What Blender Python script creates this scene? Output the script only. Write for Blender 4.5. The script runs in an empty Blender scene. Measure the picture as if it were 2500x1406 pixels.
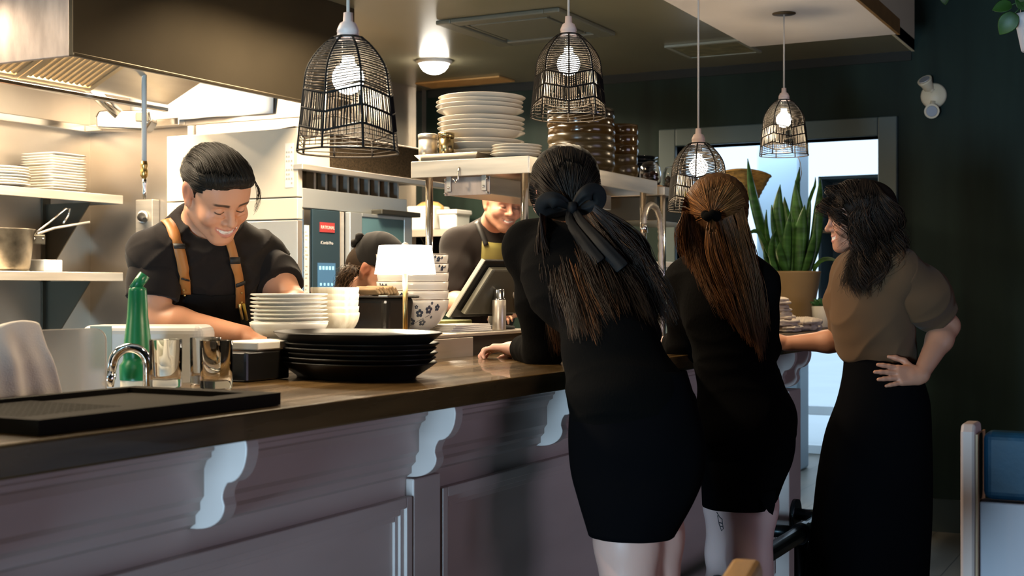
import bpy, bmesh, math, random
import numpy as np
from mathutils import Vector, Matrix, Euler

random.seed(7)
RNG = np.random.default_rng(7)
SC = bpy.context.scene
COL = SC.collection
PI = math.pi

# ---------------------------------------------------------------- camera
# world: X runs along the counter (away to the right), Y into the kitchen, Z up
F_PX, CAM_H, TH = 3200.0, 1.27, math.radians(27.57)
SN, CS = math.sin(TH), math.cos(TH)
cam_data = bpy.data.cameras.new('camera')
cam = bpy.data.objects.new('camera', cam_data)
COL.objects.link(cam)
cam_data.sensor_width = 36.0
cam_data.lens = 36.0 * F_PX / 2500.0
cam_data.clip_start = 0.05
cam.location = (0, 0, CAM_H)
cam.rotation_euler = (PI / 2, 0, TH - PI / 2)
cam_data.dof.use_dof = True
cam_data.dof.focus_distance = 3.75
cam_data.dof.aperture_fstop = 6.5
SC.camera = cam

# ---------------------------------------------------------------- world, lights, exposure
world = bpy.data.worlds.new('World')
SC.world = world
world.use_nodes = True
bg = world.node_tree.nodes['Background']
bg.inputs[0].default_value = (0.60, 0.80, 1.0, 1)
bg.inputs[1].default_value = 1.45


def area(name, loc, rot, size, power, color, size_y=None, spread=None):
    d = bpy.data.lights.new(name, 'AREA')
    d.energy = power
    d.color = color
    d.size = size
    if size_y:
        d.shape = 'RECTANGLE'
        d.size_y = size_y
    d.spread = spread or PI
    o = bpy.data.objects.new(name, d)
    COL.objects.link(o)
    o.location = loc
    o.rotation_euler = rot
    return o


WARM = (1.0, 0.80, 0.55)
# daylight entering by the dining room's glazed front door (behind and left of the camera)
area('door_daylight', (-2.95, 1.10, 0.58), (0, -PI / 2, 0), 0.85, 270, (0.46, 0.76, 1.0), 0.75)
area('side_fill', (3.3, -3.9, 1.55), (PI / 2, 0, 0), 2.6, 21, (0.92, 0.70, 0.98), 1.3)  # added lavender fill from the unseen side, brightens the women's legs
# daylight in the entrance lobby
area('lobby_daylight', (9.0, 3.0, 2.65), (0, 0, 0), 1.6, 80, (0.65, 0.84, 1.0), 1.6)
# kitchen light: the lamp under the hood, then added unseen ceiling fills
area('hood_lamp_light', (3.7, 4.25, 2.30), (0, 0, 0), 1.6, 120, WARM, 0.5)
area('kitchen_fill_near', (2.3, 2.95, 2.49), (0, 0, 0), 0.9, 72, WARM, 0.3, 2.9)
area('kitchen_fill_middle', (4.3, 2.95, 2.49), (0, 0, 0), 0.9, 62, WARM, 0.3, 2.3)
area('kitchen_fill_far', (5.45, 3.7, 2.49), (0, 0, 0), 0.9, 130, WARM, 0.3, 2.7)
area('kitchen_fill_left', (0.6, 3.4, 2.49), (0, 0, 0), 0.9, 30, WARM, 0.3, 2.4)

vs = SC.view_settings
vs.view_transform = 'Standard'
vs.look = 'None'
vs.exposure = 0.15
vs.gamma = 1.0
vs.use_curve_mapping = False
SC.cycles.use_denoising = True
SC.cycles.max_bounces = 14
SC.cycles.diffuse_bounces = 4
SC.cycles.glossy_bounces = 4
SC.cycles.transmission_bounces = 14
SC.cycles.caustics_reflective = False
SC.cycles.caustics_refractive = False
SC.cycles.sample_clamp_indirect = 4.0


# ---------------------------------------------------------------- helpers
def at(px, py, d):
    """the point of the place that lies d metres ahead, seen at picture position px, py"""
    lat = (px - 1250.0) / F_PX * d
    return Vector((SN * lat + CS * d, -CS * lat + SN * d, CAM_H + (703.0 - py) / F_PX * d))


def on(px, py, x=None, y=None, z=None):
    r = (px - 1250.0) / F_PX
    if x is not None:
        d = x / (SN * r + CS)
    elif y is not None:
        d = y / (-CS * r + SN)
    else:
        d = (z - CAM_H) * F_PX / (703.0 - py)
    return at(px, py, d)


def V(*a):
    return Vector(a)


MATS = {}


def mat(name, color, rough=0.5, metal=0.0, spec=0.5, var=0.0, scale=8.0, bump=0.0, bscale=60.0, stretch=(1, 1, 1),
        emit=None, estr=0.0, trans=0.0, ior=1.45, coat=0.0, aniso=0.0, sheen=0.0, rvar=0.0, alpha=None, sss=0.0, color2=None):
    if name in MATS:
        return MATS[name]
    m = bpy.data.materials.new(name)
    m.use_nodes = True
    nt = m.node_tree
    b = nt.nodes['Principled BSDF']
    c = (*color, 1.0)
    b.inputs['Base Color'].default_value = c
    b.inputs['Roughness'].default_value = rough
    b.inputs['Metallic'].default_value = metal
    b.inputs['Specular IOR Level'].default_value = spec
    b.inputs['IOR'].default_value = ior
    b.inputs['Transmission Weight'].default_value = trans
    b.inputs['Coat Weight'].default_value = coat
    b.inputs['Anisotropic'].default_value = aniso
    b.inputs['Sheen Weight'].default_value = sheen
    if sss:
        b.inputs['Subsurface Weight'].default_value = sss
        b.inputs['Subsurface Radius'].default_value = (0.012, 0.004, 0.002)
        b.inputs['Subsurface Scale'].default_value = 1.0
    if emit:
        b.inputs['Emission Color'].default_value = (*emit, 1)
        b.inputs['Emission Strength'].default_value = estr
    if alpha is not None:
        b.inputs['Alpha'].default_value = alpha
    if var or bump or rvar:
        tc = nt.nodes.new('ShaderNodeTexCoord')
        mp = nt.nodes.new('ShaderNodeMapping')
        mp.inputs['Scale'].default_value = stretch
        nt.links.new(tc.outputs['Object'], mp.inputs['Vector'])
        if var or rvar:
            n = nt.nodes.new('ShaderNodeTexNoise')
            n.inputs['Scale'].default_value = scale
            n.inputs['Detail'].default_value = 6.0
            nt.links.new(mp.outputs[0], n.inputs['Vector'])
        if var:
            r = nt.nodes.new('ShaderNodeValToRGB')
            r.color_ramp.elements[0].position = 0.3
            r.color_ramp.elements[1].position = 0.7
            c2 = color2 or tuple(min(1, x * (1 + var)) for x in color)
            r.color_ramp.elements[0].color = (*[x * (1 - var) for x in color], 1)
            r.color_ramp.elements[1].color = (*c2, 1)
            nt.links.new(n.outputs['Fac'], r.inputs['Fac'])
            nt.links.new(r.outputs['Color'], b.inputs['Base Color'])
        if rvar:
            mr = nt.nodes.new('ShaderNodeMapRange')
            mr.inputs['To Min'].default_value = max(0.02, rough - rvar)
            mr.inputs['To Max'].default_value = min(1, rough + rvar)
            nt.links.new(n.outputs['Fac'], mr.inputs['Value'])
            nt.links.new(mr.outputs[0], b.inputs['Roughness'])
        if bump:
            n2 = nt.nodes.new('ShaderNodeTexNoise')
            n2.inputs['Scale'].default_value = bscale
            n2.inputs['Detail'].default_value = 4.0
            nt.links.new(mp.outputs[0], n2.inputs['Vector'])
            bp = nt.nodes.new('ShaderNodeBump')
            bp.inputs['Strength'].default_value = bump
            bp.inputs['Distance'].default_value = 0.01
            nt.links.new(n2.outputs['Fac'], bp.inputs['Height'])
            nt.links.new(bp.outputs[0], b.inputs['Normal'])
    MATS[name] = m
    return m


def attr_mat(name, rough=0.5, sss=0.0, spec=0.5, bump=0.0, bscale=200.0):
    """base colour comes from the mesh's own 'tint' (lips, brows, nails, hair colour)"""
    m = mat(name, (0.5, 0.5, 0.5), rough=rough, sss=sss, spec=spec, bump=bump, bscale=bscale)
    nt = m.node_tree
    a = nt.nodes.new('ShaderNodeAttribute')
    a.attribute_name = 'tint'
    nt.links.new(a.outputs['Color'], nt.nodes['Principled BSDF'].inputs['Base Color'])
    return m


class MB:
    """collects shapes and links them as ONE mesh object"""

    def __init__(self):
        self.v, self.f, self.m, self.s = [], [], [], []

    def add(self, vs_, fs_, mi=0, smooth=False):
        o = len(self.v)
        self.v += [tuple(p) for p in vs_]
        self.f += [tuple(i + o for i in f) for f in fs_]
        self.m += [mi] * len(fs_)
        self.s += [smooth] * len(fs_)
        return self

    def box(self, lo, hi, mi=0):
        x0, y0, z0 = lo
        x1, y1, z1 = hi
        vs_ = [(x0, y0, z0), (x1, y0, z0), (x1, y1, z0), (x0, y1, z0), (x0, y0, z1), (x1, y0, z1), (x1, y1, z1), (x0, y1, z1)]
        return self.add(vs_, [(0, 3, 2, 1), (4, 5, 6, 7), (0, 1, 5, 4), (1, 2, 6, 5), (2, 3, 7, 6), (3, 0, 4, 7)], mi)

    def obox(self, c, half, R=None, mi=0):
        R = R or Matrix.Identity(3)
        c = Vector(c)
        vs_ = []
        for z in (-1, 1):
            for x, y in ((-1, -1), (1, -1), (1, 1), (-1, 1)):
                vs_.append(c + R @ Vector((x * half[0], y * half[1], z * half[2])))
        return self.add(vs_, [(0, 3, 2, 1), (4, 5, 6, 7), (0, 1, 5, 4), (1, 2, 6, 5), (2, 3, 7, 6), (3, 0, 4, 7)], mi)

    def tube(self, pts, r, n=10, mi=0, closed=False, caps=True):
        pts = [Vector(p) for p in pts]
        N = len(pts)
        rs = r if hasattr(r, '__len__') else [r] * N
        up = None
        rings = []
        for i, p in enumerate(pts):
            if closed:
                t = pts[(i + 1) % N] - pts[i - 1]
            else:
                t = pts[min(i + 1, N - 1)] - pts[max(i - 1, 0)]
            t = t.normalized() if t.length > 1e-9 else Vector((0, 0, 1))
            if up is None:
                up = Vector((0, 0, 1)) if abs(t.z) < 0.9 else Vector((1, 0, 0))
            a = up - t * up.dot(t)
            a = a.normalized() if a.length > 1e-6 else t.orthogonal().normalized()
            up = a
            b = t.cross(a)
            rings.append([p + (a * math.cos(2 * PI * k / n) + b * math.sin(2 * PI * k / n)) * rs[i] for k in range(n)])
        vs_ = [q for ring in rings for q in ring]
        fs_ = []
        for i in range(N if closed else N - 1):
            j = (i + 1) % N
            for k in range(n):
                l = (k + 1) % n
                fs_.append((i * n + k, i * n + l, j * n + l, j * n + k))
        self.add(vs_, fs_, mi, True)
        if caps and not closed:
            o = len(self.v) - len(vs_)
            self.f += [tuple(o + k for k in reversed(range(n))), tuple(o + (N - 1) * n + k for k in range(n))]
            self.m += [mi] * 2
            self.s += [False] * 2
        return self

    def lathe(self, prof, c=(0, 0, 0), n=32, mi=0, sx=1.0, sy=1.0, rotz=0.0, smooth=True):
        """prof: list of (radius, z); an end radius of 0 closes it"""
        c = Vector(c)
        vs_, idx = [], []
        for r, z in prof:
            if r < 1e-7:
                idx.append([len(vs_)] * n)
                vs_.append(c + Vector((0, 0, z)))
            else:
                row = []
                for k in range(n):
                    a = 2 * PI * k / n
                    x, y = r * math.cos(a) * sx, r * math.sin(a) * sy
                    row.append(len(vs_))
                    vs_.append(c + Vector((x * math.cos(rotz) - y * math.sin(rotz), x * math.sin(rotz) + y * math.cos(rotz), z)))
                idx.append(row)
        fs_ = []
        for i in range(len(prof) - 1):
            for k in range(n):
                l = (k + 1) % n
                q = [idx[i][k], idx[i][l], idx[i + 1][l], idx[i + 1][k]]
                q2 = []
                for t in q:
                    if t not in q2:
                        q2.append(t)
                if len(q2) >= 3:
                    fs_.append(tuple(q2))
        return self.add(vs_, fs_, mi, smooth)

    def prism(self, poly, p0, ax, ay, ext, mi=0, smooth=False):
        """polygon in the plane p0 + ax*u + ay*v, pulled along ext"""
        p0, ax, ay, ext = Vector(p0), Vector(ax), Vector(ay), Vector(ext)
        n = len(poly)
        a = [p0 + ax * u + ay * v for u, v in poly]
        b = [p + ext for p in a]
        nrm = ax.cross(ay)
        area2 = sum(poly[i][0] * poly[(i + 1) % n][1] - poly[(i + 1) % n][0] * poly[i][1] for i in range(n))
        flip = (nrm.dot(ext) > 0) == (area2 > 0)
        f0 = tuple(range(n))
        f1 = tuple(range(n, 2 * n))
        side = [(i, (i + 1) % n, n + (i + 1) % n, n + i) for i in range(n)]
        if flip:
            fs_ = [tuple(reversed(f0)), f1] + side
        else:
            fs_ = [f0, tuple(reversed(f1))] + [tuple(reversed(s)) for s in side]
        o = len(self.f)
        self.add(a + b, fs_, mi, False)
        if smooth:
            for i in range(o + 2, len(self.f)):
                self.s[i] = True
        return self

    def grid(self, rows, mi=0, smooth=True, thick=0.0):
        n, k = len(rows), len(rows[0])
        vs_ = [Vector(p) for r in rows for p in r]
        fs_ = [(i * k + j, i * k + j + 1, (i + 1) * k + j + 1, (i + 1) * k + j) for i in range(n - 1) for j in range(k - 1)]
        return self.add(vs_, fs_, mi, smooth)

    def build(self, name, m, parent=None, bevel=0.0, loc=None, solid=0.0, sub=0, seg=2):
        me = bpy.data.meshes.new(name)
        me.from_pydata(self.v, [], self.f)
        ms = m if isinstance(m, (list, tuple)) else [m]
        for x in ms:
            me.materials.append(x)
        me.polygons.foreach_set('material_index', self.m)
        me.polygons.foreach_set('use_smooth', self.s)
        me.update()
        o = bpy.data.objects.new(name, me)
        COL.objects.link(o)
        if parent is not None:
            o.parent = parent
        if loc is not None:
            o.location = loc
        if solid:
            md = o.modifiers.new('solid', 'SOLIDIFY')
            md.thickness = abs(solid)
            md.offset = -1 if solid > 0 else 1
        if sub:
            md = o.modifiers.new('sub', 'SUBSURF')
            md.levels = md.render_levels = sub
        if bevel:
            md = o.modifiers.new('bevel', 'BEVEL')
            md.width = bevel
            md.segments = seg
            md.limit_method = 'ANGLE'
            md.angle_limit = math.radians(40)
        return o


def tag(o, label, cat, group=None, kind=None):
    o['label'] = label
    o['category'] = cat
    if group:
        o['group'] = group
    if kind:
        o['kind'] = kind
    return o


def thing(name, label, cat, loc=(0, 0, 0), rotz=0.0, group=None):
    o = bpy.data.objects.new(name, None)
    o.empty_display_size = 0.05
    COL.objects.link(o)
    o.location = loc
    o.rotation_euler = (0, 0, rotz)
    return tag(o, label, cat, group)


def struct(name, mb, m, bevel=0.0):
    o = mb.build(name, m, bevel=bevel)
    o['kind'] = 'structure'
    return o


def dup(root, loc, rotz=None, label=None, group=None, rot=None):
    r = root.copy()
    COL.objects.link(r)
    r.location = loc
    if rotz is not None:
        r.rotation_euler = (0, 0, rotz)
    if rot is not None:
        r.rotation_euler = rot
    if label:
        r['label'] = label
    if group:
        r['group'] = group
    for ch in list(root.children):
        c = ch.copy()
        COL.objects.link(c)
        c.parent = r
        for g in ch.children:
            d = g.copy()
            COL.objects.link(d)
            d.parent = c
    return r


ORD = ['topmost', 'second', 'third', 'fourth', 'fifth', 'sixth', 'seventh', 'eighth', 'ninth', 'tenth', 'eleventh', 'twelfth', 'thirteenth', 'fourteenth']


def nth(i, n):
    """how to say the i-th from the top of n"""
    if i == 0:
        return 'topmost'
    if i == n - 1:
        return 'lowest'
    return ORD[i] + ' from the top'


def text_mesh(body, size, m, parent, name, loc, rot, depth=0.0006, align='LEFT'):
    cu = bpy.data.curves.new(name, 'FONT')
    cu.body = body
    cu.size = size
    cu.extrude = depth
    cu.align_x = align
    t = bpy.data.objects.new(name, cu)
    COL.objects.link(t)
    dg = bpy.context.evaluated_depsgraph_get()
    me = bpy.data.meshes.new_from_object(t.evaluated_get(dg))
    bpy.data.objects.remove(t)
    me.materials.clear()
    me.materials.append(m)
    o = bpy.data.objects.new(name, me)
    COL.objects.link(o)
    o.parent = parent
    o.location = loc
    o.rotation_euler = rot
    return o
# ---------------------------------------------------------------- materials shared by the place
STEEL = mat('brushed_steel', (0.64, 0.585, 0.51), rough=0.36, metal=0.72, var=0.10, scale=3.0, bump=0.02, bscale=40, stretch=(1, 1, 14), rvar=0.08)
STEEL_WALL = mat('steel_wall', (0.52, 0.47, 0.41), rough=0.38, metal=0.85, var=0.14, scale=1.6, rvar=0.10)
STEEL_BRIGHT = mat('polished_steel', (0.75, 0.72, 0.68), rough=0.16, metal=1.0)
STEEL_DARK = mat('dark_steel', (0.10, 0.09, 0.07), rough=0.45, metal=0.9)
HOOD_DARK = mat('hood_brown_steel', (0.080, 0.064, 0.042), rough=0.36, metal=0.85, var=0.15, scale=2.0)
GREEN_WALL = mat('dark_green_plaster', (0.0095, 0.0185, 0.0140), rough=0.55, spec=0.15, var=0.4, scale=7.0, bump=0.25, bscale=14, stretch=(1, 1, 0.12))
CEIL_M = mat('gloss_olive_ceiling', (0.20, 0.18, 0.115), rough=0.28, spec=0.7, var=0.1, scale=2)
BLACK_CEIL = mat('black_ceiling', (0.006, 0.008, 0.008), rough=0.9)
WHITE_PAINT = mat('white_paint', (0.72, 0.66, 0.62), rough=0.6, var=0.04, scale=3)
CREAM_PAINT = mat('cream_paint', (0.80, 0.70, 0.48), rough=0.6)
BROWN_EDGE = mat('brown_wood_edge', (0.22, 0.12, 0.035), rough=0.6, var=0.15, scale=12)
BASE_PAINT = mat('counter_paint', (0.52, 0.425, 0.395), rough=0.42, var=0.10, scale=5, bump=0.10, bscale=18, stretch=(0.3, 0.3, 1.4))
FRAME_GREEN = mat('frame_green_paint', (0.06, 0.085, 0.085), rough=0.45)
BLACK_GLOSS = mat('black_gloss', (0.012, 0.011, 0.010), rough=0.25)
BLACK_MATT = mat('black_matt', (0.010, 0.010, 0.010), rough=0.6)
BLACK_RUBBER = mat('black_rubber', (0.017, 0.0135, 0.009), rough=0.75, spec=0.06, bump=0.1, bscale=300)
WHITE_CER = mat('white_ceramic', (0.82, 0.78, 0.70), rough=0.18, var=0.02, scale=6)
CREAM_CER = mat('cream_ceramic', (0.60, 0.535, 0.44), rough=0.2, var=0.03, scale=6)
WHITE_PL = mat('white_plastic', (0.80, 0.78, 0.73), rough=0.4)

# floor: dark stone-look planks
fm = mat('floor_planks', (0.085, 0.08, 0.065), rough=0.45, var=0.45, scale=4.5, bump=0.12, bscale=10, stretch=(0.35, 1.6, 1), rvar=0.12)
_nt = fm.node_tree
_br = _nt.nodes.new('ShaderNodeTexBrick')
_br.inputs['Scale'].default_value = 1.0
_br.inputs['Brick Width'].default_value = 1.2
_br.inputs['Row Height'].default_value = 0.2
_br.inputs['Mortar Size'].default_value = 0.003
_br.inputs['Color1'].default_value = (1, 1, 1, 1)
_br.inputs['Color2'].default_value = (0.8, 0.8, 0.8, 1)
_br.inputs['Mortar'].default_value = (0.2, 0.2, 0.2, 1)
_tc = _nt.nodes.new('ShaderNodeTexCoord')
_nt.links.new(_tc.outputs['Object'], _br.inputs['Vector'])
_mx = _nt.nodes.new('ShaderNodeMix')
_mx.data_type = 'RGBA'
_mx.blend_type = 'MULTIPLY'
_mx.inputs[0].default_value = 1.0
_bsdf = _nt.nodes['Principled BSDF']
_src = _bsdf.inputs['Base Color'].links[0].from_socket
_nt.links.new(_src, _mx.inputs[6])
_nt.links.new(_br.outputs['Color'], _mx.inputs[7])
_nt.links.new(_mx.outputs[2], _bsdf.inputs['Base Color'])

XL, XR, YF, YB = -3.1, 7.1, -4.0, 4.97       # room shell
ZC, ZH = 2.52, 3.3                             # kitchen ceiling, dining ceiling
DY0, DY1, DZ = 1.50, 2.64, 2.08                # opening to the entrance lobby

struct('floor', MB().box((XL, YF, -0.05), (10.2, YB, 0.0)), fm)
# walls
struct('wall_right', MB().box((XR, YF, 0), (XR + 0.14, DY0, ZH)).box((XR, DY1, 0), (XR + 0.14, YB, ZH)).box((XR, DY0, DZ), (XR + 0.14, DY1, ZH)), GREEN_WALL)
struct('wall_left', MB().box((XL - 0.1, YF, 0), (XL, 0.6, ZH)).box((XL - 0.1, 1.6, 0), (XL, YB, ZH)).box((XL - 0.1, 0.6, 2.1), (XL, 1.6, ZH)), GREEN_WALL)
struct('wall_front', MB().box((XL, YF - 0.1, 0), (2.0, YF, ZH)).box((4.6, YF - 0.1, 0), (XR, YF, ZH)).box((2.0, YF - 0.1, 0), (4.6, YF, 0.85)).box((2.0, YF - 0.1, 2.3), (4.6, YF, ZH)), GREEN_WALL)
mb = MB().box((XL, YB, 0), (4.9, YB + 0.1, ZC))
mb.box((4.9, 4.33, 0), (4.95, YB + 0.1, ZC))
wb = struct('wall_back', mb, STEEL_WALL)
struct('wall_side', MB().box((4.95, 4.32, 0), (XR, 4.42, ZC)), STEEL_WALL)
# seams of the steel cladding
mb = MB()
for x in (3.55, 4.28):
    mb.box((x - 0.006, YB - 0.006, 0.9), (x + 0.006, YB, 2.05))
mb.box((6.93, 4.29, 0), (7.0, 4.32, ZC))
struct('trim_1', mb, STEEL_BRIGHT)
# ceilings
struct('ceiling', MB().box((XL, 1.316, ZC), (XR, YB + 0.1, ZC + 0.06)), CEIL_M)
struct('ceiling_dining', MB().box((XL, YF, ZH), (XR, 1.40, ZH + 0.06)), BLACK_CEIL)
# bulkhead between the two ceilings and the white soffit over the counter
struct('trim_2', MB().box((XL, 1.316, ZC - 0.004), (XR, 1.33, ZH)), CREAM_PAINT)
struct('trim_3', MB().box((1.0, 1.236, 2.45), (6.23, 1.936, ZC)), WHITE_PAINT)
struct('trim_4', MB().box((1.0, 1.222, 2.448), (6.24, 1.236, ZC)), BROWN_EDGE)
# skirting along the green wall, dark cornice line
struct('baseboard_right', MB().box((XR - 0.018, YF, 0), (XR, DY0 - 0.1, 0.17)), mat('baseboard_green', (0.018, 0.028, 0.026), rough=0.4))
struct('trim_5', MB().box((XR - 0.012, 1.33, ZC - 0.05), (XR, 4.3, ZC)), mat('dark_cornice', (0.008, 0.01, 0.009), rough=0.8))
# casing round the opening to the lobby
mb = MB()
mb.box((XR - 0.03, DY1, 0), (XR + 0.16, DY1 + 0.1, DZ + 0.1)).box((XR - 0.03, DY0 - 0.1, 0), (XR + 0.16, DY0, DZ + 0.1)).box((XR - 0.03, DY0, DZ), (XR + 0.16, DY1, DZ + 0.1))
o = mb.build('door_1', FRAME_GREEN, bevel=0.006)
o['kind'] = 'structure'

# the lobby beyond: storefront glass, white pier, bright side walls
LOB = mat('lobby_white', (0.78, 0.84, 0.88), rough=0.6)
struct('wall_lobby', MB().box((XR + 0.14, 4.0, 0), (10.2, 4.1, 2.8)).box((XR + 0.14, 0.4, 0), (10.2, 0.5, 2.8)), LOB)
struct('ceiling_lobby', MB().box((XR + 0.14, 0.4, 2.8), (10.2, 4.1, 2.86)), LOB)
GLASS = mat('window_glass', (1, 1, 1), rough=0.02, trans=1.0, ior=1.05, spec=0.2)
mb = MB()
for y in (0.5, 1.70, 2.95, 3.94):
    mb.box((9.95, y, 0), (10.02, y + 0.06, 2.8))
for z in (0.0, 0.30, 2.72):
    mb.box((9.96, 0.5, z), (10.01, 4.0, z + 0.07))
o = mb.build('window_1', mat('window_bar_white', (0.75, 0.82, 0.88), rough=0.4), bevel=0.004)
o['kind'] = 'structure'
MB().box((9.98, 0.55, 0.05), (9.985, 3.98, 2.75)).build('pane', GLASS, o)
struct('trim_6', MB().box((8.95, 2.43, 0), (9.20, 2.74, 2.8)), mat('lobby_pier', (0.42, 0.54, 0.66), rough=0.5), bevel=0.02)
struct('ground', MB().box((10.2, -8, -0.07), (40, 14, -0.02)), mat('street_paving', (0.56, 0.62, 0.65), rough=0.85, var=0.04, scale=1.5))
# wall cabinet in the lobby, grey-blue with one shelf
cb = thing('lobby_cabinet', 'grey-blue open wall cabinet seen through the lobby opening', 'cabinet', (8.6, 1.845, 1.10))
CBM = mat('cabinet_grey_blue', (0.10, 0.16, 0.20), rough=0.5)
MB().box((0.0, -0.55, 0.02), (0.02, 0.27, 0.86)).build('back_panel', CBM, cb)
for y_ in (-0.57, 0.27):
    MB().box((-0.3, y_, 0), (0.02, y_ + 0.02, 0.88)).build('side_panel', CBM, cb, bevel=0.003)
MB().box((-0.3, -0.55, 0.86), (0.02, 0.27, 0.88)).build('top_panel', CBM, cb, bevel=0.003)
MB().box((-0.3, -0.55, 0.0), (0.02, 0.27, 0.02)).build('bottom_panel', CBM, cb, bevel=0.003)
MB().box((-0.28, -0.55, 0.52), (0.02, 0.27, 0.54)).build('shelf', mat('cabinet_shelf_wood', (0.40, 0.28, 0.18), rough=0.5), cb, bevel=0.003)
jar = MB().lathe([(0, 0), (0.035, 0), (0.045, 0.03), (0.045, 0.10), (0.025, 0.13), (0.02, 0.16), (0, 0.16)]).build('red_vase', mat('red_glaze', (0.35, 0.05, 0.04), rough=0.3), loc=(8.45, 1.98, 1.12))
tag(jar, 'small dull red vase on the lobby cabinet floor', 'vase')
# a glazed front door behind the camera, where the daylight comes in
mb = MB()
mb.box((XL - 0.08, 0.6, 0.0), (XL + 0.02, 0.66, 2.1)).box((XL - 0.08, 1.54, 0.0), (XL + 0.02, 1.6, 2.1)).box((XL - 0.08, 0.66, 1.0), (XL + 0.02, 1.54, 1.12)).box((XL - 0.08, 0.66, 2.04), (XL + 0.02, 1.54, 2.1))
o = mb.build('door_2', FRAME_GREEN)
o['kind'] = 'structure'
mb = MB()
mb.box((2.0, YF - 0.08, 0.85), (2.06, YF + 0.02, 2.3)).box((4.54, YF - 0.08, 0.85), (4.6, YF + 0.02, 2.3)).box((2.06, YF - 0.08, 0.85), (4.54, YF + 0.02, 0.91)).box((2.06, YF - 0.08, 2.24), (4.54, YF + 0.02, 2.3))
o = mb.build('window_2', FRAME_GREEN)  # unseen window added for the side fill
o['kind'] = 'structure'

# ---------------------------------------------------------------- bar counter
BX0, BX1, BY0, BY1, BZ = 0.2, 5.25, 1.349, 1.90, 1.07
WOOD_TOP = mat('oiled_wood_top', (0.070, 0.038, 0.012), rough=0.26, var=0.5, scale=5, stretch=(0.35, 3.0, 3.0), bump=0.06, bscale=20, rvar=0.12, coat=0.25, color2=(0.135, 0.078, 0.026))
bar = thing('bar_counter', 'long wooden-topped bar counter with pale painted panelled front and scroll brackets', 'counter', (BX0, BY0, 0))
L = BX1 - BX0
MB().box((0, 0, BZ - 0.046), (L, BY1 - BY0, BZ)).build('worktop', WOOD_TOP, bar, bevel=0.004)
PY = 0.122                                     # the panelled front stands back from the worktop edge
mb = MB().box((0, PY, 0), (L - 0.08, PY + 0.05, BZ - 0.046)).box((L - 0.13, PY, 0), (L - 0.08, BY1 - BY0 - 0.02, BZ - 0.046))
mb.build('front_panel', BASE_PAINT, bar)
# crown moulding under the worktop: stepped ogee that leans out towards the top
prof = [(0, 0), (0.052, 0), (0.052, -0.018), (0.046, -0.022), (0.046, -0.03), (0.036, -0.036), (0.030, -0.05), (0.030, -0.095), (0.022, -0.105), (0.022, -0.118), (0.012, -0.128), (0.012, -0.142), (0, -0.15)]
mb = MB().prism([(u, v) for u, v in prof], (0, PY, BZ - 0.046), (0, -1, 0), (0, 0, 1), (L - 0.08, 0, 0))
mb.build('crown_moulding', BASE_PAINT, bar)
# scroll brackets
scr = [(0.0, 0.0), (0.118, 0.0), (0.120, -0.012)]
for k in range(1, 9):                          # bulge
    a = k / 8 * PI * 0.5
    scr.append((0.120 - 0.040 * (1 - math.cos(a)), -0.012 - 0.058 * math.sin(a)))
for k in range(1, 7):                          # waist
    t = k / 6
    scr.append((0.080 - 0.010 * math.sin(t * PI / 2), -0.070 - 0.020 * t - 0.006 * t * t))
for k in range(0, 12):                         # lower belly
    a = k / 11 * PI * 0.5
    scr.append((0.074 * math.cos(a) ** 0.8 if a < 1.57 else 0.0, -0.108 - 0.043 * math.sin(a)))
for i, x in enumerate((1.06, 1.67, 2.34, 2.95, 3.62, 4.29, 4.92, 5.115)):
    mb = MB().prism(scr, (x - BX0, PY + 0.002, BZ - 0.046), (0, -1, 0), (0, 0, 1), (0.032 if i < 7 else 0.045, 0, 0))
    mb.build('bracket', BASE_PAINT, bar, bevel=0.002)
# pilasters and framed panels
xs = (1.06, 2.34, 3.62)
MB().box((5.0 - BX0, PY - 0.072, 0.0), (5.17 - BX0, PY, BZ - 0.2)).build('end_post', BASE_PAINT, bar, bevel=0.004)
for x in xs:
    mb = MB().box((x - BX0 - 0.005, PY - 0.02, 0.0), (x - BX0 + 0.105, PY, BZ - 0.2))
    mb.build('pilaster', BASE_PAINT, bar, bevel=0.003)
for x0, x1 in ((0.25, 1.05), (1.175, 2.33), (2.455, 3.61), (3.735, 4.985)):
    mb = MB()
    for k, (ins, w, d) in enumerate(((0.0, 0.022, 0.020), (0.022, 0.014, 0.013), (0.036, 0.012, 0.007))):
        a0, a1, z0, z1 = x0 - BX0 + ins, x1 - BX0 - ins, 0.16 + ins, 0.835 - ins
        mb.box((a0, PY - d, z0), (a0 + w, PY, z1)).box((a1 - w, PY - d, z0), (a1, PY, z1))
        mb.box((a0 + w, PY - d, z0), (a1 - w, PY, z0 + w)).box((a0 + w, PY - d, z1 - w), (a1 - w, PY, z1))
    mb.build('panel_moulding', BASE_PAINT, bar, bevel=0.002)
MB().box((0, PY - 0.025, 0), (L - 0.11, PY, 0.13)).build('plinth', BASE_PAINT, bar, bevel=0.004)
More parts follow.
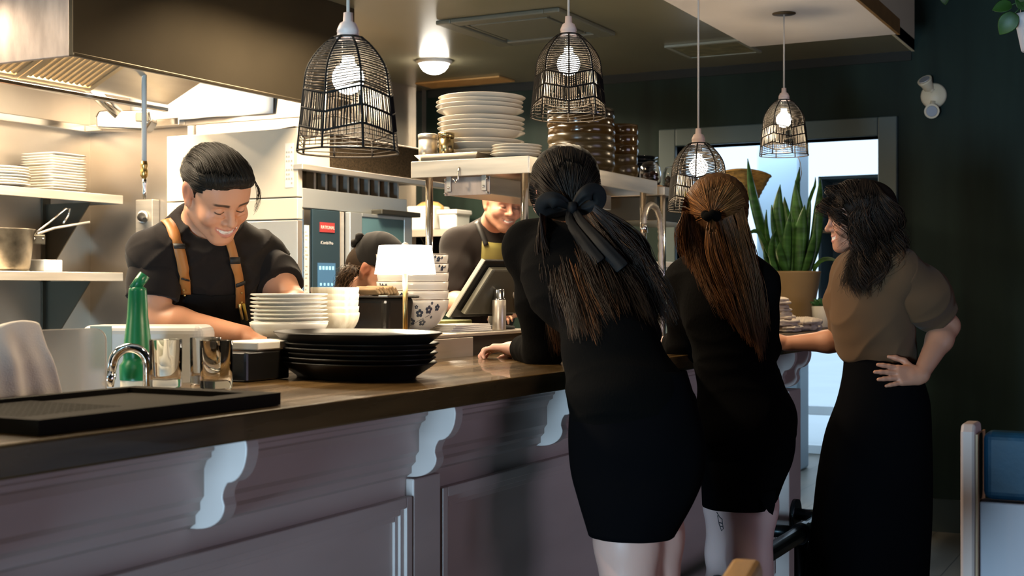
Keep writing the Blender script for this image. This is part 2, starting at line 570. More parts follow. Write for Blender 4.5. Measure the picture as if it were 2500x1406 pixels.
# pipe foot rail
fr = thing('foot_rail', 'black iron pipe foot rail along the base of the bar', 'foot rail', (0, 0, 0))
PIPE = mat('black_iron_pipe', (0.035, 0.045, 0.05), rough=0.32, metal=0.8)
MB().tube([(2.6, 1.265, 0.385), (5.11, 1.265, 0.385)], 0.030, 14).build('rail', PIPE, fr)
for x in (3.35, 4.68, 5.06):
    yw = BY0 + PY - (0.076 if x > 5 else 0.002)
    mb = MB().tube([(x - 0.04, 1.265, 0.385), (x + 0.04, 1.265, 0.385)], 0.038, 14)
    mb.tube([(x, 1.265, 0.385), (x, yw - 0.012, 0.385)], 0.024, 12)
    if x < 5:
        mb.tube([(x, 1.265, 0.385), (x, 1.265, 0.0)], 0.026, 12)
        MB().tube([(x, 1.265, 0.0), (x, 1.265, 0.012)], 0.055, 18).build('floor_flange', PIPE, fr)
    mb.build('support', PIPE, fr)
    MB().tube([(x, yw - 0.014, 0.385), (x, yw, 0.385)], 0.06, 18).build('flange', PIPE, fr)
# ---------------------------------------------------------------- exhaust hood
HX0, HX1, HY0, HZ0 = 3.215, 4.875, 3.34, 2.05
hood = thing('exhaust_hood', 'large brown steel exhaust hood with slanted filters above the kitchen line', 'hood', (HX0, HY0, HZ0))
W, D, Hh = HX1 - HX0, YB - HY0, ZC - HZ0
SCRAPED = mat('scuffed_steel', (0.44, 0.36, 0.32), rough=0.38, metal=0.7, var=0.28, scale=5, bump=0.03, bscale=30, stretch=(1, 3, 1))
MB().box((0, 0, 0), (W, 0.02, Hh)).build('front_panel', HOOD_DARK, hood, bevel=0.003)
MB().box((0, 0.02, 0), (0.02, D, Hh)).build('side_panel', SCRAPED, hood, bevel=0.003)
MB().box((W - 0.02, 0.02, 0), (W, D - 0.66, Hh)).build('side_panel', STEEL_WALL, hood, bevel=0.003)
MB().box((0.02, 0.02, Hh - 0.02), (W - 0.02, D, Hh)).build('top_panel', STEEL_WALL, hood)
mb = MB().box((0, -0.006, 0), (W, 0, 0.012))
mb.build('lip', HOOD_DARK, hood, bevel=0.003)
# slanted filter bank: leans up towards the cook
FIL = mat('filter_steel', (0.66, 0.54, 0.36), rough=0.40, metal=0.75)
p0, p1 = V(0.03, 0.10, 0.32), V(0.03, 0.72, 0.04)
run = (p1 - p0)
nrm = V(0, 0.41, 0.91)
for k in range(2):
    xa, xb = (0.03, 0.395) if k == 0 else (0.405, 0.775)
    if k == 0:
        flt = MB()
    R = Matrix((V(1, 0, 0), run.normalized(), V(1, 0, 0).cross(run.normalized()))).transposed()
    mid = p0 + run * 0.5
    flt = MB()
    for e in (xa + 0.01, xb - 0.01):
        flt.obox((e, mid.y, mid.z), (0.012, run.length / 2, 0.012), R)
    for e in (0.02, 0.98):
        q = p0 + run * e
        flt.obox(((xa + xb) / 2, q.y, q.z), ((xb - xa) / 2 - 0.02, 0.012, 0.0115), R)
    n = 11
    for j in range(n):
        x = xa + 0.035 + (xb - xa - 0.07) * j / (n - 1)
        flt.tube([V(x, p0.y + run.y * 0.05, p0.z + run.z * 0.05), V(x, p0.y + run.y * 0.95, p0.z + run.z * 0.95)], 0.0125, 8)
    flt.build('filter', FIL, hood)
MB().box((0.03, 0.715, 0.005), (1.25, 0.74, 0.022)).build('grease_gutter', STEEL_BRIGHT, hood, bevel=0.003)
mb = MB().obox((1.015, mid.y, mid.z), (0.23, run.length / 2, 0.006), R)
mb.build('blank_panel', STEEL, hood)
mb = MB().box((0.0, D - 0.05, 0.0), (W, D, 0.035)).box((W - 0.06, D - 0.66, 0.0), (W + 0.0, D - 0.05, 0.035))
mb.build('rear_ledge', STEEL_BRIGHT, hood, bevel=0.003)
# drop hose with coupling, spray nozzle, small fitting
hs = thing('gas_drop_pipe', 'thin white pipe with brass coupling hanging from the hood', 'pipe', (*on(352, 330, y=3.9)[:2], 1.75))
z0 = 0.0
MB().tube([(0, 0, 0.03), (0, 0, 0.62)], 0.011, 10).build('pipe', WHITE_PL, hs)
BRASS = mat('brass', (0.55, 0.36, 0.13), rough=0.3, metal=1.0)
MB().lathe([(0, 0.05), (0.014, 0.05), (0.016, 0.03), (0.012, 0.02), (0.016, 0.01), (0.016, -0.01), (0.01, -0.02), (0, -0.02)], n=12).build('coupling', BRASS, hs)
MB().lathe([(0, 0), (0.009, 0), (0.012, -0.025), (0.008, -0.04), (0.01, -0.06), (0.006, -0.09), (0, -0.09)], (0.002, 0, -0.018), n=12).build('nozzle', STEEL_BRIGHT, hs)
q = on(250, 245, x=4.35)
sp = MB().tube([q + V(-0.06, 0.05, 0.07), q + V(0.05, -0.05, -0.06)], 0.026, 14)
sp = sp.tube([q + V(-0.05, 0.04, 0.06), q + V(-0.05, 0.04, 0.22)], 0.012, 10).build('fire_nozzle', STEEL_BRIGHT)
tag(sp, 'tilted steel nozzle pointing down under the exhaust hood', 'nozzle')
q = on(282, 297, x=4.6)
fx = thing('bulkhead_lamp', 'small boxy steel lamp housing on the wall ledge under the hood', 'lamp', q)
mb = MB().prism([(-0.13, -0.035), (0.10, -0.045), (0.13, 0.0), (0.12, 0.05), (-0.12, 0.05), (-0.135, 0.02)], (0, -0.05, 0), V(SN, -CS, 0), (0, 0, 1), V(CS, SN, 0) * 0.12)
mb.build('housing', STEEL_BRIGHT, fx, bevel=0.012, seg=3)
MB().obox((0.065, -0.115, 0.02), (0.03, 0.035, 0.022), Matrix.Rotation(TH - PI / 2, 3, 'Z')).build('bracket', STEEL_DARK, fx, bevel=0.003)
# pale sheet standing in for a bright reflection on the inner hood wall
sh = []
for j in range(9):
    v = j / 8
    row = []
    for i in range(15):
        u = i / 14
        y = 4.63 - u * 0.86
        zt = 2.30 + 0.03 * math.sin(u * 2) + 0.02 * u
        zb = 2.075
        z = zt + (zb - zt) * v
        row.append((4.83 + 0.012 * math.sin(u * 9) * (0.3 + v) + 0.01 * math.sin(u * 23 + v * 3), y + 0.03 * (1 - v) * (1 if u < 0.5 else -1) * (abs(u - 0.5) > 0.4), z))
    sh.append(row)
o = MB().grid(sh).build('glare_sheet', mat('pale_glare', (0.85, 0.83, 0.80), rough=0.9), solid=0.003)
tag(o, 'pale sheet standing in for a bright reflection inside the hood above the oven', 'cloth')

# ---------------------------------------------------------------- wall shelves with brackets
def wall_shelf(z, label):
    x0, x1, y0 = 3.4, 4.785, 4.64
    s = thing('wall_shelf', label, 'shelf', (x0, y0, z), 0, 'steel shelves on the kitchen wall')
    MB().box((0, 0, -0.012), (x1 - x0, YB - y0, 0.0)).box((0, -0.004, -0.042), (x1 - x0, 0.008, 0.0)).box((x1 - x0 - 0.006, 0, -0.042), (x1 - x0, YB - y0, 0.0)).build('board', STEEL, s, bevel=0.002)
    for x in (0.25, 1.2):
        mb = MB().prism([(0, 0), (-0.30, 0), (0, -0.36)], (x, YB - y0 - 0.004, -0.043), (0, 1, 0), (0, 0, 1), (0.006, 0, 0))
        mb.box((x - 0.02, YB - y0 - 0.012, -0.42), (x + 0.03, YB - y0 - 0.002, -0.013))
        mb.build('bracket', STEEL_DARK, s)
    return s


wall_shelf(1.72, 'upper steel wall shelf stacked with white plates')
wall_shelf(1.345, 'lower steel wall shelf holding the dented pot')


def plate_bm(r, h=0.02, t=0.004, foot=0.55, rim=0.68, square=0.0, n=40):
    """a real plate: foot, well, raised rim"""
    f = foot * r
    prof = [(0, 0.003), (f - 0.006, 0.003), (f - 0.004, 0), (f, 0), (f + 0.004, 0.004), (rim * r, h * 0.35), (r - 0.002, h - 0.002), (r, h), (r - 0.003, h + 0.0015), (rim * r, h * 0.35 + t), (f, 0.004 + t), (0, 0.003 + t)]
    mb = MB()
    if not square:
        return mb.lathe(prof, n=n)
    mb.lathe(prof, n=48)
    vv = []
    for x, y, z in mb.v:
        q = math.hypot(x, y)
        if q > 1e-6:
            a = math.atan2(y, x)
            k = 1 / max(abs(math.cos(a)), abs(math.sin(a)))
            k = 1 + (k - 1) * square
            x, y = x * k * 0.86, y * k * 0.86
        vv.append((x, y, z))
    mb.v = vv
    return mb


def bowl_bm(r, h, foot=0.45, t=0.004, n=40, curve=0.55):
    prof = [(0, 0.006), (foot * r - 0.004, 0.006), (foot * r - 0.004, 0), (foot * r, 0), (foot * r + 0.001, 0.008)]
    N = 9
    for i in range(1, N + 1):
        a = i / N
        prof.append((foot * r + (r - foot * r) * math.sin(a * PI / 2) ** (curve * 1.6), 0.008 + (h - 0.008) * a ** 1.25))
    prof.append((r - t * 0.5, h + 0.001))
    for i in range(N, -1, -1):
        a = i / N
        prof.append((max(0.001, foot * r + (r - foot * r) * math.sin(a * PI / 2) ** (curve * 1.6) - t), 0.008 + t + (h - 0.008 - t) * a ** 1.25))
    prof.append((0, 0.008 + t))
    return MB().lathe(prof, n=n)


def stack(name, mb, m, base, n, dz, what, cat, group, jitter=0.002, rot=0.0, tilt=0.0, extra=None, dzs=None):
    """n copies one above the other, each an object of its own"""
    first = None
    z = 0.0
    for k in range(n):
        lab = '%s %s' % (nth(n - 1 - k, n), what)
        loc = V(*base) + V(RNG.normal() * jitter, RNG.normal() * jitter, z)
        if first is None:
            first = mb.build(name, m)
            tag(first, lab, cat, group)
            first.location = loc
            first.rotation_euler = (0, 0, rot)
            if extra:
                extra(first)
        else:
            d = dup(first, loc, label=lab, group=group)
            d.rotation_euler = (RNG.normal() * tilt, RNG.normal() * tilt, rot + (RNG.normal() * 0.03))
        z += dzs[k] if dzs else dz
    return z


sz = 1.7215
stack('square_plate', plate_bm(0.125, 0.016, square=0.9), WHITE_CER, (4.50, 4.80, sz), 14, 0.0125, 'square white plate of the stack at the shelf end', 'plate', 'square plates on the upper wall shelf', 0.003)
stack('round_plate', plate_bm(0.13, 0.014), WHITE_CER, (4.16, 4.775, sz), 7, 0.0125, 'round white plate of the low stack on the wall shelf', 'plate', 'round plates on the upper wall shelf', 0.004)
stack('round_plate', plate_bm(0.10, 0.014), WHITE_CER, (3.90, 4.775, sz), 12, 0.0125, 'white plate of the stack at the frame edge', 'plate', 'plates at the left end of the upper wall shelf', 0.003)

# dented stock pot with strainer handle on the lower shelf
pot = thing('stock_pot', 'blackened steel saucepan with long handles on the lower wall shelf', 'pot', (4.17, 4.80, 1.3465))
MB().lathe([(0, 0), (0.125, 0), (0.14, 0.015), (0.16, 0.185), (0.165, 0.19), (0.156, 0.19), (0.135, 0.02), (0, 0.006)], n=36).build('body', mat('burnt_steel', (0.30, 0.26, 0.20), rough=0.42, metal=0.9, var=0.8, scale=9), pot)
mb = MB().obox((0.13, -0.11, 0.145), (0.035, 0.006, 0.022), Matrix.Rotation(-0.6, 3, 'Z'))
mb.build('handle_plate', STEEL_DARK, pot, bevel=0.004)
for k in range(2):
    MB().lathe([(0, 0), (0.006, 0), (0.004, 0.004), (0, 0.005)], (0, 0, 0), 10).build('rivet', STEEL_BRIGHT, pot, loc=(0.115 + 0.032 * k, -0.108 - 0.02 * k, 0.148))
    pot.children[-1].rotation_euler = (PI / 2, 0, 0)
MB().tube([(0.13, -0.11, 0.17), (0.22, -0.12, 0.20), (0.40, -0.16, 0.235)], 0.006, 8).build('handle', STEEL, pot)
MB().tube([(0.12, -0.10, 0.17), (0.20, -0.11, 0.225), (0.29, -0.12, 0.295), (0.315, -0.12, 0.295), (0.31, -0.115, 0.26), (0.28, -0.115, 0.225)], 0.005, 8).build('strainer_handle', STEEL_BRIGHT, pot)
o = MB().box((0, 0, 0), (0.11, 0.10, 0.055)).build('carton', WHITE_PL, bevel=0.004, loc=(4.37, 4.72, 1.3465))
tag(o, 'small white box beside the saucepan on the lower wall shelf', 'box')
# outlet box with a plug
q = on(362, 530, x=4.88)
ob = thing('outlet_box', 'steel outlet box with a black plug on the kitchen side wall', 'outlet', q)
MB().box((-0.03, -0.055, -0.085), (0.019, 0.055, 0.085)).build('box', STEEL, ob, bevel=0.004)
MB().tube([(-0.03, 0, 0), (-0.044, 0, 0)], 0.03, 16).build('socket', WHITE_PL, ob)
MB().tube([(-0.044, 0, 0), (-0.08, -0.03, -0.006), (-0.11, -0.08, -0.02)], [0.022, 0.02, 0.012], 12).build('plug', BLACK_MATT, ob)

# ---------------------------------------------------------------- combi oven with its tall side cabinet
OX0, OX1, OY0, OY1 = 4.55, 5.41, 3.40, 4.13
ov = thing('combi_oven', 'stainless combi oven with dark control panel and glass door', 'oven', (OX0, OY0, 0))
OW, OD = OX1 - OX0, OY1 - OY0
COOL = mat('oven_steel_front', (0.55, 0.58, 0.58), rough=0.38, metal=0.75)
PANEL = mat('oven_panel_blue', (0.022, 0.04, 0.052), rough=0.22)
MB().box((0.02, 0.03, 0.80), (OW, OD, 1.70)).build('cavity', STEEL_WALL, ov, bevel=0.004)
MB().box((0.02, 0.0, 1.615), (OW, 0.03, 1.70)).build('top_trim', COOL, ov, bevel=0.003)
MB().box((0.02, -0.005, 0.85), (0.075, 0.03, 1.612)).build('side_column', STEEL_BRIGHT, ov, bevel=0.006)
MB().box((0.085, -0.006, 0.86), (0.29, 0.03, 1.612)).build('control_panel', PANEL, ov, bevel=0.003)
MB().box((0.12, -0.009, 1.02), (0.25, -0.006, 1.38)).build('screen', mat('oven_screen', (0.02, 0.05, 0.08), rough=0.3, emit=(0.14, 0.30, 0.45), estr=0.55), ov)
MB().box((0.135, -0.0085, 1.515), (0.245, -0.006, 1.558)).build('badge', mat('badge_red', (0.33, 0.04, 0.04), rough=0.4), ov)
DIM = mat('panel_lettering', (0.5, 0.5, 0.5), rough=0.5)
text_mesh('RATIONAL', 0.021, mat('badge_lettering', (0.75, 0.55, 0.5), rough=0.5), ov, 'badge_lettering', (0.141, -0.0088, 1.529), (PI / 2, 0, 0))
text_mesh('iCombi Pro', 0.020, DIM, ov, 'panel_lettering', (0.142, -0.0065, 1.462), (PI / 2, 0, 0))
IC = mat('screen_icons', (0.2, 0.5, 0.6), rough=0.4, emit=(0.35, 0.65, 0.8), estr=0.9)
mb = MB()
for i in range(5):
    mb.box((0.128 + i * 0.024, -0.0096, 1.350), (0.143 + i * 0.024, -0.009, 1.366))
for i in range(4):
    for j in range(2):
        mb.box((0.134 + i * 0.028, -0.0096, 1.255 + j * 0.055 - 0.03), (0.146 + i * 0.028, -0.009, 1.267 + j * 0.055 - 0.03))
mb.box((0.165, -0.0096, 1.13), (0.205, -0.009, 1.135)).box((0.13, -0.0096, 1.045), (0.18, -0.009, 1.05))
mb.build('screen_icons', IC, ov)
MB().box((0.295, -0.004, 0.86), (0.325, 0.03, 1.612)).build('door_jamb', STEEL, ov, bevel=0.003)
dr = MB().box((0.335, -0.03, 0.86), (0.43, 0.0, 1.612)).box((0.79, -0.03, 0.86), (OW, 0.0, 1.612)).box((0.43, -0.03, 1.595), (0.79, 0.0, 1.612)).box((0.43, -0.03, 0.86), (0.79, 0.0, 0.95))
dr = dr.build('door', COOL, ov, bevel=0.003)
MB().box((0.43, -0.026, 0.95), (0.79, -0.004, 1.595)).build('door_glass', mat('oven_door_glass', (0.10, 0.20, 0.23), rough=0.12, spec=0.8), dr)
MB().box((0.45, -0.030, 0.98), (0.70, -0.0262, 1.50)).build('inner_pane', mat('oven_inner_glass', (0.30, 0.42, 0.44), rough=0.35, spec=0.6), dr)
MB().box((0.55, -0.06, 1.612), (OW + 0.03, 0.03, 1.635)).build('door_hinge', STEEL_DARK, ov, bevel=0.004)
# slotted vent and sloping canopy on top
mb = MB().box((0.02, 0.09, 1.70), (OW + 0.05, OD, 1.80))
mb.build('vent_recess', STEEL_DARK, ov)
for i in range(9):
    MB().box((0.17 + i * 0.085, 0.05, 1.705), (0.185 + i * 0.085, 0.09, 1.795)).build('vent_fin', STEEL, ov)
mb = MB().prism([(0.0, 1.80), (0.86, 1.80), (0.62, 1.93), (0.05, 1.97)], (0.02, 0.0, 0), (0, 1, 0), (0, 0, 1), (OW + 0.33, 0, 0))
mb.v = [(x, y * 0.82 + 0.0, z) for x, y, z in mb.v]
mb.build('canopy', mat('speckled_canopy', (0.07, 0.05, 0.03), rough=0.45, metal=0.6, var=0.6, scale=120), ov, bevel=0.01)
MB().box((-0.02, -0.03, 1.775), (OW + 0.36, 0.02, 1.80)).build('canopy_lip', STEEL, ov, bevel=0.003)
# side cabinet: pale upper doors, steel below
CRM = mat('cream_steel', (0.66, 0.58, 0.46), rough=0.45, metal=0.25, var=0.05, scale=2)
for z0, z1 in ((1.66, 1.955), (1.565, 1.655)):
    MB().box((-0.015, 0.0, z0), (0.02, OD, z1)).build('side_panel', CRM, ov, bevel=0.003)
MB().box((-0.015, 0.0, 0.1), (0.02, OD, 1.56)).build('side_panel', STEEL_WALL, ov, bevel=0.003)
MB().box((0.02, 0.0, 1.80), (0.22, 0.05, 1.955)).build('cheek_panel', CRM, ov, bevel=0.003)
LBL = mat('label_strip', (0.70, 0.66, 0.58), rough=0.6)
MB().box((-0.0165, 0.02, 1.70), (-0.0155, 0.065, 1.89)).build('label_strip', LBL, ov)
mb = MB()
for k in range(9):
    zz = 1.715 + k * 0.019
    for yy in (0.026, 0.040, 0.052):
        if (k * 3 + int(yy * 1000)) % 4:
            mb.box((-0.0172, yy, zz), (-0.0163, yy + 0.008, zz + 0.008))
mb.build('label_print', mat('grey_print', (0.35, 0.33, 0.30), rough=0.7), ov)
MB().box((0.024, -0.0065, 0.95), (0.058, -0.0051, 1.54)).build('label_strip', LBL, ov)
mb = MB()
for k in range(34):
    if k % 5:
        mb.box((0.029, -0.0072, 0.965 + k * 0.0165), (0.034 + (k * 7 % 5) * 0.004, -0.0063, 0.970 + k * 0.0165))
mb.build('label_print', MATS['grey_print'], ov)
MB().box((0.0, 0.03, 0.0), (OW, OD, 0.80)).build('stand', STEEL_DARK, ov)

# ---------------------------------------------------------------- far wall shelf with white tubs
sh2 = thing('corner_shelf', 'steel corner shelf on the green wall holding white tubs', 'shelf', (6.78, 3.3, 1.62))
MB().box((0, 0, -0.012), (0.315, 1.0, 0)).box((-0.004, 0, -0.04), (0.006, 1.0, 0.002)).build('board', STEEL, sh2, bevel=0.002)
for y in (0.1, 0.9):
    MB().prism([(0, 0), (-0.28, 0), (0, -0.25)], (0.312, y, -0.013), (1, 0, 0), (0, 0, 1), (0, 0.006, 0)).build('bracket', STEEL_DARK, sh2)


def tub(name, lab, loc, sx, sy, h, m, rotz=0.0, cat='tub', lid=True):
    t = thing(name, lab, cat, loc, rotz)
    mb = MB().box((-sx, -sy, 0), (sx, sy, h))
    mb.v = [(x * (0.9 if z < h / 2 else 1), y * (0.9 if z < h / 2 else 1), z) for x, y, z in mb.v]
    mb.build('body', m, t, bevel=0.012, seg=3)
    if lid:
        MB().box((-sx - 0.006, -sy - 0.006, h - 0.02), (sx + 0.006, sy + 0.006, h + 0.008)).build('lid', WHITE_PL, t, bevel=0.006, seg=3)
    return t


tub('storage_tub', 'long white open tub on the corner shelf behind the steel post', (6.93, 4.20, 1.6215), 0.10, 0.10, 0.150, WHITE_PL, lid=False)
tub('storage_tub', 'white lidded tub on the corner shelf nearest the cook', (6.93, 4.015, 1.6215), 0.09, 0.065, 0.115, mat('milky_plastic', (0.72, 0.74, 0.70), rough=0.35))
o = MB().lathe([(0, 0), (0.13, 0), (0.16, 0.03), (0.15, 0.08), (0.09, 0.11), (0, 0.12)], n=24).build('bread_loaf', mat('bread_crust', (0.55, 0.34, 0.12), rough=0.7, var=0.3, scale=14), loc=(6.93, 4.19, 1.71))
o.scale = (0.5, 0.6, 0.8)
tag(o, 'golden loaf in the long white tub on the corner shelf', 'bread')

# ---------------------------------------------------------------- pass shelf over the cooks' worktop
PX0, PX1, PY0, PY1, PZ = 4.20, 5.46, 2.125, 2.62, 1.745
wt = thing('cooks_worktop', 'steel worktop under the pass shelf where the cooks stand', 'worktop', (3.82, 2.165, 0))
MB().box((0, 0, 0.88), (2.83, 0.46, 0.92)).build('top', STEEL, wt, bevel=0.004)
MB().box((0.02, 0.03, 0.10), (2.81, 0.44, 0.88)).build('body', STEEL_WALL, wt)
for x in (0.1, 1.4, 2.7):
    MB().tube([(x, 0.1, 0), (x, 0.1, 0.1)], 0.025, 12).build('leg', STEEL, wt)
ps = thing('pass_shelf', 'stainless pass shelf on round posts stacked with plates and bowls', 'shelf', (PX0, PY0, 0))
PW, PD = PX1 - PX0, PY1 - PY0
MB().box((0, 0, PZ - 0.010), (PW, PD, PZ)).box((0, -0.003, PZ - 0.062), (PW, 0.003, PZ)).box((0, PD - 0.003, PZ - 0.062), (PW, PD + 0.003, PZ)).box((-0.003, 0, PZ - 0.062), (0.003, PD, PZ)).box((PW - 0.003, 0, PZ - 0.062), (PW + 0.003, PD, PZ)).build('board', STEEL, ps, bevel=0.002)
for x in (0.055, PW - 0.05):
    for y in (0.045, PD - 0.045):
        MB().tube([(x, y, 0.921), (x, y, PZ - 0.011)], 0.0145, 16).build('post', STEEL_BRIGHT, ps)
hb = MB().box((0.05, 0.185, PZ - 0.128), (PW - 0.08, 0.375, PZ - 0.064)).build('heat_lamp_box', STEEL, ps, bevel=0.003)
MB().box((0.044, 0.183, PZ - 0.130), (0.05, 0.377, PZ - 0.062)).build('end_plate', SCRAPED, hb, bevel=0.001)
for y in (0.205, 0.355):
    MB().box((0.036, y - 0.009, PZ - 0.115), (0.0435, y + 0.009, PZ - 0.022)).build('hanger_strap', STEEL, hb, bevel=0.001)
for y, z in ((0.205, 0.100), (0.355, 0.100), (0.205, 0.03), (0.355, 0.03), (0.191, 0.122), (0.369, 0.122), (0.191, 0.07), (0.369, 0.07)):
    b = MB().lathe([(0, 0), (0.006, 0), (0.004, 0.004), (0, 0.005)], (0, 0, 0), 8).build('bolt', STEEL_BRIGHT, hb, loc=(0.036, y, PZ - z))
    b.rotation_euler = (0, -PI / 2, 0)
MB().tube([(-0.004, 0.285, PZ - 0.03), (-0.012, 0.285, PZ - 0.05), (-0.014, 0.285, PZ - 0.075), (-0.022, 0.29, PZ - 0.085), (-0.028, 0.30, PZ - 0.072)], 0.0035, 8).build('hook', STEEL_BRIGHT, ps)
# the next shelf unit, a little lower, with the hose
ps2 = thing('side_shelf', 'second lower stainless shelf beyond the pass with label tape', 'shelf', (PX1 + 0.03, 2.10, 0))
MB().box((0, 0, PZ - 0.06), (1.12, 0.45, PZ - 0.022)).build('board', STEEL_WALL, ps2, bevel=0.003)
for x, y in ((0.03, 0.02), (1.07, 0.02), (0.03, 0.43), (1.07, 0.43)):
    MB().tube([(x, y, 0.921), (x, y, PZ - 0.061)], 0.0145, 14).build('post', STEEL_BRIGHT, ps2)
MB().box((0.22, -0.0015, PZ - 0.055), (0.30, -0.0005, PZ - 0.028)).build('label_tape', mat('yellow_tape', (0.55, 0.45, 0.05), rough=0.6), ps2)
MB().box((0.02, 0.05, 1.26), (1.08, 0.40, 1.285)).build('middle_board', STEEL, ps2, bevel=0.002)
MB().box((0.06, 0.06, PZ - 0.17), (0.72, 0.36, PZ - 0.061)).build('heat_lamp_box', STEEL_DARK, ps2, bevel=0.003)
# spring pre-rinse hose
hz = thing('spring_hose', 'braided steel spray hose arched behind the pass posts', 'hose', (5.30, 2.09, 0.921))
pts = [(0.12, 0, 0), (0.12, 0, 0.40), (0.12, 0, 0.58), (0.105, 0, 0.655), (0.06, 0, 0.70), (0.0, 0, 0.71), (-0.05, 0, 0.69), (-0.075, 0, 0.655), (-0.08, 0, 0.62)]
sp = []
for i in range(len(pts) - 1):
    for k in range(8):
        sp.append(V(*pts[i]).lerp(V(*pts[i + 1]), k / 8))
sp.append(V(*pts[-1]))
for _ in range(3):
    sp = [sp[0]] + [(sp[i - 1] + sp[i] * 2 + sp[i + 1]) / 4 for i in range(1, len(sp) - 1)] + [sp[-1]]
MB().tube(sp, [0.011 if i % 2 else 0.0145 for i in range(len(sp))], 10).build('hose', STEEL, hz)
MB().tube([(-0.08, 0, 0.625), (-0.082, 0, 0.585)], [0.012, 0.017], 12).build('spray_head', STEEL_BRIGHT, hz)
MB().box((0.095, -0.02, 0.33), (0.145, 0.02, 0.345)).build('clip', BLACK_MATT, hz)
o = MB().box((0, 0, 0), (0.002, 0.13, 0.055)).build('wall_note', mat('paper_note', (0.72, 0.64, 0.48), rough=0.7), loc=on(1560, 540, x=7.097))
tag(o, 'cream paper note taped to the green wall behind the hose', 'note')

# ---------------------------------------------------------------- what stands on the pass shelf
sz = PZ + 0.0012
BIGP = plate_bm(0.170, 0.032, foot=0.62, rim=0.72)
stack('serving_plate', BIGP, CREAM_CER, (4.46, 2.465, sz), 12, 0.017, 'large cream plate of the tall stack on the pass shelf', 'plate', 'large cream plates on the pass shelf', 0.0035,
      dzs=[0.016, 0.026, 0.016, 0.034, 0.018, 0.018, 0.018, 0.032, 0.017, 0.017, 0.017, 0.017])
stack('side_plate', plate_bm(0.094, 0.018), CREAM_CER, (4.315, 2.235, sz), 4, 0.0105, 'small white plate of the low stack at the shelf corner', 'plate', 'small white plates on the pass shelf', 0.002)
o = plate_bm(0.10, 0.02).build('side_plate', BLACK_GLOSS, loc=(4.60, 2.235, sz + 0.02))
o2 = plate_bm(0.10, 0.02).build('side_plate', BLACK_GLOSS, loc=(4.60, 2.235, sz))
tag(o, 'upper dark plate between the cream plates and brown bowls', 'plate', 'dark plates on the pass shelf')
tag(o2, 'lower dark plate between the cream plates and brown bowls', 'plate', 'dark plates on the pass shelf')
tr = MB().box((-0.075, -0.13, 0), (0.075, 0.13, 0.004))
tr.add([(-0.075, -0.13, 0.004), (0.075, -0.13, 0.004), (0.075, 0.13, 0.004), (-0.075, 0.13, 0.004), (-0.095, -0.15, 0.024), (0.095, -0.15, 0.024), (0.095, 0.15, 0.024), (-0.095, 0.15, 0.024)],
       [(0, 1, 5, 4), (1, 2, 6, 5), (2, 3, 7, 6), (3, 0, 4, 7)])
o = tr.build('baking_tray', STEEL_BRIGHT, loc=(4.300, 2.475, sz), solid=-0.002)
o.scale = (1, 0.9, 1)
tag(o, 'shallow steel tray under the two tins on the pass shelf', 'tray')


def tin(loc, r, h, m, lab):
    t = thing('spice_tin', lab, 'tin', loc, 0, 'tins on the pass shelf')
    MB().lathe([(0, 0), (r, 0), (r, h * 0.84), (0, h * 0.84)], n=24).build('body', m, t)
    MB().lathe([(0, h * 0.82), (r + 0.0015, h * 0.82), (r + 0.002, h), (r - 0.002, h + 0.002), (0, h + 0.001)], n=24).build('lid', m, t)


tin((4.262, 2.585, sz + 0.005), 0.036, 0.100, STEEL, 'pale brushed tin at the left end of the steel tray')
tin((4.255, 2.500, sz + 0.005), 0.029, 0.100, mat('bronze_tin', (0.42, 0.32, 0.16), rough=0.25, metal=1.0), 'darker bronze tin beside the cream plate stack')
BROWN = mat('brown_glaze', (0.046, 0.024, 0.006), rough=0.16, var=0.35, scale=5, coat=0.3)
BROWN2 = mat('olive_glaze', (0.046, 0.030, 0.011), rough=0.25, var=0.2, scale=5)
DARKB = mat('dark_glaze', (0.022, 0.016, 0.010), rough=0.15, coat=0.3)


def cbowl(r, h):
    prof = [(0, 0.004), (r * 0.70, 0.004), (r * 0.72, 0), (r * 0.80, 0.004), (r * 0.93, h * 0.2), (r, h * 0.5), (r * 0.985, h * 0.8), (r * 0.965, h), (r * 0.94, h), (r * 0.955, h * 0.7), (r * 0.95, h * 0.45), (r * 0.86, h * 0.15), (0, 0.010)]
    return MB().lathe(prof, n=40)


def mixed_stack(name, specs, base, what, cat, group):
    z = 0
    n = len(specs)
    for k, (mb, m, dz) in enumerate(specs):
        o = mb.build(name, m, loc=V(*base) + V(RNG.normal() * 0.002, RNG.normal() * 0.002, z))
        tag(o, '%s %s' % (nth(n - 1 - k, n), what), cat, group)
        z += dz


c1 = cbowl(0.142, 0.062)
mixed_stack('serving_bowl', [(c1, BROWN2, 0.034), (c1, BROWN2, 0.034), (c1, BROWN2, 0.034), (c1, BROWN2, 0.034), (c1, BROWN, 0.034), (c1, BROWN, 0.036), (c1, DARKB, 0.03)], (4.99, 2.28, sz), 'wide brown bowl of the broad stack on the pass shelf', 'bowl', 'wide brown bowls on the pass shelf')
c3 = cbowl(0.075, 0.06)
mixed_stack('serving_bowl', [(c3, DARKB, 0.04), (c3, DARKB, 0.04)], (5.07, 2.30, sz + 0.238), 'small dark bowl on top of the broad brown stack', 'bowl', 'small dark bowls on top of the brown bowls')
c2 = cbowl(0.076, 0.058)
mixed_stack('serving_bowl', [(c2, BROWN2, 0.046), (c2, BROWN2, 0.044), (c2, BROWN, 0.044), (c2, BROWN, 0.044), (c2, BROWN, 0.04)], (5.31, 2.235, sz), 'narrow brown bowl of the slim stack on the pass shelf', 'bowl', 'narrow brown bowls on the pass shelf')
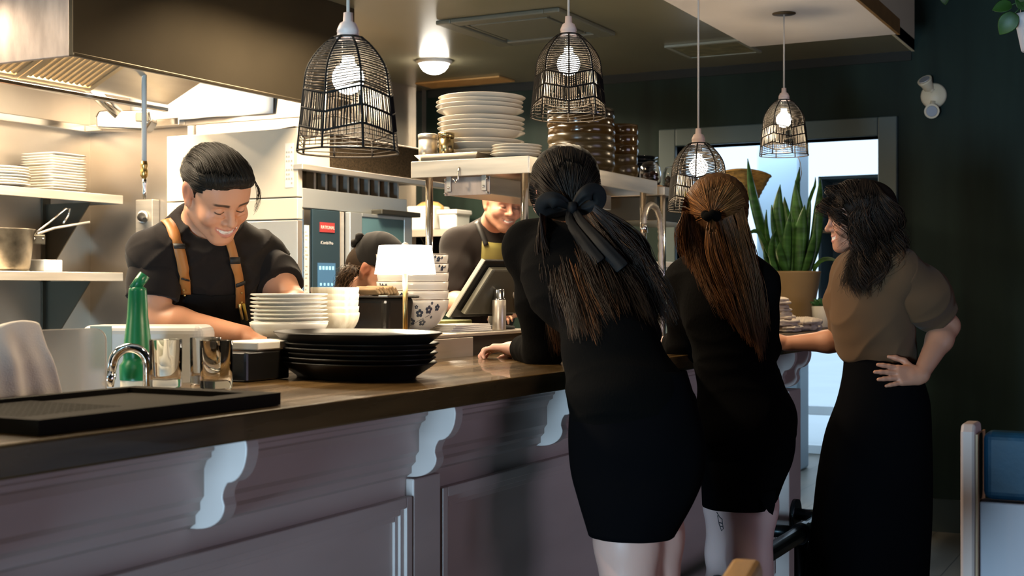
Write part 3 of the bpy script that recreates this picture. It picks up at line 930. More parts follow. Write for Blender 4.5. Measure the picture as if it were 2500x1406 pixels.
stack('dark_plate', plate_bm(0.115, 0.024), mat('black_blue_glaze', (0.012, 0.016, 0.020), rough=0.12), (5.78, 2.37, PZ - 0.021 + 0.06), 6, 0.016, 'glossy black plate behind the glass jars', 'plate', 'black plates on the pass shelf', 0.003)
o = bowl_bm(0.10, 0.06, 0.6).build('upturned_bowl', BLACK_GLOSS, loc=(5.78, 2.37, PZ - 0.021 + 0.0605))
o.rotation_euler = (PI, 0, 0)
tag(o, 'upturned black bowl carrying the glossy black plates', 'bowl')
CLEAR = mat('clear_glass', (1, 1, 1), rough=0.02, trans=1.0, ior=1.35)
for k, (x, y, r, h, what) in enumerate(((5.57, 2.20, 0.050, 0.125, 'nearer'), (5.80, 2.18, 0.047, 0.12, 'farther'))):
    j = thing('glass_dome', '%s glass dome of dried fruit on the lower second shelf' % what, 'jar', (x, y, PZ - 0.021), 0, 'glass domes on the second shelf')
    pr = [(r * 0.86, 0.012), (r * 0.98, 0.03), (r, h * 0.5), (r * 0.93, h * 0.75), (r * 0.66, h * 0.93), (0, h)]
    MB().lathe(pr, n=28).build('dome', CLEAR, j, solid=0.002)
    MB().lathe([(0, 0), (r * 1.15, 0), (r * 1.2, 0.008), (r * 1.1, 0.011), (0, 0.011)], n=28).build('base', mat('wood_base', (0.35, 0.2, 0.1), rough=0.5), j)
    mb = MB()
    for i in range(26):
        a, q, z = RNG.uniform(0, 6.28), r * 0.62 * math.sqrt(RNG.uniform()), RNG.uniform(0.026, h * 0.52)
        s = RNG.uniform(0.010, 0.017)
        mb.lathe([(0, -s * 0.7), (s * 0.8, -s * 0.4), (s, 0.1 * s), (s * 0.6, s * 0.6), (0, s * 0.8)], (q * math.cos(a), q * math.sin(a), z), 8)
    f = mb.build('dried_fruit', mat('dried_fruit', (0.06, 0.020, 0.008), rough=0.5, var=0.6, scale=30), j)
    f['kind'] = 'stuff'

# ---------------------------------------------------------------- ceiling fittings
ac = thing('ceiling_cassette', 'square air conditioning cassette set in the olive ceiling', 'air conditioner', (5.58, 2.83, ZC))
ACM = mat('cassette_grey', (0.13, 0.125, 0.095), rough=0.4)
mb = MB()
s = 0.30
for a, b, c, d in ((-s - 0.02, -s - 0.02, s + 0.02, -s + 0.06), (-s - 0.02, s - 0.06, s + 0.02, s + 0.02), (-s - 0.02, -s + 0.06, -s + 0.06, s - 0.06), (s - 0.06, -s + 0.06, s + 0.02, s - 0.06)):
    mb.box((a, b, -0.022), (c, d, -0.001))
mb.build('frame', ACM, ac, bevel=0.006)
MB().box((-s + 0.10, -s + 0.10, -0.018), (s - 0.10, s - 0.10, -0.004)).build('grille_panel', ACM, ac, bevel=0.004)
MB().box((-s + 0.06, -s + 0.06, -0.004), (s - 0.06, s - 0.06, -0.001)).build('air_slot', BLACK_MATT, ac)
for k in range(4):
    a = k * PI / 2
    f = MB().box((-0.2, s - 0.085, -0.014), (0.2, s - 0.07, -0.006)).build('louvre', ACM, ac)
    f.rotation_euler = (0.0, 0, a)
vent = thing('ceiling_vent', 'flat bronze return air grille in the dark ceiling', 'vent', (6.54, 2.23, ZC))
BRZ = mat('bronze_grille', (0.16, 0.13, 0.06), rough=0.45, metal=0.4, var=0.4, scale=16)
mb = MB().box((-0.19, -0.2, -0.012), (-0.165, 0.2, -0.001)).box((0.165, -0.2, -0.012), (0.19, 0.2, -0.001)).box((-0.165, -0.2, -0.012), (0.165, -0.18, -0.001)).box((-0.165, 0.18, -0.012), (0.165, 0.2, -0.001))
mb.build('frame', mat('vent_frame', (0.3, 0.3, 0.24), rough=0.4), vent)
mb = MB()
for k in range(16):
    mb.box((-0.16 + k * 0.0205, -0.18, -0.009), (-0.148 + k * 0.0205, 0.18, -0.002))
mb.build('slats', BRZ, vent)
MB().box((-0.165, -0.18, -0.002), (0.165, 0.18, -0.0005)).build('backing', BRZ, vent)
ht = thing('ceiling_hatch', 'long tan wooden hatch panel in the kitchen ceiling', 'hatch', (6.89, 3.92, ZC))
MB().box((-0.10, -0.29, -0.012), (0.10, 0.29, -0.001)).build('panel', mat('tan_wood_panel', (0.50, 0.27, 0.09), rough=0.6, var=0.1, scale=8), ht, bevel=0.003)
dl = thing('ceiling_downlight', 'bright round downlight glowing in the kitchen ceiling', 'light', (6.19, 3.715, ZC))
MB().lathe([(0.085, -0.001), (0.10, -0.001), (0.10, -0.012), (0.085, -0.02)], n=28).build('ring', WHITE_PL, dl)
MB().lathe([(0, -0.075), (0.03, -0.072), (0.058, -0.058), (0.076, -0.036), (0.083, -0.012), (0.083, -0.002)], n=28).build('lens', mat('lamp_lens', (1, 1, 1), emit=(1, 0.93, 0.80), estr=45), dl)
pl = bpy.data.lights.new('downlight_lamp', 'SPOT')
pl.energy = 70
pl.color = (1, 0.85, 0.62)
pl.spot_size = 2.95
pl.shadow_soft_size = 0.08
o = bpy.data.objects.new('downlight_lamp', pl)
COL.objects.link(o)
o.location = (6.19, 3.715, ZC - 0.10)
# ---------------------------------------------------------------- raised steel ledge and sink bench behind the bar
RX0, RX1, RZ = 2.42, 3.80, 1.138
rl = thing('raised_ledge', 'raised stainless ledge behind the bar carrying the bowls', 'ledge', (RX0, 1.905, 0))
MB().box((0, 0, RZ - 0.012), (RX1 - RX0, 0.25, RZ)).build('top', STEEL, rl, bevel=0.003)
MB().box((0, 0.0, 0.75), (0.30, 0.012, RZ - 0.013)).box((0.304, 0.0, 0.75), (0.98, 0.012, RZ - 0.013)).build('front_panel', STEEL, rl, bevel=0.002)
MB().box((0.984, 0.012, 0.75), (RX1 - RX0, 0.024, RZ - 0.013)).build('front_panel', STEEL_DARK, rl, bevel=0.002)
MB().box((0.02, 0.03, 0), (RX1 - RX0 - 0.02, 0.24, RZ - 0.013)).build('body', STEEL_WALL, rl)
sb = thing('sink_bench', 'low steel sink bench behind the left end of the bar', 'bench', (0.5, 1.905, 0))
MB().box((0, 0, 0.91), (1.91, 0.42, 0.95)).build('top', STEEL, sb, bevel=0.003)
MB().box((0.02, 0.02, 0), (1.89, 0.40, 0.91)).build('body', STEEL_WALL, sb)

# ---------------------------------------------------------------- bar mat
MX, MY, MZ = 1.272, 1.385, BZ + 0.0008
mt = thing('bar_mat', 'black rubber bar mat lying at the near end of the counter', 'mat', (MX, MY, MZ))
ML, MD = 0.528, 0.33
mb = MB().box((0, 0, 0), (ML, MD, 0.012))
mb.box((0, 0, 0.012), (ML, 0.05, 0.021)).box((0, MD - 0.02, 0.012), (ML, MD, 0.021)).box((0, 0.05, 0.012), (0.02, MD - 0.02, 0.021)).box((ML - 0.035, 0.05, 0.012), (ML, MD - 0.02, 0.021))
mb.build('base', BLACK_RUBBER, mt)
nb = MB()
for i in range(19):
    for j in range(20):
        nb.box((0.028 + i * 0.0126, 0.058 + j * 0.0126, 0.012), (0.0385 + i * 0.0126, 0.0685 + j * 0.0126, 0.0150))
nb.build('nubs', BLACK_RUBBER, mt)['kind'] = 'stuff'

# ---------------------------------------------------------------- tumblers
TUM = mat('tumbler_glass', (0.98, 0.97, 0.94), rough=0.01, trans=1.0, ior=1.12)
g0 = None
for x, y, lab in ((2.035, 1.725, 'straight clear tumbler nearest the black platters'), (2.135, 1.838, 'clear tumbler standing between its two neighbours'), (2.015, 1.838, 'clear tumbler next to the chrome tap')):
    if g0 is None:
        r, h = 0.0325, 0.096
        g0 = MB().lathe([(0, 0), (r - 0.003, 0), (r - 0.001, 0.003), (r, h - 0.001), (r - 0.001, h), (r - 0.0022, h - 0.001), (r - 0.004, 0.016), (0, 0.014)], n=40).build('tumbler', TUM)
        tag(g0, lab, 'glass', 'clear tumblers on the bar')
        g0.location = (x, y, BZ + 0.0008)
    else:
        dup(g0, (x, y, BZ + 0.0008), label=lab)

# ---------------------------------------------------------------- acrylic guard with towel
ac_ = MB()
poly = [(0, 0), (0.50, 0), (0.50, 0.095)] + [(0.475 + 0.025 * math.cos(a), 0.095 + 0.025 * math.sin(a)) for a in (0.3, 0.7, 1.1, 1.4)] + [(0.47, 0.122), (0, 0.122)]
ac_.prism(poly, (1.405, 1.893, BZ + 0.0008), (1, 0, 0), (0, 0, 1), (0, -0.006, 0))
o = ac_.build('splash_guard', mat('frosted_acrylic', (0.95, 0.88, 0.82), rough=0.22, trans=0.86, ior=1.15), bevel=0.0015)
tag(o, 'clear scuffed acrylic splash guard on the rear edge of the bar', 'splash guard')
TOWEL = mat('cotton_towel', (0.80, 0.72, 0.64), rough=0.95, bump=0.15, bscale=350)
rows = []
NI, NJ = 26, 34
for i in range(NI):
    u = i / (NI - 1)
    row = []
    for j in range(NJ):
        v = j / (NJ - 1)
        x = 1.44 + u * 0.29
        s = (v - 0.42)
        fold = 0.006 * math.sin(u * 19 + v * 2) + 0.004 * math.sin(u * 37 + 1.0)
        if s < 0:      # behind the guard
            y, z = 1.901 + 0.012 * math.sin(-s * 3) + abs(fold) * 0.4, 0.125 + s * 0.22
        else:
            drop = s * (0.175 + 0.075 * u * u + 0.02 * math.sin(u * 5))
            y, z = 1.881 - 0.022 * math.sin(min(1, s * 3) * PI / 2) - 0.012 * s - fold * min(1, s * 5), 0.125 - drop
        hump = 0.012 * math.exp(-(s / 0.10) ** 2)
        if s >= 0 and z < 0.004:
            z = 0.004
        row.append((x + 0.10 * max(0, s - 0.15) * (u - 0.35), y, BZ + z + hump + 0.008 * math.exp(-(s / 0.12) ** 2) * math.sin(u * 9)))
    rows.append(row)
o = MB().grid(rows).build('towel', TOWEL, solid=0.004, sub=1)
tag(o, 'white cotton towel draped over the acrylic splash guard', 'towel')

# ---------------------------------------------------------------- tap, pour bottle and things on the sink bench
fa = thing('swan_neck_tap', 'chrome swan-neck tap behind the tumblers', 'tap', (2.10, 1.965, 0.951))
CHROME = mat('chrome', (0.80, 0.78, 0.76), rough=0.07, metal=1.0)
pts = [(0, 0, 0.0), (0, 0, 0.155)]
dx, dy = -SN * 0.0 - 0.62, 0.78
for k in range(1, 13):
    a = PI - k / 12 * PI * 0.93
    pts.append((dx * 0.036 * (1 + math.cos(a)), dy * 0.036 * (1 + math.cos(a)), 0.155 + 0.038 * math.sin(a)))
e = V(*pts[-1])
pts.append(tuple(e + V(dx * 0.006, dy * 0.006, -0.03)))
MB().tube(pts, 0.0105, 14).build('spout', CHROME, fa)
MB().tube([tuple(e + V(dx * 0.005, dy * 0.005, -0.022)), tuple(e + V(dx * 0.011, dy * 0.011, -0.05))], 0.013, 14).build('nozzle', CHROME, fa)
MB().lathe([(0, 0), (0.022, 0), (0.022, 0.008), (0.013, 0.014), (0.0125, 0.03)], n=20).build('base', CHROME, fa)
gb = thing('pour_bottle', 'green long-necked plastic pour bottle with clear base', 'bottle', (2.17, 2.06, 0.951))
GRN = mat('green_plastic', (0.006, 0.155, 0.055), rough=0.32)
MB().lathe([(0, 0.0), (0.036, 0.0), (0.037, 0.01), (0.037, 0.12), (0.035, 0.122), (0, 0.12)], n=28).build('jar', mat('cloudy_plastic', (0.75, 0.66, 0.50), rough=0.3, trans=0.3), gb)
MB().lathe([(0, 0.0), (0.0375, 0.0), (0.0375, 0.095), (0, 0.095)], n=28).build('sauce', mat('brown_sauce', (0.16, 0.09, 0.04), rough=0.3), gb)
pr = [(0.038, 0.118), (0.039, 0.15), (0.032, 0.158), (0.030, 0.168), (0.0315, 0.175)]
for k in range(7):
    z = 0.185 + k * 0.011
    pr += [(0.0312 - k * 0.0013, z), (0.0306 - k * 0.0013, z + 0.0008)]
pr += [(0.0195, 0.312), (0.0185, 0.318), (0.012, 0.322), (0, 0.322)]
MB().lathe(pr, n=30).build('neck', GRN, gb)
MB().tube([(-0.006, 0.005, 0.315), (0.012, -0.009, 0.348)], [0.0125, 0.0125], 16).build('spout', GRN, gb)
for x, y, s, lab in ((2.26, 2.06, 1.0, 'small white squeeze bottle with a cone tip behind the tumblers'), (2.145, 1.955, 0.8, 'smaller white squeeze bottle beside the tap')):
    q = thing('squeeze_bottle', lab, 'bottle', (x, y, 0.951), 0, 'white squeeze bottles on the sink bench')
    MB().lathe([(0, 0), (0.024 * s, 0), (0.025 * s, 0.01), (0.025 * s, 0.115), (0.021 * s, 0.125), (0, 0.125)], n=20).build('body', WHITE_PL, q)
    MB().lathe([(0.022 * s, 0.12), (0.022 * s, 0.133), (0.010 * s, 0.14), (0.004 * s, 0.178), (0, 0.178)], n=20).build('cap', WHITE_PL, q)
CLB = mat('clear_bin', (0.85, 0.80, 0.76), rough=0.35, trans=0.45, ior=1.3)
tb = thing('prep_bin', 'long translucent bin standing in front of the smiling cook', 'bin', (2.36, 2.18, 0.951))
tb.rotation_euler = (0, 0, TH - PI / 2)
mb = MB().box((-0.16, -0.07, 0), (0.125, 0.07, 0.232))
mb.build('body', CLB, tb, bevel=0.02, seg=4)
MB().box((-0.135, -0.0715, 0.13), (-0.085, -0.0703, 0.231)).build('label', mat('steel_green_label', (0.30, 0.32, 0.24), rough=0.5), tb)
o = MB().box((-0.10, -0.06, 0), (0.10, 0.06, 0.15)).build('drawer_tub', BLACK_GLOSS, bevel=0.008, loc=(2.27, 1.83, BZ + 0.0008))
o.scale = (0.75, 0.85, 0.42)
o.rotation_euler = (0, 0, 0.0)
tag(o, 'low black tub standing between the tumblers and the platters', 'tub')
o = MB().box((-0.075, -0.05, 0), (0.09, 0.05, 0.018)).build('paper_stack', mat('white_paper', (0.82, 0.78, 0.72), rough=0.8), bevel=0.003, loc=(2.31, 1.83, BZ + 0.066))
tag(o, 'white stack of paper lying on the low black tub', 'paper')
o = MB().grid([[(0.02 * i, 0.018 * j, 0.012 + 0.014 * math.sin(i * 1.1) * math.cos(j * 0.9) + (0.02 if 1 < i < 5 else 0)) for j in range(7)] for i in range(7)]).build('wiping_cloth', mat('white_cotton', (0.82, 0.78, 0.72), rough=0.95), solid=0.004, sub=1, loc=(1.93, 2.07, 0.97))
o.location.z = 0.975
tag(o, 'crumpled white wiping cloth beside the green pour bottle', 'cloth')
# steel pans sunk along the bench
for k, (x, lab) in enumerate(((1.80, 'steel pan on the sink bench nearest the towel'), (1.98, 'steel pan on the sink bench nearest the tap'))):
    pn = MB().box((-0.075, -0.11, 0), (0.075, 0.11, 0.004)).box((-0.08, -0.115, 0.0), (-0.074, 0.115, 0.03)).box((0.074, -0.115, 0.0), (0.08, 0.115, 0.03)).box((-0.074, -0.115, 0.0), (0.074, -0.109, 0.03)).box((-0.074, 0.109, 0.0), (0.074, 0.115, 0.03))
    o = pn.build('steel_pan', STEEL_BRIGHT, loc=(x, 2.14, 0.951))
    tag(o, lab, 'pan', 'steel pans on the sink bench')

# ---------------------------------------------------------------- oval black platters
def oval(r, h, foot, n=56):
    prof = [(0, 0.002), (foot * r - 0.008, 0.002), (foot * r - 0.006, 0), (foot * r, 0), (foot * r + 0.002, 0.004), (0.90 * r, h * 0.62), (r - 0.003, h - 0.002), (r, h), (r - 0.003, h + 0.002), (0.88 * r, h * 0.62 + 0.004), (foot * r, 0.006), (0, 0.006)]
    return MB().lathe(prof, n=n, sx=0.72, sy=1.0)


PLT = mat('black_stoneware', (0.013, 0.011, 0.009), rough=0.42, spec=0.3)
pz = BZ + 0.0008
for k, (r, h, dz) in enumerate(((0.222, 0.036, 0.0105), (0.222, 0.036, 0.0105), (0.222, 0.036, 0.0105), (0.222, 0.036, 0.0105), (0.223, 0.036, 0.016), (0.234, 0.042, 0.0))):
    o = oval(r, h, 0.74).build('oval_platter', PLT, loc=(2.445 + RNG.normal() * 0.0015, 1.672 + RNG.normal() * 0.0015, pz))
    o.rotation_euler = (0, 0, -0.42)
    tag(o, '%s black oval platter of the stack on the bar' % nth(5 - k, 6), 'platter', 'black oval platters on the bar')
    pz += dz

# ---------------------------------------------------------------- cordless table lamp
LX, LY = 2.80, 1.765
lp = thing('table_lamp', 'small brass table lamp with glowing white shade on the bar', 'lamp', (LX, LY, BZ + 0.0008))
GOLD = mat('pale_brass', (0.75, 0.52, 0.20), rough=0.28, metal=0.9)
MB().lathe([(0, 0), (0.05, 0), (0.052, 0.004), (0.05, 0.012), (0.012, 0.016), (0.0065, 0.022)], n=30).build('base', GOLD, lp)
MB().tube([(0, 0, 0.014), (0, 0, 0.285)], 0.0062, 14).build('stem', GOLD, lp)
MB().lathe([(0.0775, 0.234), (0.0665, 0.306), (0.0655, 0.306), (0.0765, 0.234)], n=40).build('lamp_shade', mat('glowing_shade', (0.9, 0.88, 0.82), rough=0.8, emit=(1.0, 0.94, 0.84), estr=2.4), lp)
MB().lathe([(0, 0.303), (0.0655, 0.303), (0.0655, 0.305), (0.012, 0.305), (0.006, 0.313), (0, 0.315)], n=40).build('shade_cap', WHITE_PL, lp)
pl = bpy.data.lights.new('table_lamp_light', 'POINT')
pl.energy = 3.2
pl.color = (1, 0.86, 0.66)
pl.shadow_soft_size = 0.03
o = bpy.data.objects.new('table_lamp_light', pl)
COL.objects.link(o)
o.location = (LX, LY + 0.02, BZ + 0.225)

# ---------------------------------------------------------------- crockery on the ledge
lz = RZ + 0.001
bw = bowl_bm(0.098, 0.045, 0.55)
b0 = bw.build('deep_plate', WHITE_CER, loc=(2.665, 2.025, lz))
tag(b0, 'lowest deep white dish under the white plate stack', 'dish')
stack('dinner_plate', plate_bm(0.097, 0.017, foot=0.6), WHITE_CER, (2.665, 2.025, lz + 0.030), 8, 0.0098, 'white plate of the stack in front of the smiling cook', 'plate', 'white plates on the raised ledge', 0.002)
CUPM = mat('cream_brushed_glaze', (0.78, 0.68, 0.50), rough=0.25, var=0.35, scale=9, stretch=(5, 5, 0.25), color2=(0.86, 0.82, 0.70))
REDF = mat('red_foot_glaze', (0.45, 0.05, 0.025), rough=0.25)


def cup_foot(o):
    MB().lathe([(0, 0), (0.030, 0), (0.030, 0.010), (0.027, 0.012), (0, 0.012)], n=28).build('foot', WHITE_CER, o)
    MB().lathe([(0.0305, 0.007), (0.0315, 0.012), (0.033, 0.019), (0.030, 0.019)], n=28).build('red_band', REDF, o)


cz = lz
for k in range(5):
    o = bowl_bm(0.064, 0.066, 0.47, n=36, curve=0.62).build('tea_bowl', CUPM, loc=(2.835 + RNG.normal() * 0.001, 2.005 + RNG.normal() * 0.001, cz))
    tag(o, '%s cream streaked tea bowl of the nested pile' % nth(4 - k, 5), 'bowl', 'cream tea bowls on the raised ledge')
    if k == 0:
        cup_foot(o)
    cz += 0.0165
kb = thing('black_caddy', 'black plastic caddy of wrapped cutlery on the ledge', 'caddy', (3.095, 2.03, lz))
mb = MB().box((-0.075, -0.068, 0), (0.075, 0.068, 0.107))
mb.v = [(x * (0.88 if z < 0.05 else 1), y * (0.88 if z < 0.05 else 1), z) for x, y, z in mb.v]
mb.build('body', BLACK_GLOSS, kb, bevel=0.018, seg=4)
MB().box((-0.083, -0.076, 0.103), (0.083, 0.076, 0.110)).build('rim', BLACK_GLOSS, kb, bevel=0.004)
for k in range(7):
    o = MB().obox((0, 0, 0), (0.014, 0.045, 0.004), Matrix.Rotation(0.55 + k * 0.05, 3, 'Y')).build('cutlery_roll', mat('brown_napkin', (0.45, 0.30, 0.16) if True else None, rough=0.8, var=0.3, scale=20), bevel=0.003, loc=(3.035 + k * 0.016, 2.045, lz + 0.1215 + 0.002 * (k % 3)))
    tag(o, '%s brown cutlery roll lying in the black caddy, counted from the left' % ['first', 'second', 'third', 'fourth', 'fifth', 'sixth', 'last'][k], 'cutlery roll', 'cutlery rolls in the black caddy')
# blossom bowls
FLW = mat('blossom_blue', (0.035, 0.05, 0.085), rough=0.3)
FBR, FBH, FBF = 0.107, 0.098, 0.46


def fb_r(a, curve=0.55):
    return FBF * FBR + (FBR - FBF * FBR) * math.sin(a * PI / 2) ** (curve * 1.6), 0.008 + (FBH - 0.008) * a ** 1.25


def blossom(mb, th, a, s, petals=5):
    def P(dt, da):
        r, z = fb_r(min(1, max(0.02, a + da / 0.09)))
        t = th + dt / r
        return V((r + 0.0007) * math.cos(t), (r + 0.0007) * math.sin(t), z)
    for p in range(petals):
        an = 2 * PI * p / petals + 0.3
        c = (math.cos(an) * s * 0.62, math.sin(an) * s * 0.62)
        ring = [P(c[0] + math.cos(q) * s * 0.42, c[1] + math.sin(q) * s * 0.42) for q in [2 * PI * k / 8 for k in range(8)]]
        mb.add(ring, [tuple(range(8))])


def twig(mb, pts_, w):
    for i in range(len(pts_) - 1):
        (t0, a0), (t1, a1) = pts_[i], pts_[i + 1]
        q = []
        for t, a, e in ((t0, a0, w), (t1, a1, w), (t1, a1, -w), (t0, a0, -w)):
            r, z = fb_r(a + e)
            q.append(V((r + 0.0006) * math.cos(t), (r + 0.0006) * math.sin(t), z))
        mb.add(q, [(0, 1, 2, 3)])


fz = lz
view = math.atan2(-2.06, -3.30)
for k in range(6):
    o = bowl_bm(FBR, FBH, FBF).build('blossom_bowl', WHITE_CER, loc=(3.31 + RNG.normal() * 0.0012, 2.06 + RNG.normal() * 0.0012, fz))
    tag(o, '%s white bowl with blue blossoms of the tall nested pile' % nth(5 - k, 6), 'bowl', 'blossom bowls on the raised ledge')
    mb = MB()
    off = view + (0.25, -0.30, -0.95, 2.6, 0.95, 0.8)[k]
    if k == 0:
        for t, a, s in ((-0.05, 0.62, 0.011), (0.22, 0.72, 0.011), (-0.30, 0.36, 0.011), (0.10, 0.32, 0.010), (0.5, 0.78, 0.009), (-0.15, 0.8, 0.005), (0.36, 0.5, 0.004), (0.3, 0.9, 0.004)):
            blossom(mb, off + t, a, s)
        twig(mb, [(off - 0.38, 0.2), (off - 0.2, 0.3), (off, 0.42), (off + 0.25, 0.55), (off + 0.52, 0.72)], 0.009)
        twig(mb, [(off - 0.1, 0.36), (off - 0.05, 0.6)], 0.007)
    else:
        for t, a, s in ((0, 0.86, 0.007), (0.15, 0.9, 0.0035), (-0.13, 0.92, 0.0035)):
            blossom(mb, off + t, a, s)
        twig(mb, [(off - 0.1, 0.8), (off + 0.12, 0.9)], 0.008)
    mb.build('blossom_print', FLW, o)
    MB().lathe([(FBR - 0.003, FBH + 0.0008), (FBR + 0.0006, FBH + 0.0004), (FBR + 0.0004, FBH - 0.0016)], n=40).build('rim_line', mat('rim_line', (0.16, 0.12, 0.09), rough=0.3), o)
    fz += 0.0265

# ---------------------------------------------------------------- order terminal, papers, steel flask
td = thing('order_terminal', 'black tilted touchscreen order terminal seen from behind', 'terminal', (3.62, 2.03, lz))
A, B = at(1093, 772, 4.06) - td.location, at(1180, 634, 4.06) - td.location
ax1 = B - A
ax2 = V(0.93, -0.36, 0).normalized()
nn = ax1.cross(ax2).normalized()
R = Matrix((ax2, ax1.normalized(), ax2.cross(ax1.normalized()))).transposed()
hw, hh = 0.13, ax1.length / 2
c = (A + B) / 2 + ax2 * hw
MB().obox(c, (hw, hh, 0.008), R).build('screen_case', BLACK_GLOSS, td, bevel=0.003)
MB().obox(c - ax2 * (hw + 0.0), (0.0025, hh + 0.001, 0.009), R).build('case_edge', mat('pale_bezel', (0.62, 0.60, 0.52), rough=0.3), td, bevel=0.001)
nb_ = R @ V(0, 0, 1)
if nb_.z > 0:
    nb_ = -nb_
cb_ = c + nb_ * 0.024
MB().obox(cb_ + ax2 * 0.01, (hw - 0.02, hh - 0.02, 0.014), R).build('back_housing', mat('terminal_grey', (0.07, 0.065, 0.05), rough=0.35), td, bevel=0.006)
MB().obox(cb_ - ax2 * (hw - 0.03), (0.003, hh - 0.022, 0.010), R).build('housing_edge', mat('housing_edge_grey', (0.25, 0.24, 0.19), rough=0.4), td, bevel=0.001)
MB().tube([cb_ + nb_ * 0.01 + ax2 * 0.06, V(0.10, -0.02, 0.09), V(0.10, -0.02, 0.012)], [0.022, 0.018, 0.018], 12).build('arm', STEEL, td)
MB().lathe([(0, 0), (0.07, 0), (0.07, 0.008), (0.02, 0.013), (0, 0.013)], (0.10, -0.02, 0), 24).build('foot', BLACK_MATT, td)
p0 = cb_ + nb_ * 0.012 - ax1 * 0.25
MB().tube([p0, p0 + V(0.01, -0.02, -0.04), V(0.06, -0.07, 0.012), V(0.11, -0.06, 0.006), V(0.16, -0.03, 0.006)], 0.0045, 8).build('cable', BLACK_MATT, td)
fk = thing('steel_flask', 'brushed steel pepper mill standing beside the order terminal', 'mill', (3.61, 1.930, lz))
MB().lathe([(0, 0), (0.021, 0), (0.0215, 0.002), (0.0215, 0.092), (0.020, 0.094), (0, 0.094)], n=28).build('body', STEEL, fk)
MB().lathe([(0.0195, 0.094), (0.0195, 0.098), (0.017, 0.099), (0.017, 0.125), (0.015, 0.128), (0, 0.128)], n=28).build('top', STEEL_BRIGHT, fk)
for k in range(4):
    o = MB().box((-0.09, -0.055, 0), (0.09, 0.055, 0.005)).build('menu_sheet', MATS['white_paper'], bevel=0.001, loc=(3.47, 1.995, lz + 0.0055 * k))
    o.rotation_euler = (0, 0, -0.25 + 0.05 * k)
    tag(o, '%s white menu sheet of the pile under the terminal' % nth(3 - k, 4), 'paper', 'menu sheets on the raised ledge')
o = MB().box((-0.085, -0.05, 0), (0.085, 0.05, 0.03)).build('order_pad', mat('olive_card', (0.24, 0.23, 0.06), rough=0.7), bevel=0.003, loc=(3.66, 2.075, lz))
o.location = (3.55, 2.09, lz + 0.0)
tag(o, 'olive green order pad behind the menu sheets', 'pad')
o = tub('spice_tub', 'pale tub with orange sauce behind the order terminal', (4.06, 2.32, 0.9205), 0.09, 0.08, 0.17, mat('orange_food', (0.75, 0.33, 0.12), rough=0.5), cat='tub')
# ---------------------------------------------------------------- woven wire pendants
WIRE = mat('black_rattan', (0.008, 0.006, 0.0045), rough=0.6, spec=0.2)
SOCK = mat('socket_pink_white', (0.78, 0.58, 0.50), rough=0.5)
CORD = mat('cloth_cord', (0.62, 0.52, 0.44), rough=0.9)
BULB = mat('bulb_glow', (1, 1, 1), emit=(1.0, 0.93, 0.82), estr=32)
PR, PH = 0.107, 0.236


def pend_r(t):
    if t < 0.40:
        s = t / 0.40
        return 0.030 + (0.091 - 0.030) * math.sin(s * PI / 2) ** 0.85
    s = (t - 0.40) / 0.60
    return 0.091 + (PR - 0.091) * s ** 0.9


NR = 8


def zig(th, base, amp, ph=0):
    s = (th / (2 * PI) * NR + ph) % 2.0
    return base + amp * (abs(s - 1.0) * 2 - 1)


def shade_bm(seed):
    rg = random.Random(seed)
    mb = MB()

    def P(t, th):
        r = pend_r(t)
        # slightly faceted between the ribs
        f = (th / (2 * PI) * NR) % 1.0
        r *= 1 - 0.035 * math.sin(f * PI)
        return V(r * math.cos(th), r * math.sin(th), -t * PH)
    for k in range(NR):
        th = 2 * PI * k / NR
        mb.tube([P(t / 16, th) for t in range(17)], 0.0028, 5)
    th_n = 48
    lev = [(0.50, 0.035, 0), (0.66, 0.035, 0), (0.82, 0.035, 0)]
    for i in range(1, 21):
        s = i / 21
        j = rg.uniform(-0.004, 0.004)
        mb.tube([P(0.02 + s * (zig(2 * PI * k / th_n, *lev[0]) - 0.02) + j, 2 * PI * k / th_n) for k in range(th_n)], 0.0017, 4, closed=True)
    for b, a, p in lev:
        mb.tube([P(zig(2 * PI * k / th_n, b, a, p), 2 * PI * k / th_n) for k in range(th_n)], 0.0024, 5, closed=True)
        mb.tube([P(zig(2 * PI * k / th_n, b, a, p) + 0.008, 2 * PI * k / th_n) for k in range(th_n)], 0.0012, 4, closed=True)
    nv = 104
    for q in (0, 1):
        for k in range(nv):
            th = 2 * PI * k / nv + rg.uniform(-0.01, 0.01)
            a, b = zig(th, *lev[q]), zig(th, *lev[q + 1])
            th2 = th + rg.uniform(-0.02, 0.02)
            mb.tube([P(a, th), P((a + b) / 2, (th + th2) / 2), P(b, th2)], 0.0019, 4, caps=False)
    # loose lower net: uprights only, and sweeping wires
    for i in range(4):
        s = 0.2 + i * 0.2
        mb.tube([P(zig(2 * PI * k / th_n, *lev[2]) * (1 - s) + s * 1.0, 2 * PI * k / th_n) for k in range(th_n)], 0.0011, 4, closed=True)
    for k in range(40):
        th = 2 * PI * k / 40
        a = zig(th, *lev[2])
        mb.tube([P(a, th), P(a + (1 - a) * 0.45, th)], 0.0009, 4, caps=False)
    mb.tube([P(1.0, 2 * PI * k / th_n) for k in range(th_n)], 0.0024, 5, closed=True)
    mb.tube([P(0.0, 2 * PI * k / 24) for k in range(24)], 0.0022, 5, closed=True)
    return mb


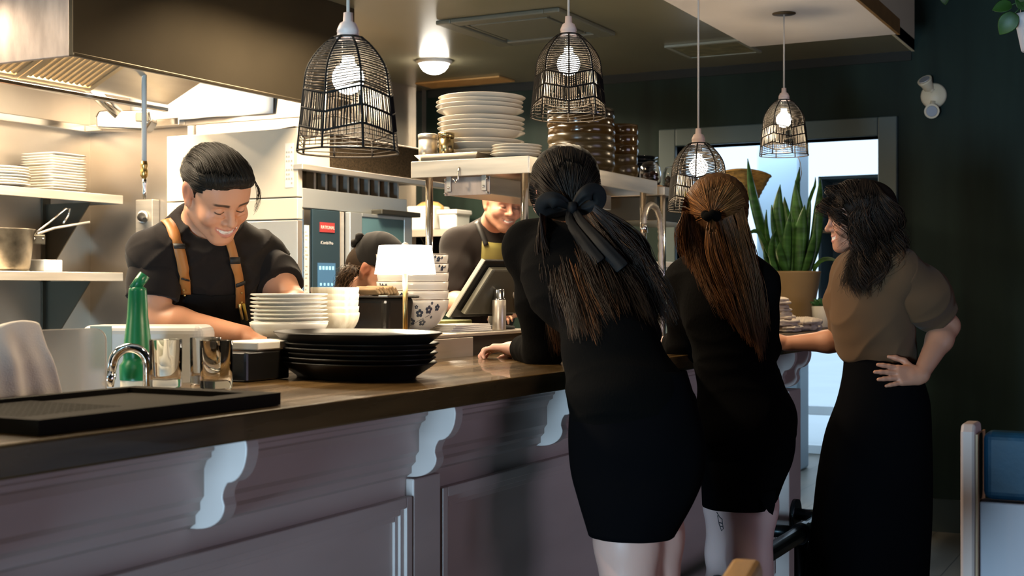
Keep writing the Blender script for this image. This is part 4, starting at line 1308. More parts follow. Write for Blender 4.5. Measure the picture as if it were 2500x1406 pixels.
def pendant(px, y0, d, ztop, zroof, lab, seed, rz):
    p = at(px, y0, d)
    t = thing('pendant_lamp', lab, 'lamp', (p.x, p.y, ztop), 0, 'woven wire pendant lamps')
    s = shade_bm(seed).build('lamp_shade', WIRE, t)
    s.rotation_euler = (0, 0, rz)
    MB().lathe([(0.0, 0.052), (0.0095, 0.052), (0.0105, 0.034), (0.017, 0.030), (0.0225, 0.018), (0.0235, 0.012), (0.0222, 0.011), (0.0235, 0.004), (0.026, -0.004), (0.0, -0.004)], n=24).build('socket', SOCK, t)
    MB().lathe([(0, -0.034), (0.012, -0.036), (0.013, -0.05)] + [(0.033 * math.sin(a), -0.083 + 0.033 * math.cos(a)) for a in (0.5, 0.8, 1.1, 1.4, 1.7, 2.0, 2.3, 2.6, 2.9)] + [(0, -0.116)], n=24).build('bulb', BULB, t)
    MB().lathe([(0.013, -0.003), (0.013, -0.034)], n=16).build('bulb_neck', STEEL_BRIGHT, t)
    MB().tube([(0, 0, 0.05), (0, 0, zroof - ztop)], 0.0036, 8).build('cord', CORD, t)
    return t


pendant(850, 200, 2.71, 1.27 + 610 * 2.71 / F_PX, 2.449, 'nearest woven wire pendant lamp, in front of the hood', 1, 0.10)
pendant(1388, 200, 3.73, 1.27 + 618 * 3.73 / F_PX, 2.449, 'woven wire pendant lamp hanging above the dark-haired woman with the bow', 2, 0.45)
pendant(1705, 400, 4.58, 1.27 + 353 * 4.58 / F_PX, 2.449, 'lowest woven wire pendant lamp, hanging by the auburn-haired woman', 3, 0.25)
pp = pendant(1914, 300, 5.63, 1.27 + 458 * 5.63 / F_PX, 2.449, 'farthest woven wire pendant lamp, hanging in front of the lobby opening', 4, 0.6)
o = MB().lathe([(0, -0.001), (0.05, -0.001), (0.05, -0.004), (0.0, -0.006)], n=28).build('ceiling_rose', mat('dark_rose', (0.06, 0.035, 0.012), rough=0.5), pp, loc=(0, 0, 2.45 - pp.location.z))
MB().tube([(0.09, -0.035, -0.235), (0.093, -0.045, -0.26), (0.080, -0.055, -0.31), (0.070, -0.05, -0.345)], 0.0016, 6).build('loose_wire', WIRE, pp)
# faint light each lamp throws on the things round it
pendant(-410 + 1250 - 1250, 200, 1.70, 1.90, 2.449, 'added unseen woven wire pendant lamp over the near end of the bar, left of the frame', 5, 0.3)  # added out of view, continues the row and warms the counter's left
for x, y, z in ((1.1, 1.57, 1.88), (2.25, 1.55, 1.70), (3.38, 1.58, 1.90), (4.36, 1.54, 1.68), (5.53, 1.58, 1.98)):  # first entry belongs to the added unseen lamp
    pl = bpy.data.lights.new('pendant_lamp_light', 'POINT')
    pl.energy = 15
    pl.color = (1.0, 0.78, 0.50)
    pl.shadow_soft_size = 0.03
    o = bpy.data.objects.new('pendant_lamp_light', pl)
    COL.objects.link(o)
    o.location = (x, y, z - 0.045)
# ---------------------------------------------------------------- smooth bodies: distance fields -> one continuous mesh
def _n3(*a):
    return np.array(a, dtype=np.float64)


def rotm(yaw=0.0, pitch=0.0, roll=0.0):
    """columns = right, forward, up of a head or limb frame; yaw turns forward from +Y, pitch bows down, roll tips to its right"""
    m = Matrix.Rotation(yaw, 3, 'Z') @ Matrix.Rotation(-pitch, 3, 'X') @ Matrix.Rotation(roll, 3, 'Y')
    return np.array(m)


class SDF:
    def __init__(self):
        self.ops = []

    def _add(self, f, lo, hi, k, mode):
        self.ops.append((f, np.asarray(lo) - k - 0.012, np.asarray(hi) + k + 0.012, k, mode))
        return self

    def cone(self, p0, p1, r0, r1, k=0.02, mode='+'):
        p0, p1 = np.asarray(p0, float), np.asarray(p1, float)
        d = p1 - p0
        L2 = max(1e-12, d @ d)

        def f(X, Y, Z):
            t = np.clip(((X - p0[0]) * d[0] + (Y - p0[1]) * d[1] + (Z - p0[2]) * d[2]) / L2, 0, 1)
            q = np.sqrt((X - p0[0] - t * d[0]) ** 2 + (Y - p0[1] - t * d[1]) ** 2 + (Z - p0[2] - t * d[2]) ** 2)
            return q - (r0 + (r1 - r0) * t)
        rm = max(r0, r1)
        return self._add(f, np.minimum(p0, p1) - rm, np.maximum(p0, p1) + rm, k, mode)

    def chain(self, pts, rs, k=0.02, mode='+'):
        for i in range(len(pts) - 1):
            self.cone(pts[i], pts[i + 1], rs[i], rs[i + 1], k, mode)
        return self

    def ell(self, c, r, R=None, k=0.02, mode='+'):
        c, r = np.asarray(c, float), np.asarray(r, float)
        R = np.eye(3) if R is None else np.asarray(R)

        def f(X, Y, Z):
            dx, dy, dz = X - c[0], Y - c[1], Z - c[2]
            u = dx * R[0, 0] + dy * R[1, 0] + dz * R[2, 0]
            v = dx * R[0, 1] + dy * R[1, 1] + dz * R[2, 1]
            w = dx * R[0, 2] + dy * R[1, 2] + dz * R[2, 2]
            k0 = np.sqrt((u / r[0]) ** 2 + (v / r[1]) ** 2 + (w / r[2]) ** 2)
            k1 = np.sqrt((u / r[0] ** 2) ** 2 + (v / r[1] ** 2) ** 2 + (w / r[2] ** 2) ** 2) + 1e-9
            return k0 * (k0 - 1) / k1
        e = np.sqrt(((R * r) ** 2).sum(1))
        return self._add(f, c - e, c + e, k, mode)

    def half(self, p, n, mode='*', k=0.004):
        """keeps the side the normal points away from"""
        p, n = np.asarray(p, float), np.asarray(n, float)
        n = n / np.linalg.norm(n)
        f = lambda X, Y, Z: (X - p[0]) * n[0] + (Y - p[1]) * n[1] + (Z - p[2]) * n[2]
        self.ops.append((f, None, None, k, mode))
        return self

    def cut(self, p, n, c, rad, k=0.004):
        """flat cut inside a ball only (sleeve ends, hems)"""
        p, n, c = np.asarray(p, float), np.asarray(n, float), np.asarray(c, float)
        n = n / np.linalg.norm(n)

        def f(X, Y, Z):
            a = -((X - p[0]) * n[0] + (Y - p[1]) * n[1] + (Z - p[2]) * n[2])
            b = np.sqrt((X - c[0]) ** 2 + (Y - c[1]) ** 2 + (Z - c[2]) ** 2) - rad
            return np.maximum(a, b)
        return self._add(f, c - rad, c + rad, k, '-')

    @staticmethod
    def axis(lo, hi, h, fine):
        """grid lines between lo and hi, denser inside the fine intervals [(a, b, step)]"""
        out, x = [lo], lo
        while x < hi:
            s = h
            for a, b, st in fine:
                if a - h <= x <= b + h:
                    m = 0 if a <= x <= b else min(abs(x - a), abs(x - b)) / h
                    s = min(s, st + (h - st) * m)
            x += s
            out.append(x)
        return np.array(out)

    def mesh(self, h=0.008, fine=(), lo=None, hi=None):
        L = [o for o in self.ops if o[1] is not None and o[4] == '+']
        lo = np.min([o[1] for o in L], axis=0) if lo is None else np.asarray(lo)
        hi = np.max([o[2] for o in L], axis=0) if hi is None else np.asarray(hi)
        ax = [self.axis(lo[i], hi[i], h, [(c[i] - r, c[i] + r, st) for c, r, st in fine]) for i in range(3)]
        G = np.full([len(a) for a in ax], 0.3, dtype=np.float32)
        for f, l, u, k, mode in self.ops:
            if l is None:
                sl = tuple(slice(0, len(a)) for a in ax)
            else:
                sl = tuple(slice(int(np.searchsorted(ax[i], l[i])), int(np.searchsorted(ax[i], u[i], 'right'))) for i in range(3))
            if any(s.stop <= s.start for s in sl):
                continue
            X, Y, Z = np.meshgrid(ax[0][sl[0]], ax[1][sl[1]], ax[2][sl[2]], indexing='ij', sparse=True)
            b = f(X, Y, Z).astype(np.float32)
            a = G[sl]
            if mode == '+':
                t = np.clip(0.5 + 0.5 * (a - b) / k, 0, 1)
                G[sl] = a * (1 - t) + b * t - k * t * (1 - t)
            elif mode == '-':
                t = np.clip(0.5 - 0.5 * (a + b) / k, 0, 1)
                G[sl] = a * (1 - t) + (-b) * t + k * t * (1 - t)
            else:
                t = np.clip(0.5 - 0.5 * (b - a) / k, 0, 1)
                G[sl] = b * (1 - t) + a * t + k * t * (1 - t)
        return surface_nets(G, ax)


def surface_nets(G, ax):
    s = G < 0
    nx, ny, nz = G.shape
    cnt = np.zeros((nx - 1, ny - 1, nz - 1), np.int8)
    for i in (0, 1):
        for j in (0, 1):
            for k in (0, 1):
                cnt += s[i:nx - 1 + i, j:ny - 1 + j, k:nz - 1 + k]
    act = np.argwhere((cnt > 0) & (cnt < 8))
    idx = np.full(cnt.shape, -1, np.int32)
    idx[act[:, 0], act[:, 1], act[:, 2]] = np.arange(len(act))
    P = np.zeros((len(act), 3))
    C = np.zeros(len(act))
    corners = [(i, j, k) for i in (0, 1) for j in (0, 1) for k in (0, 1)]
    for a in corners:
        for d in range(3):
            if a[d]:
                continue
            b = list(a)
            b[d] = 1
            ia, ib = act + np.array(a), act + np.array(b)
            va, vb = G[ia[:, 0], ia[:, 1], ia[:, 2]], G[ib[:, 0], ib[:, 1], ib[:, 2]]
            m = (va < 0) != (vb < 0)
            t = np.where(m, va / np.where(np.abs(va - vb) < 1e-12, 1, va - vb), 0)
            pa = np.stack([ax[q][ia[:, q]] for q in range(3)], 1)
            pb = np.stack([ax[q][ib[:, q]] for q in range(3)], 1)
            P += np.where(m[:, None], pa + (pb - pa) * t[:, None], 0)
            C += m
    P /= C[:, None]
    F = []
    for d in range(3):
        u, w = (d + 1) % 3, (d + 2) % 3
        A = np.swapaxes
        sl0 = [slice(None)] * 3
        sl1 = [slice(None)] * 3
        sl0[d], sl1[d] = slice(0, -1), slice(1, None)
        ch = s[tuple(sl0)] != s[tuple(sl1)]
        e = np.argwhere(ch)
        e = e[(e[:, u] > 0) & (e[:, w] > 0) & (e[:, u] < G.shape[u] - 1) & (e[:, w] < G.shape[w] - 1)]
        if not len(e):
            continue
        inside = s[e[:, 0], e[:, 1], e[:, 2]]
        q = []
        for du, dw in ((-1, -1), (0, -1), (0, 0), (-1, 0)):
            c = e.copy()
            c[:, u] += du
            c[:, w] += dw
            q.append(idx[c[:, 0], c[:, 1], c[:, 2]])
        q = np.stack(q, 1)
        q[~inside] = q[~inside][:, ::-1]
        F.append(q)
    return P, np.concatenate(F)


def vnormals(P, F):
    n = np.cross(P[F[:, 2]] - P[F[:, 0]], P[F[:, 3]] - P[F[:, 1]])
    N = np.zeros_like(P)
    for k in range(4):
        np.add.at(N, F[:, k], n)
    return N / (np.linalg.norm(N, axis=1)[:, None] + 1e-12)


def relax(P, F, it=1, w=0.5):
    E = np.concatenate([F[:, [0, 1]], F[:, [1, 2]], F[:, [2, 3]], F[:, [3, 0]]])
    for _ in range(it):
        S, c = np.zeros_like(P), np.zeros(len(P))
        np.add.at(S, E[:, 0], P[E[:, 1]])
        np.add.at(c, E[:, 0], 1)
        P = P * (1 - w) + w * S / np.maximum(c, 1)[:, None]
    return P


def np_object(name, P, F, m, parent=None, origin=(0, 0, 0), tint=None, mats=None, mi=None):
    me = bpy.data.meshes.new(name)
    o3 = np.asarray(origin, float)
    me.vertices.add(len(P))
    me.vertices.foreach_set('co', (P - o3).astype(np.float32).ravel())
    k = F.shape[1]
    me.loops.add(F.size)
    me.loops.foreach_set('vertex_index', F.astype(np.int32).ravel())
    me.polygons.add(len(F))
    me.polygons.foreach_set('loop_start', np.arange(0, F.size, k, dtype=np.int32))
    me.polygons.foreach_set('loop_total', np.full(len(F), k, np.int32))
    me.polygons.foreach_set('use_smooth', np.ones(len(F), bool))
    for x in (mats or [m]):
        me.materials.append(x)
    if mi is not None:
        me.polygons.foreach_set('material_index', mi.astype(np.int32))
    me.update(calc_edges=True)
    me.validate()
    if tint is not None:
        a = me.color_attributes.new('tint', 'FLOAT_COLOR', 'POINT')
        a.data.foreach_set('color', np.concatenate([tint, np.ones((len(tint), 1))], 1).astype(np.float32).ravel())
    o = bpy.data.objects.new(name, me)
    COL.objects.link(o)
    if parent is not None:
        o.parent = parent
    return o


def tubes(name, paths, rad, m, parent=None, origin=(0, 0, 0), sides=4, tint=None):
    """many thin strands as one mesh: paths (M, N, 3), rad (M, N)"""
    M, N, _ = paths.shape
    T = np.gradient(paths, axis=1)
    T /= np.linalg.norm(T, axis=2, keepdims=True) + 1e-12
    ref = np.where(np.abs(T[..., 2:3]) < 0.9, _n3(0, 0, 1), _n3(1, 0, 0))
    A = np.cross(T, ref)
    A /= np.linalg.norm(A, axis=2, keepdims=True) + 1e-12
    B = np.cross(T, A)
    ang = np.arange(sides) * 2 * np.pi / sides
    ring = A[:, :, None, :] * np.cos(ang)[None, None, :, None] + B[:, :, None, :] * np.sin(ang)[None, None, :, None]
    P = (paths[:, :, None, :] + ring * rad[:, :, None, None]).reshape(-1, 3)
    base = (np.arange(M)[:, None, None] * N + np.arange(N - 1)[None, :, None]) * sides
    k = np.arange(sides)[None, None, :]
    l = (k + 1) % sides
    F = np.stack([base + k, base + l, base + sides + l, base + sides + k], -1).reshape(-1, 4)
    t = None
    if tint is not None:
        t = np.repeat(tint, N * sides, axis=0)
    return np_object(name, P, F, m, parent, origin, tint=t)


def spline(pts, n):
    """smooth path through the points, n samples"""
    p = np.asarray(pts, float)
    q = np.vstack([2 * p[0] - p[1], p, 2 * p[-1] - p[-2]])
    out = []
    for x in np.linspace(0, len(p) - 1 - 1e-9, n):
        i = int(x)
        t = x - i
        a, b, c, d = q[i], q[i + 1], q[i + 2], q[i + 3]
        out.append(0.5 * ((2 * b) + (-a + c) * t + (2 * a - 5 * b + 4 * c - d) * t ** 2 + (-a + 3 * b - 3 * c + d) * t ** 3))
    return np.array(out)


def px3(px, py, d):
    return np.array(at(px, py, d))


def wrinkle(P, amp, fr, dirs, seed=0):
    """soft cloth folds: bands that run across the given directions"""
    v = np.zeros(len(P))
    for i, d in enumerate(dirs):
        d = np.asarray(d, float)
        u = P @ (d / np.linalg.norm(d))
        w = np.sin(P[:, 0] * 13 + seed + i) + np.sin(P[:, 1] * 11 + 2 * i) + np.sin(P[:, 2] * 9 + seed * 2)
        v += np.sin(u * fr * (1 + 0.3 * i) + 1.6 * w + i * 1.7) * (0.5 + 0.5 * np.sin(w * 1.3 + i))
    r = np.zeros(len(P))
    for i, d in enumerate(dirs):
        d = np.asarray(d, float)
        d = d / np.linalg.norm(d)
        c = np.cross(d, [0.31, 0.62, 0.71])
        w = 0.8 * np.sin(P @ c * 14 + seed + 2 * i) + 0.5 * np.sin(P[:, 2] * 21 + seed)
        s = np.abs(np.sin((P @ d) * fr * 0.75 + w * 1.3 + i * 2.1 + seed))
        m = np.clip(np.sin(P @ c * 9 + i * 1.9 + seed * 0.7) + 0.25, 0, 1)
        r = np.maximum(r, (1 - s) ** 2.2 * m)
    return amp * (0.35 * v / len(dirs) + 1.0 * r)


# ---------------------------------------------------------------- head, hand
class Head:
    """an adult head; c = centre, R = columns right/forward/up, s = size (1 = 0.225 m crown to chin)"""

    def __init__(self, c, R, s=1.0, smile=0.0, eyes=1.0, female=False, nose=1.0, teeth=True, jaw=1.0):
        self.c, self.R, self.s = np.asarray(c, float), np.asarray(R), s
        self.smile, self.eyes, self.female, self.nose, self.teeth, self.jaw = smile, eyes, female, nose, teeth, jaw

    def w(self, *p):
        return self.c + self.R @ (np.array(p, float) * self.s)

    def loc(self, P):
        return (P - self.c) @ self.R / self.s

    def r(self, *r):
        return np.array(r) * self.s

    def add(self, S):
        s, w, R = self.s, self.w, self.R
        f = self.female
        E = lambda c, r, k=0.02, mode='+', A=None: S.ell(w(*c), self.r(*r), R if A is None else R @ A, k * s, mode)
        C = lambda a, b, r0, r1, k=0.02, mode='+': S.cone(w(*a), w(*b), r0 * s, r1 * s, k * s, mode)
        E((0, -0.016, 0.034), (0.0745, 0.094, 0.082))
        E((0, 0.028, 0.012), (0.064, 0.062, 0.075), 0.02)
        E((0, 0.030, -0.045), (0.052, 0.060, 0.062), 0.025)
        j = self.jaw
        for sx in (-1, 1):
            C((sx * 0.052 * j, 0.0, -0.052), (sx * 0.018, 0.072, -0.092), 0.020, 0.017, 0.03)
            E((sx * 0.040, 0.062, -0.026), (0.026, 0.024, 0.024), 0.025)              # cheek
            if self.smile:
                E((sx * 0.040, 0.072, -0.030), (0.019, 0.017, 0.016), 0.016)
        E((0, 0.078, -0.095), (0.020, 0.018, 0.016), 0.022)                            # chin
        C((-0.034, 0.079, 0.022), (0.034, 0.079, 0.022), 0.011, 0.011, 0.022)          # brow
        E((0, 0.048, 0.048), (0.056, 0.041, 0.044), 0.04)                              # forehead
        for sx in (-1, 1):
            E((sx * 0.031, 0.101, 0.003), (0.017, 0.015, 0.012), 0.018, '-')           # socket
            E((sx * 0.031, 0.0765, 0.001), (0.0145, 0.0145, 0.0125), 0.003)            # lids over the ball
            if self.eyes > 0.3:
                E((sx * 0.031, 0.0785, 0.000), (0.0125, 0.0145, 0.0035 + 0.005 * self.eyes), 0.0015)
            C((sx * 0.043, 0.086, -0.010), (sx * 0.022, 0.091, -0.013), 0.004, 0.0035, 0.008)   # lower lid roll
        n = self.nose
        C((0, 0.088, 0.012), (0, 0.107 * (0.96 + 0.04 * n), -0.024), 0.0065, 0.0095, 0.012)
        E((0, 0.108, -0.027), (0.0115, 0.0115, 0.0095), 0.008)
        for sx in (-1, 1):
            E((sx * 0.0135, 0.096, -0.030), (0.0085, 0.0105, 0.0075), 0.006)
            E((sx * 0.007, 0.104, -0.0385), (0.0035, 0.004, 0.004), 0.004, '-')
        # mouth
        sm = self.smile
        ww = 0.024 + 0.010 * sm
        up = 0.013 * sm
        zc = -0.061
        self.mouth = (ww, up, zc, sm)
        yb = 0.0965
        E((0, 0.080, zc), (ww + 0.006, 0.0165, 0.020 + 0.004 * sm), 0.016)
        arc = lambda u, z0: (u * ww, yb - 0.016 * u * u - 0.004 * sm * u * u, z0 + up * u * u)
        if sm > 0.2:
            us = np.linspace(-0.9, 0.9, 7)
            for a, b in zip(us[:-1], us[1:]):
                C(arc(a, zc - 0.001), arc(b, zc - 0.001), 0.0062 * sm * (1 - 0.6 * a * a) + 0.001, 0.0062 * sm * (1 - 0.6 * b * b) + 0.001, 0.003, '-')
        us = np.linspace(-1, 1, 9)
        gap = 0.0075 * sm
        for a, b in zip(us[:-1], us[1:]):
            la, lb = 1 - 0.65 * a * a, 1 - 0.65 * b * b
            A0, B0 = arc(a, zc + 0.003 + gap * 0.62 * (1 - a * a)), arc(b, zc + 0.003 + gap * 0.62 * (1 - b * b))
            C(A0, B0, 0.0040 * la, 0.0040 * lb, 0.003)
            A0, B0 = arc(a, zc - 0.005 - gap * 0.95 * (1 - a * a)), arc(b, zc - 0.005 - gap * 0.95 * (1 - b * b))
            C(A0, B0, 0.0050 * la, 0.0050 * lb, 0.003)
        if sm > 0.2 and self.teeth:
            us = np.linspace(-0.78, 0.78, 9)
            for a, b in zip(us[:-1], us[1:]):
                pa, pb = arc(a, zc + 0.001), arc(b, zc + 0.001)
                C((pa[0], pa[1] - 0.0048, pa[2]), (pb[0], pb[1] - 0.0048, pb[2]), 0.0066 * (1 - 0.4 * a * a), 0.0066 * (1 - 0.4 * b * b), 0.001)
            for u in us:
                p = arc(u, zc + 0.0012 + 0.10 * gap * (1 - u * u))
                E((p[0], p[1] - 0.0030, p[2]), (0.0041, 0.0034, 0.0074 * (1 - 0.45 * u * u)), 0.0010)
        for sx in (-1, 1):                                                             # ears
            A = np.array(Euler((0.15, 0.0, sx * 0.35)).to_matrix())
            E((sx * 0.076, -0.012, -0.002), (0.0070, 0.016, 0.028), 0.008, '+', A)
            E((sx * 0.074, -0.020, 0.012), (0.010, 0.016, 0.020), 0.008, '+', A)
            E((sx * 0.085, -0.006, 0.004), (0.006, 0.009, 0.018), 0.005, '-', A)
            E((sx * 0.074, -0.002, -0.028), (0.007, 0.009, 0.010), 0.008, '+', A)

    def tint(self, P, skin, lip, brow, ball=(0.75, 0.72, 0.68), iris=(0.02, 0.012, 0.008)):
        """base colour per vertex: skin, lips, brows, teeth, eyes"""
        L = self.loc(P)
        x, y, z = L[:, 0], L[:, 1], L[:, 2]
        C = np.tile(np.array(skin, float), (len(P), 1))
        near = (np.abs(x) < 0.1) & (np.abs(y) < 0.13) & (np.abs(z) < 0.14)

        def blend(mask, col):
            m = (mask * near)[:, None]
            np.copyto(C, C * (1 - m) + m * np.array(col))
        sstep = lambda e0, e1, v: np.clip((v - e0) / (e1 - e0), 0, 1) ** 2 * (3 - 2 * np.clip((v - e0) / (e1 - e0), 0, 1))
        ww, up, zc, sm = self.mouth
        u = x / ww
        front = sstep(0.062, 0.075, y)
        zl = zc + up * u * u
        gap = 0.0075 * sm
        hi_ = zl + 0.0065 + gap * 0.62 * (1 - u * u)
        lo_ = zl - 0.0095 - gap * 0.95 * (1 - u * u)
        m = sstep(0.0, 0.003, hi_ - z) * sstep(0.0, 0.003, z - lo_) * sstep(1.12, 0.95, np.abs(u)) * front
        blend(m * 0.85, lip)
        if sm > 0.2:
            inn = sstep(0, 0.0012, zl + 0.0005 + gap * 0.62 * (1 - u * u) - z) * sstep(0, 0.0012, z - (zl - 0.0015 - gap * 0.95 * (1 - u * u))) * sstep(0.95, 0.85, np.abs(u)) * front
            deep = inn * sstep(0.0900, 0.0850, y + 0.020 * u * u)
            blend(deep, (0.10, 0.02, 0.02))
            tz = zc + up * u * u + 0.0012 + 0.10 * gap * (1 - u * u)
            teeth = inn * sstep(0.0092, 0.0072, np.abs(z - tz)) * sstep(0.0795, 0.0840, y + 0.020 * u * u)
            if self.teeth:
                blend(teeth, (0.78, 0.72, 0.64))
        for sx in (-1, 1):
            xr = sx * x
            t = np.clip((xr - 0.012) / 0.042, 0, 1)
            bz = 0.024 + 0.006 * np.sin(t * 2.2) - 0.004 * t
            m = sstep(0.0062, 0.0035, np.abs(z - bz) + 0.0015 * t) * sstep(0.010, 0.016, xr) * sstep(0.056, 0.048, xr) * sstep(0.04, 0.055, y)
            blend(m * (0.9 if not self.female else 0.7), brow)
            d = np.sqrt(((x - sx * 0.031) / 1.25) ** 2 + (z * 1.0) ** 2)
            op = 0.0018 + 0.0055 * self.eyes
            slit = sstep(op + 0.0012, op, np.abs(z + 0.0005 + 8 * (x - sx * 0.031) ** 2)) * sstep(0.0135, 0.0115, np.abs(x - sx * 0.031)) * sstep(0.078, 0.083, y)
            if self.eyes > 0.3:
                blend(slit, ball)
                blend(slit * sstep(0.0068, 0.0055, np.sqrt((x - sx * 0.031) ** 2 + z ** 2)), iris)
                lash = sstep(0.0022, 0.001, np.abs(z + 0.0005 + 8 * (x - sx * 0.031) ** 2 - op - 0.0006)) * sstep(0.0145, 0.012, np.abs(x - sx * 0.031)) * sstep(0.078, 0.083, y)
                blend(lash, (0.01, 0.006, 0.004))
            else:
                lash = sstep(0.0026, 0.0013, np.abs(z + 0.003 - 14 * (x - sx * 0.031) ** 2)) * sstep(0.0150, 0.012, np.abs(x - sx * 0.031)) * sstep(0.074, 0.080, y)
                blend(lash, (0.012, 0.008, 0.005))
        # warmer cheeks, nose and ears
        for sx in (-1, 1):
            q = np.sqrt((x - sx * 0.042) ** 2 + (y - 0.075) ** 2 + (z + 0.026) ** 2)
            blend(0.30 * sstep(0.034, 0.006, q), (skin[0] * 0.95, skin[1] * 0.62, skin[2] * 0.58))
            q = np.sqrt((x - sx * 0.080) ** 2 + (y + 0.010) ** 2 + (z - 0.002) ** 2)
            blend(0.55 * sstep(0.036, 0.012, q), (skin[0] * 0.95, skin[1] * 0.55, skin[2] * 0.48))
        return C


def hand(S, wrist, fwd, up, side, L=0.185, curl=(0.3, 0.35, 0.4, 0.45), spread=0.12, thumb=(0.6, 0.5), fat=1.0, k=0.008):
    """five fingers on a palm. fwd = towards the fingers, up = back of the hand, side = towards the thumb"""
    n = lambda v: np.asarray(v, float) / np.linalg.norm(v)
    w = np.asarray(wrist, float)
    f = n(fwd)
    s = n(np.asarray(side) - f * (np.asarray(side, float) @ f))
    u = n(np.cross(s, f)) if np.cross(s, f) @ np.asarray(up, float) > 0 else -n(np.cross(s, f))
    q = L / 0.185
    P = lambda a, b, c: w + (f * a + s * b + u * c) * q
    for b, e in ((0.026, 0.088), (0.009, 0.092), (-0.009, 0.088), (-0.026, 0.080)):
        S.cone(P(0.012, b * 0.72, 0), P(e * 0.92, b, 0.002), 0.0135 * fat * q, 0.0115 * fat * q, 0.012)
    S.cone(P(-0.01, 0, 0), P(0.03, 0.0, 0), 0.021 * q, 0.020 * q, 0.015)
    S.cone(P(0.015, 0.022, -0.008), P(0.050, 0.028, -0.010), 0.015 * q, 0.014 * q, 0.012)
    tips = []
    hand.segs = []
    for i, (b, e, l) in enumerate(((0.027, 0.088, 0.072), (0.009, 0.093, 0.080), (-0.009, 0.089, 0.074), (-0.0265, 0.080, 0.058))):
        a = spread * (1.4 - i)
        c = curl[i] if hasattr(curl, '__len__') else curl
        p = P(e * 0.93, b, 0.001)
        ang = 0.25 * c
        r = [0.0092, 0.0085, 0.0077, 0.0066]
        if i == 3:
            r = [x * 0.87 for x in r]
        for j, (fr, dc) in enumerate(((0.45, 0.9), (0.30, 1.15), (0.25, 0.75))):
            d = f * math.cos(ang) * math.cos(a) + s * math.sin(a) - u * math.sin(ang)
            p2 = p + d * l * fr * q
            S.cone(p, p2, r[j] * fat * q, r[j + 1] * fat * q, 0.004)
            hand.segs.append((p, p2, r[j] * fat * q))
            p = p2
            ang += dc * c
        tips.append(p)
    t0 = P(0.022, 0.027, -0.006)
    a, c = thumb
    d1 = f * math.cos(a) + s * math.sin(a) - u * 0.25
    p1 = t0 + n(d1) * 0.040 * q
    d2 = f * math.cos(a - c) + s * math.sin(a - c) - u * 0.30
    p2 = p1 + n(d2) * 0.032 * q
    p3 = p2 + n(f * math.cos(a - c * 1.4) + s * math.sin(a - c * 1.4) - u * 0.3) * 0.024 * q
    S.chain([t0, p1, p2, p3], [0.0145 * q, 0.0105 * q, 0.0095 * q, 0.0068 * q], 0.007)
    tips.append(p3)
    return tips
# ---------------------------------------------------------------- console by the lobby with plants and napkins
cs = thing('side_console', 'slim dark console beyond the end of the bar carrying the plants', 'table', (5.32, 1.46, 0))
DWOOD = mat('dark_console_wood', (0.07, 0.045, 0.022), rough=0.4, var=0.3, scale=6)
MB().box((0, 0, 1.045), (1.43, 0.56, 1.08)).build('top', DWOOD, cs, bevel=0.004)
MB().box((0.5, 0.42, 0.03), (0.9, 0.52, 1.045)).build('pedestal', DWOOD, cs, bevel=0.004)
MB().box((0.4, 0.28, 0), (1.0, 0.56, 0.03)).build('foot', DWOOD, cs, bevel=0.004)
CZ = 1.081
# snake plant
sp = thing('snake_plant', 'tall snake plant in a big tan pot beside the lobby opening', 'plant', (6.42, 1.785, CZ))
TAN = mat('tan_pot', (0.44, 0.29, 0.13), rough=0.6, var=0.06, scale=4)
MB().lathe([(0, 0), (0.098, 0), (0.10, 0.004), (0.143, 0.262), (0.146, 0.268), (0.143, 0.272), (0.136, 0.268), (0.132, 0.24), (0, 0.235)], n=44).build('pot', TAN, sp)
MB().lathe([(0, 0.243), (0.08, 0.246), (0.131, 0.242)], n=28).build('soil', mat('soil', (0.03, 0.02, 0.012), rough=0.95), sp)
LEAF = mat('snake_leaf', (0.035, 0.12, 0.020), rough=0.35, var=0.6, scale=9, stretch=(0.7, 0.7, 4.0), color2=(0.09, 0.24, 0.05))


def sword(base, tip, w, bend, twist, m, parent, name='leaf'):
    rows = []
    n = 16
    b, t = V(*base), V(*tip)
    ax = (t - b)
    side0 = V(math.cos(twist), math.sin(twist), 0)
    for i in range(n + 1):
        s = i / n
        p = b + ax * s + V(*bend) * (s * (1 - s) * 4)
        ww = w * (0.62 + 0.5 * math.sin(min(1, s * 1.25) * PI * 0.62)) * (1 - max(0, (s - 0.62) / 0.38) ** 1.7) + 0.0012
        tw = side0 + V(-side0.y, side0.x, 0) * (0.5 * math.sin(s * 3 + twist))
        tw.normalize()
        nrm = ax.normalized().cross(tw)
        rows.append([p - tw * ww + nrm * ww * 0.35, p - tw * ww * 0.5 + nrm * ww * 0.08, p, p + tw * ww * 0.5 + nrm * ww * 0.08, p + tw * ww + nrm * ww * 0.35])
    return MB().grid(rows).build(name, m, parent, solid=0.005)


def leaf_px(bx, px, py, dd, w, bend=0.0, tw=0.0, by=665, name='leaf'):
    """leaf from the soil to a tip; positions read off the photograph, dd in depth"""
    d0 = 6.52
    b = at(bx, by, d0 + dd * 0.4) - sp.location
    b.z = 0.243
    t = at(px, py, d0 + dd) - sp.location
    r = V(SN, -CS, 0)
    return sword(b, t, w, r * bend, math.atan2(-CS, SN) + tw, LEAF, sp, name)


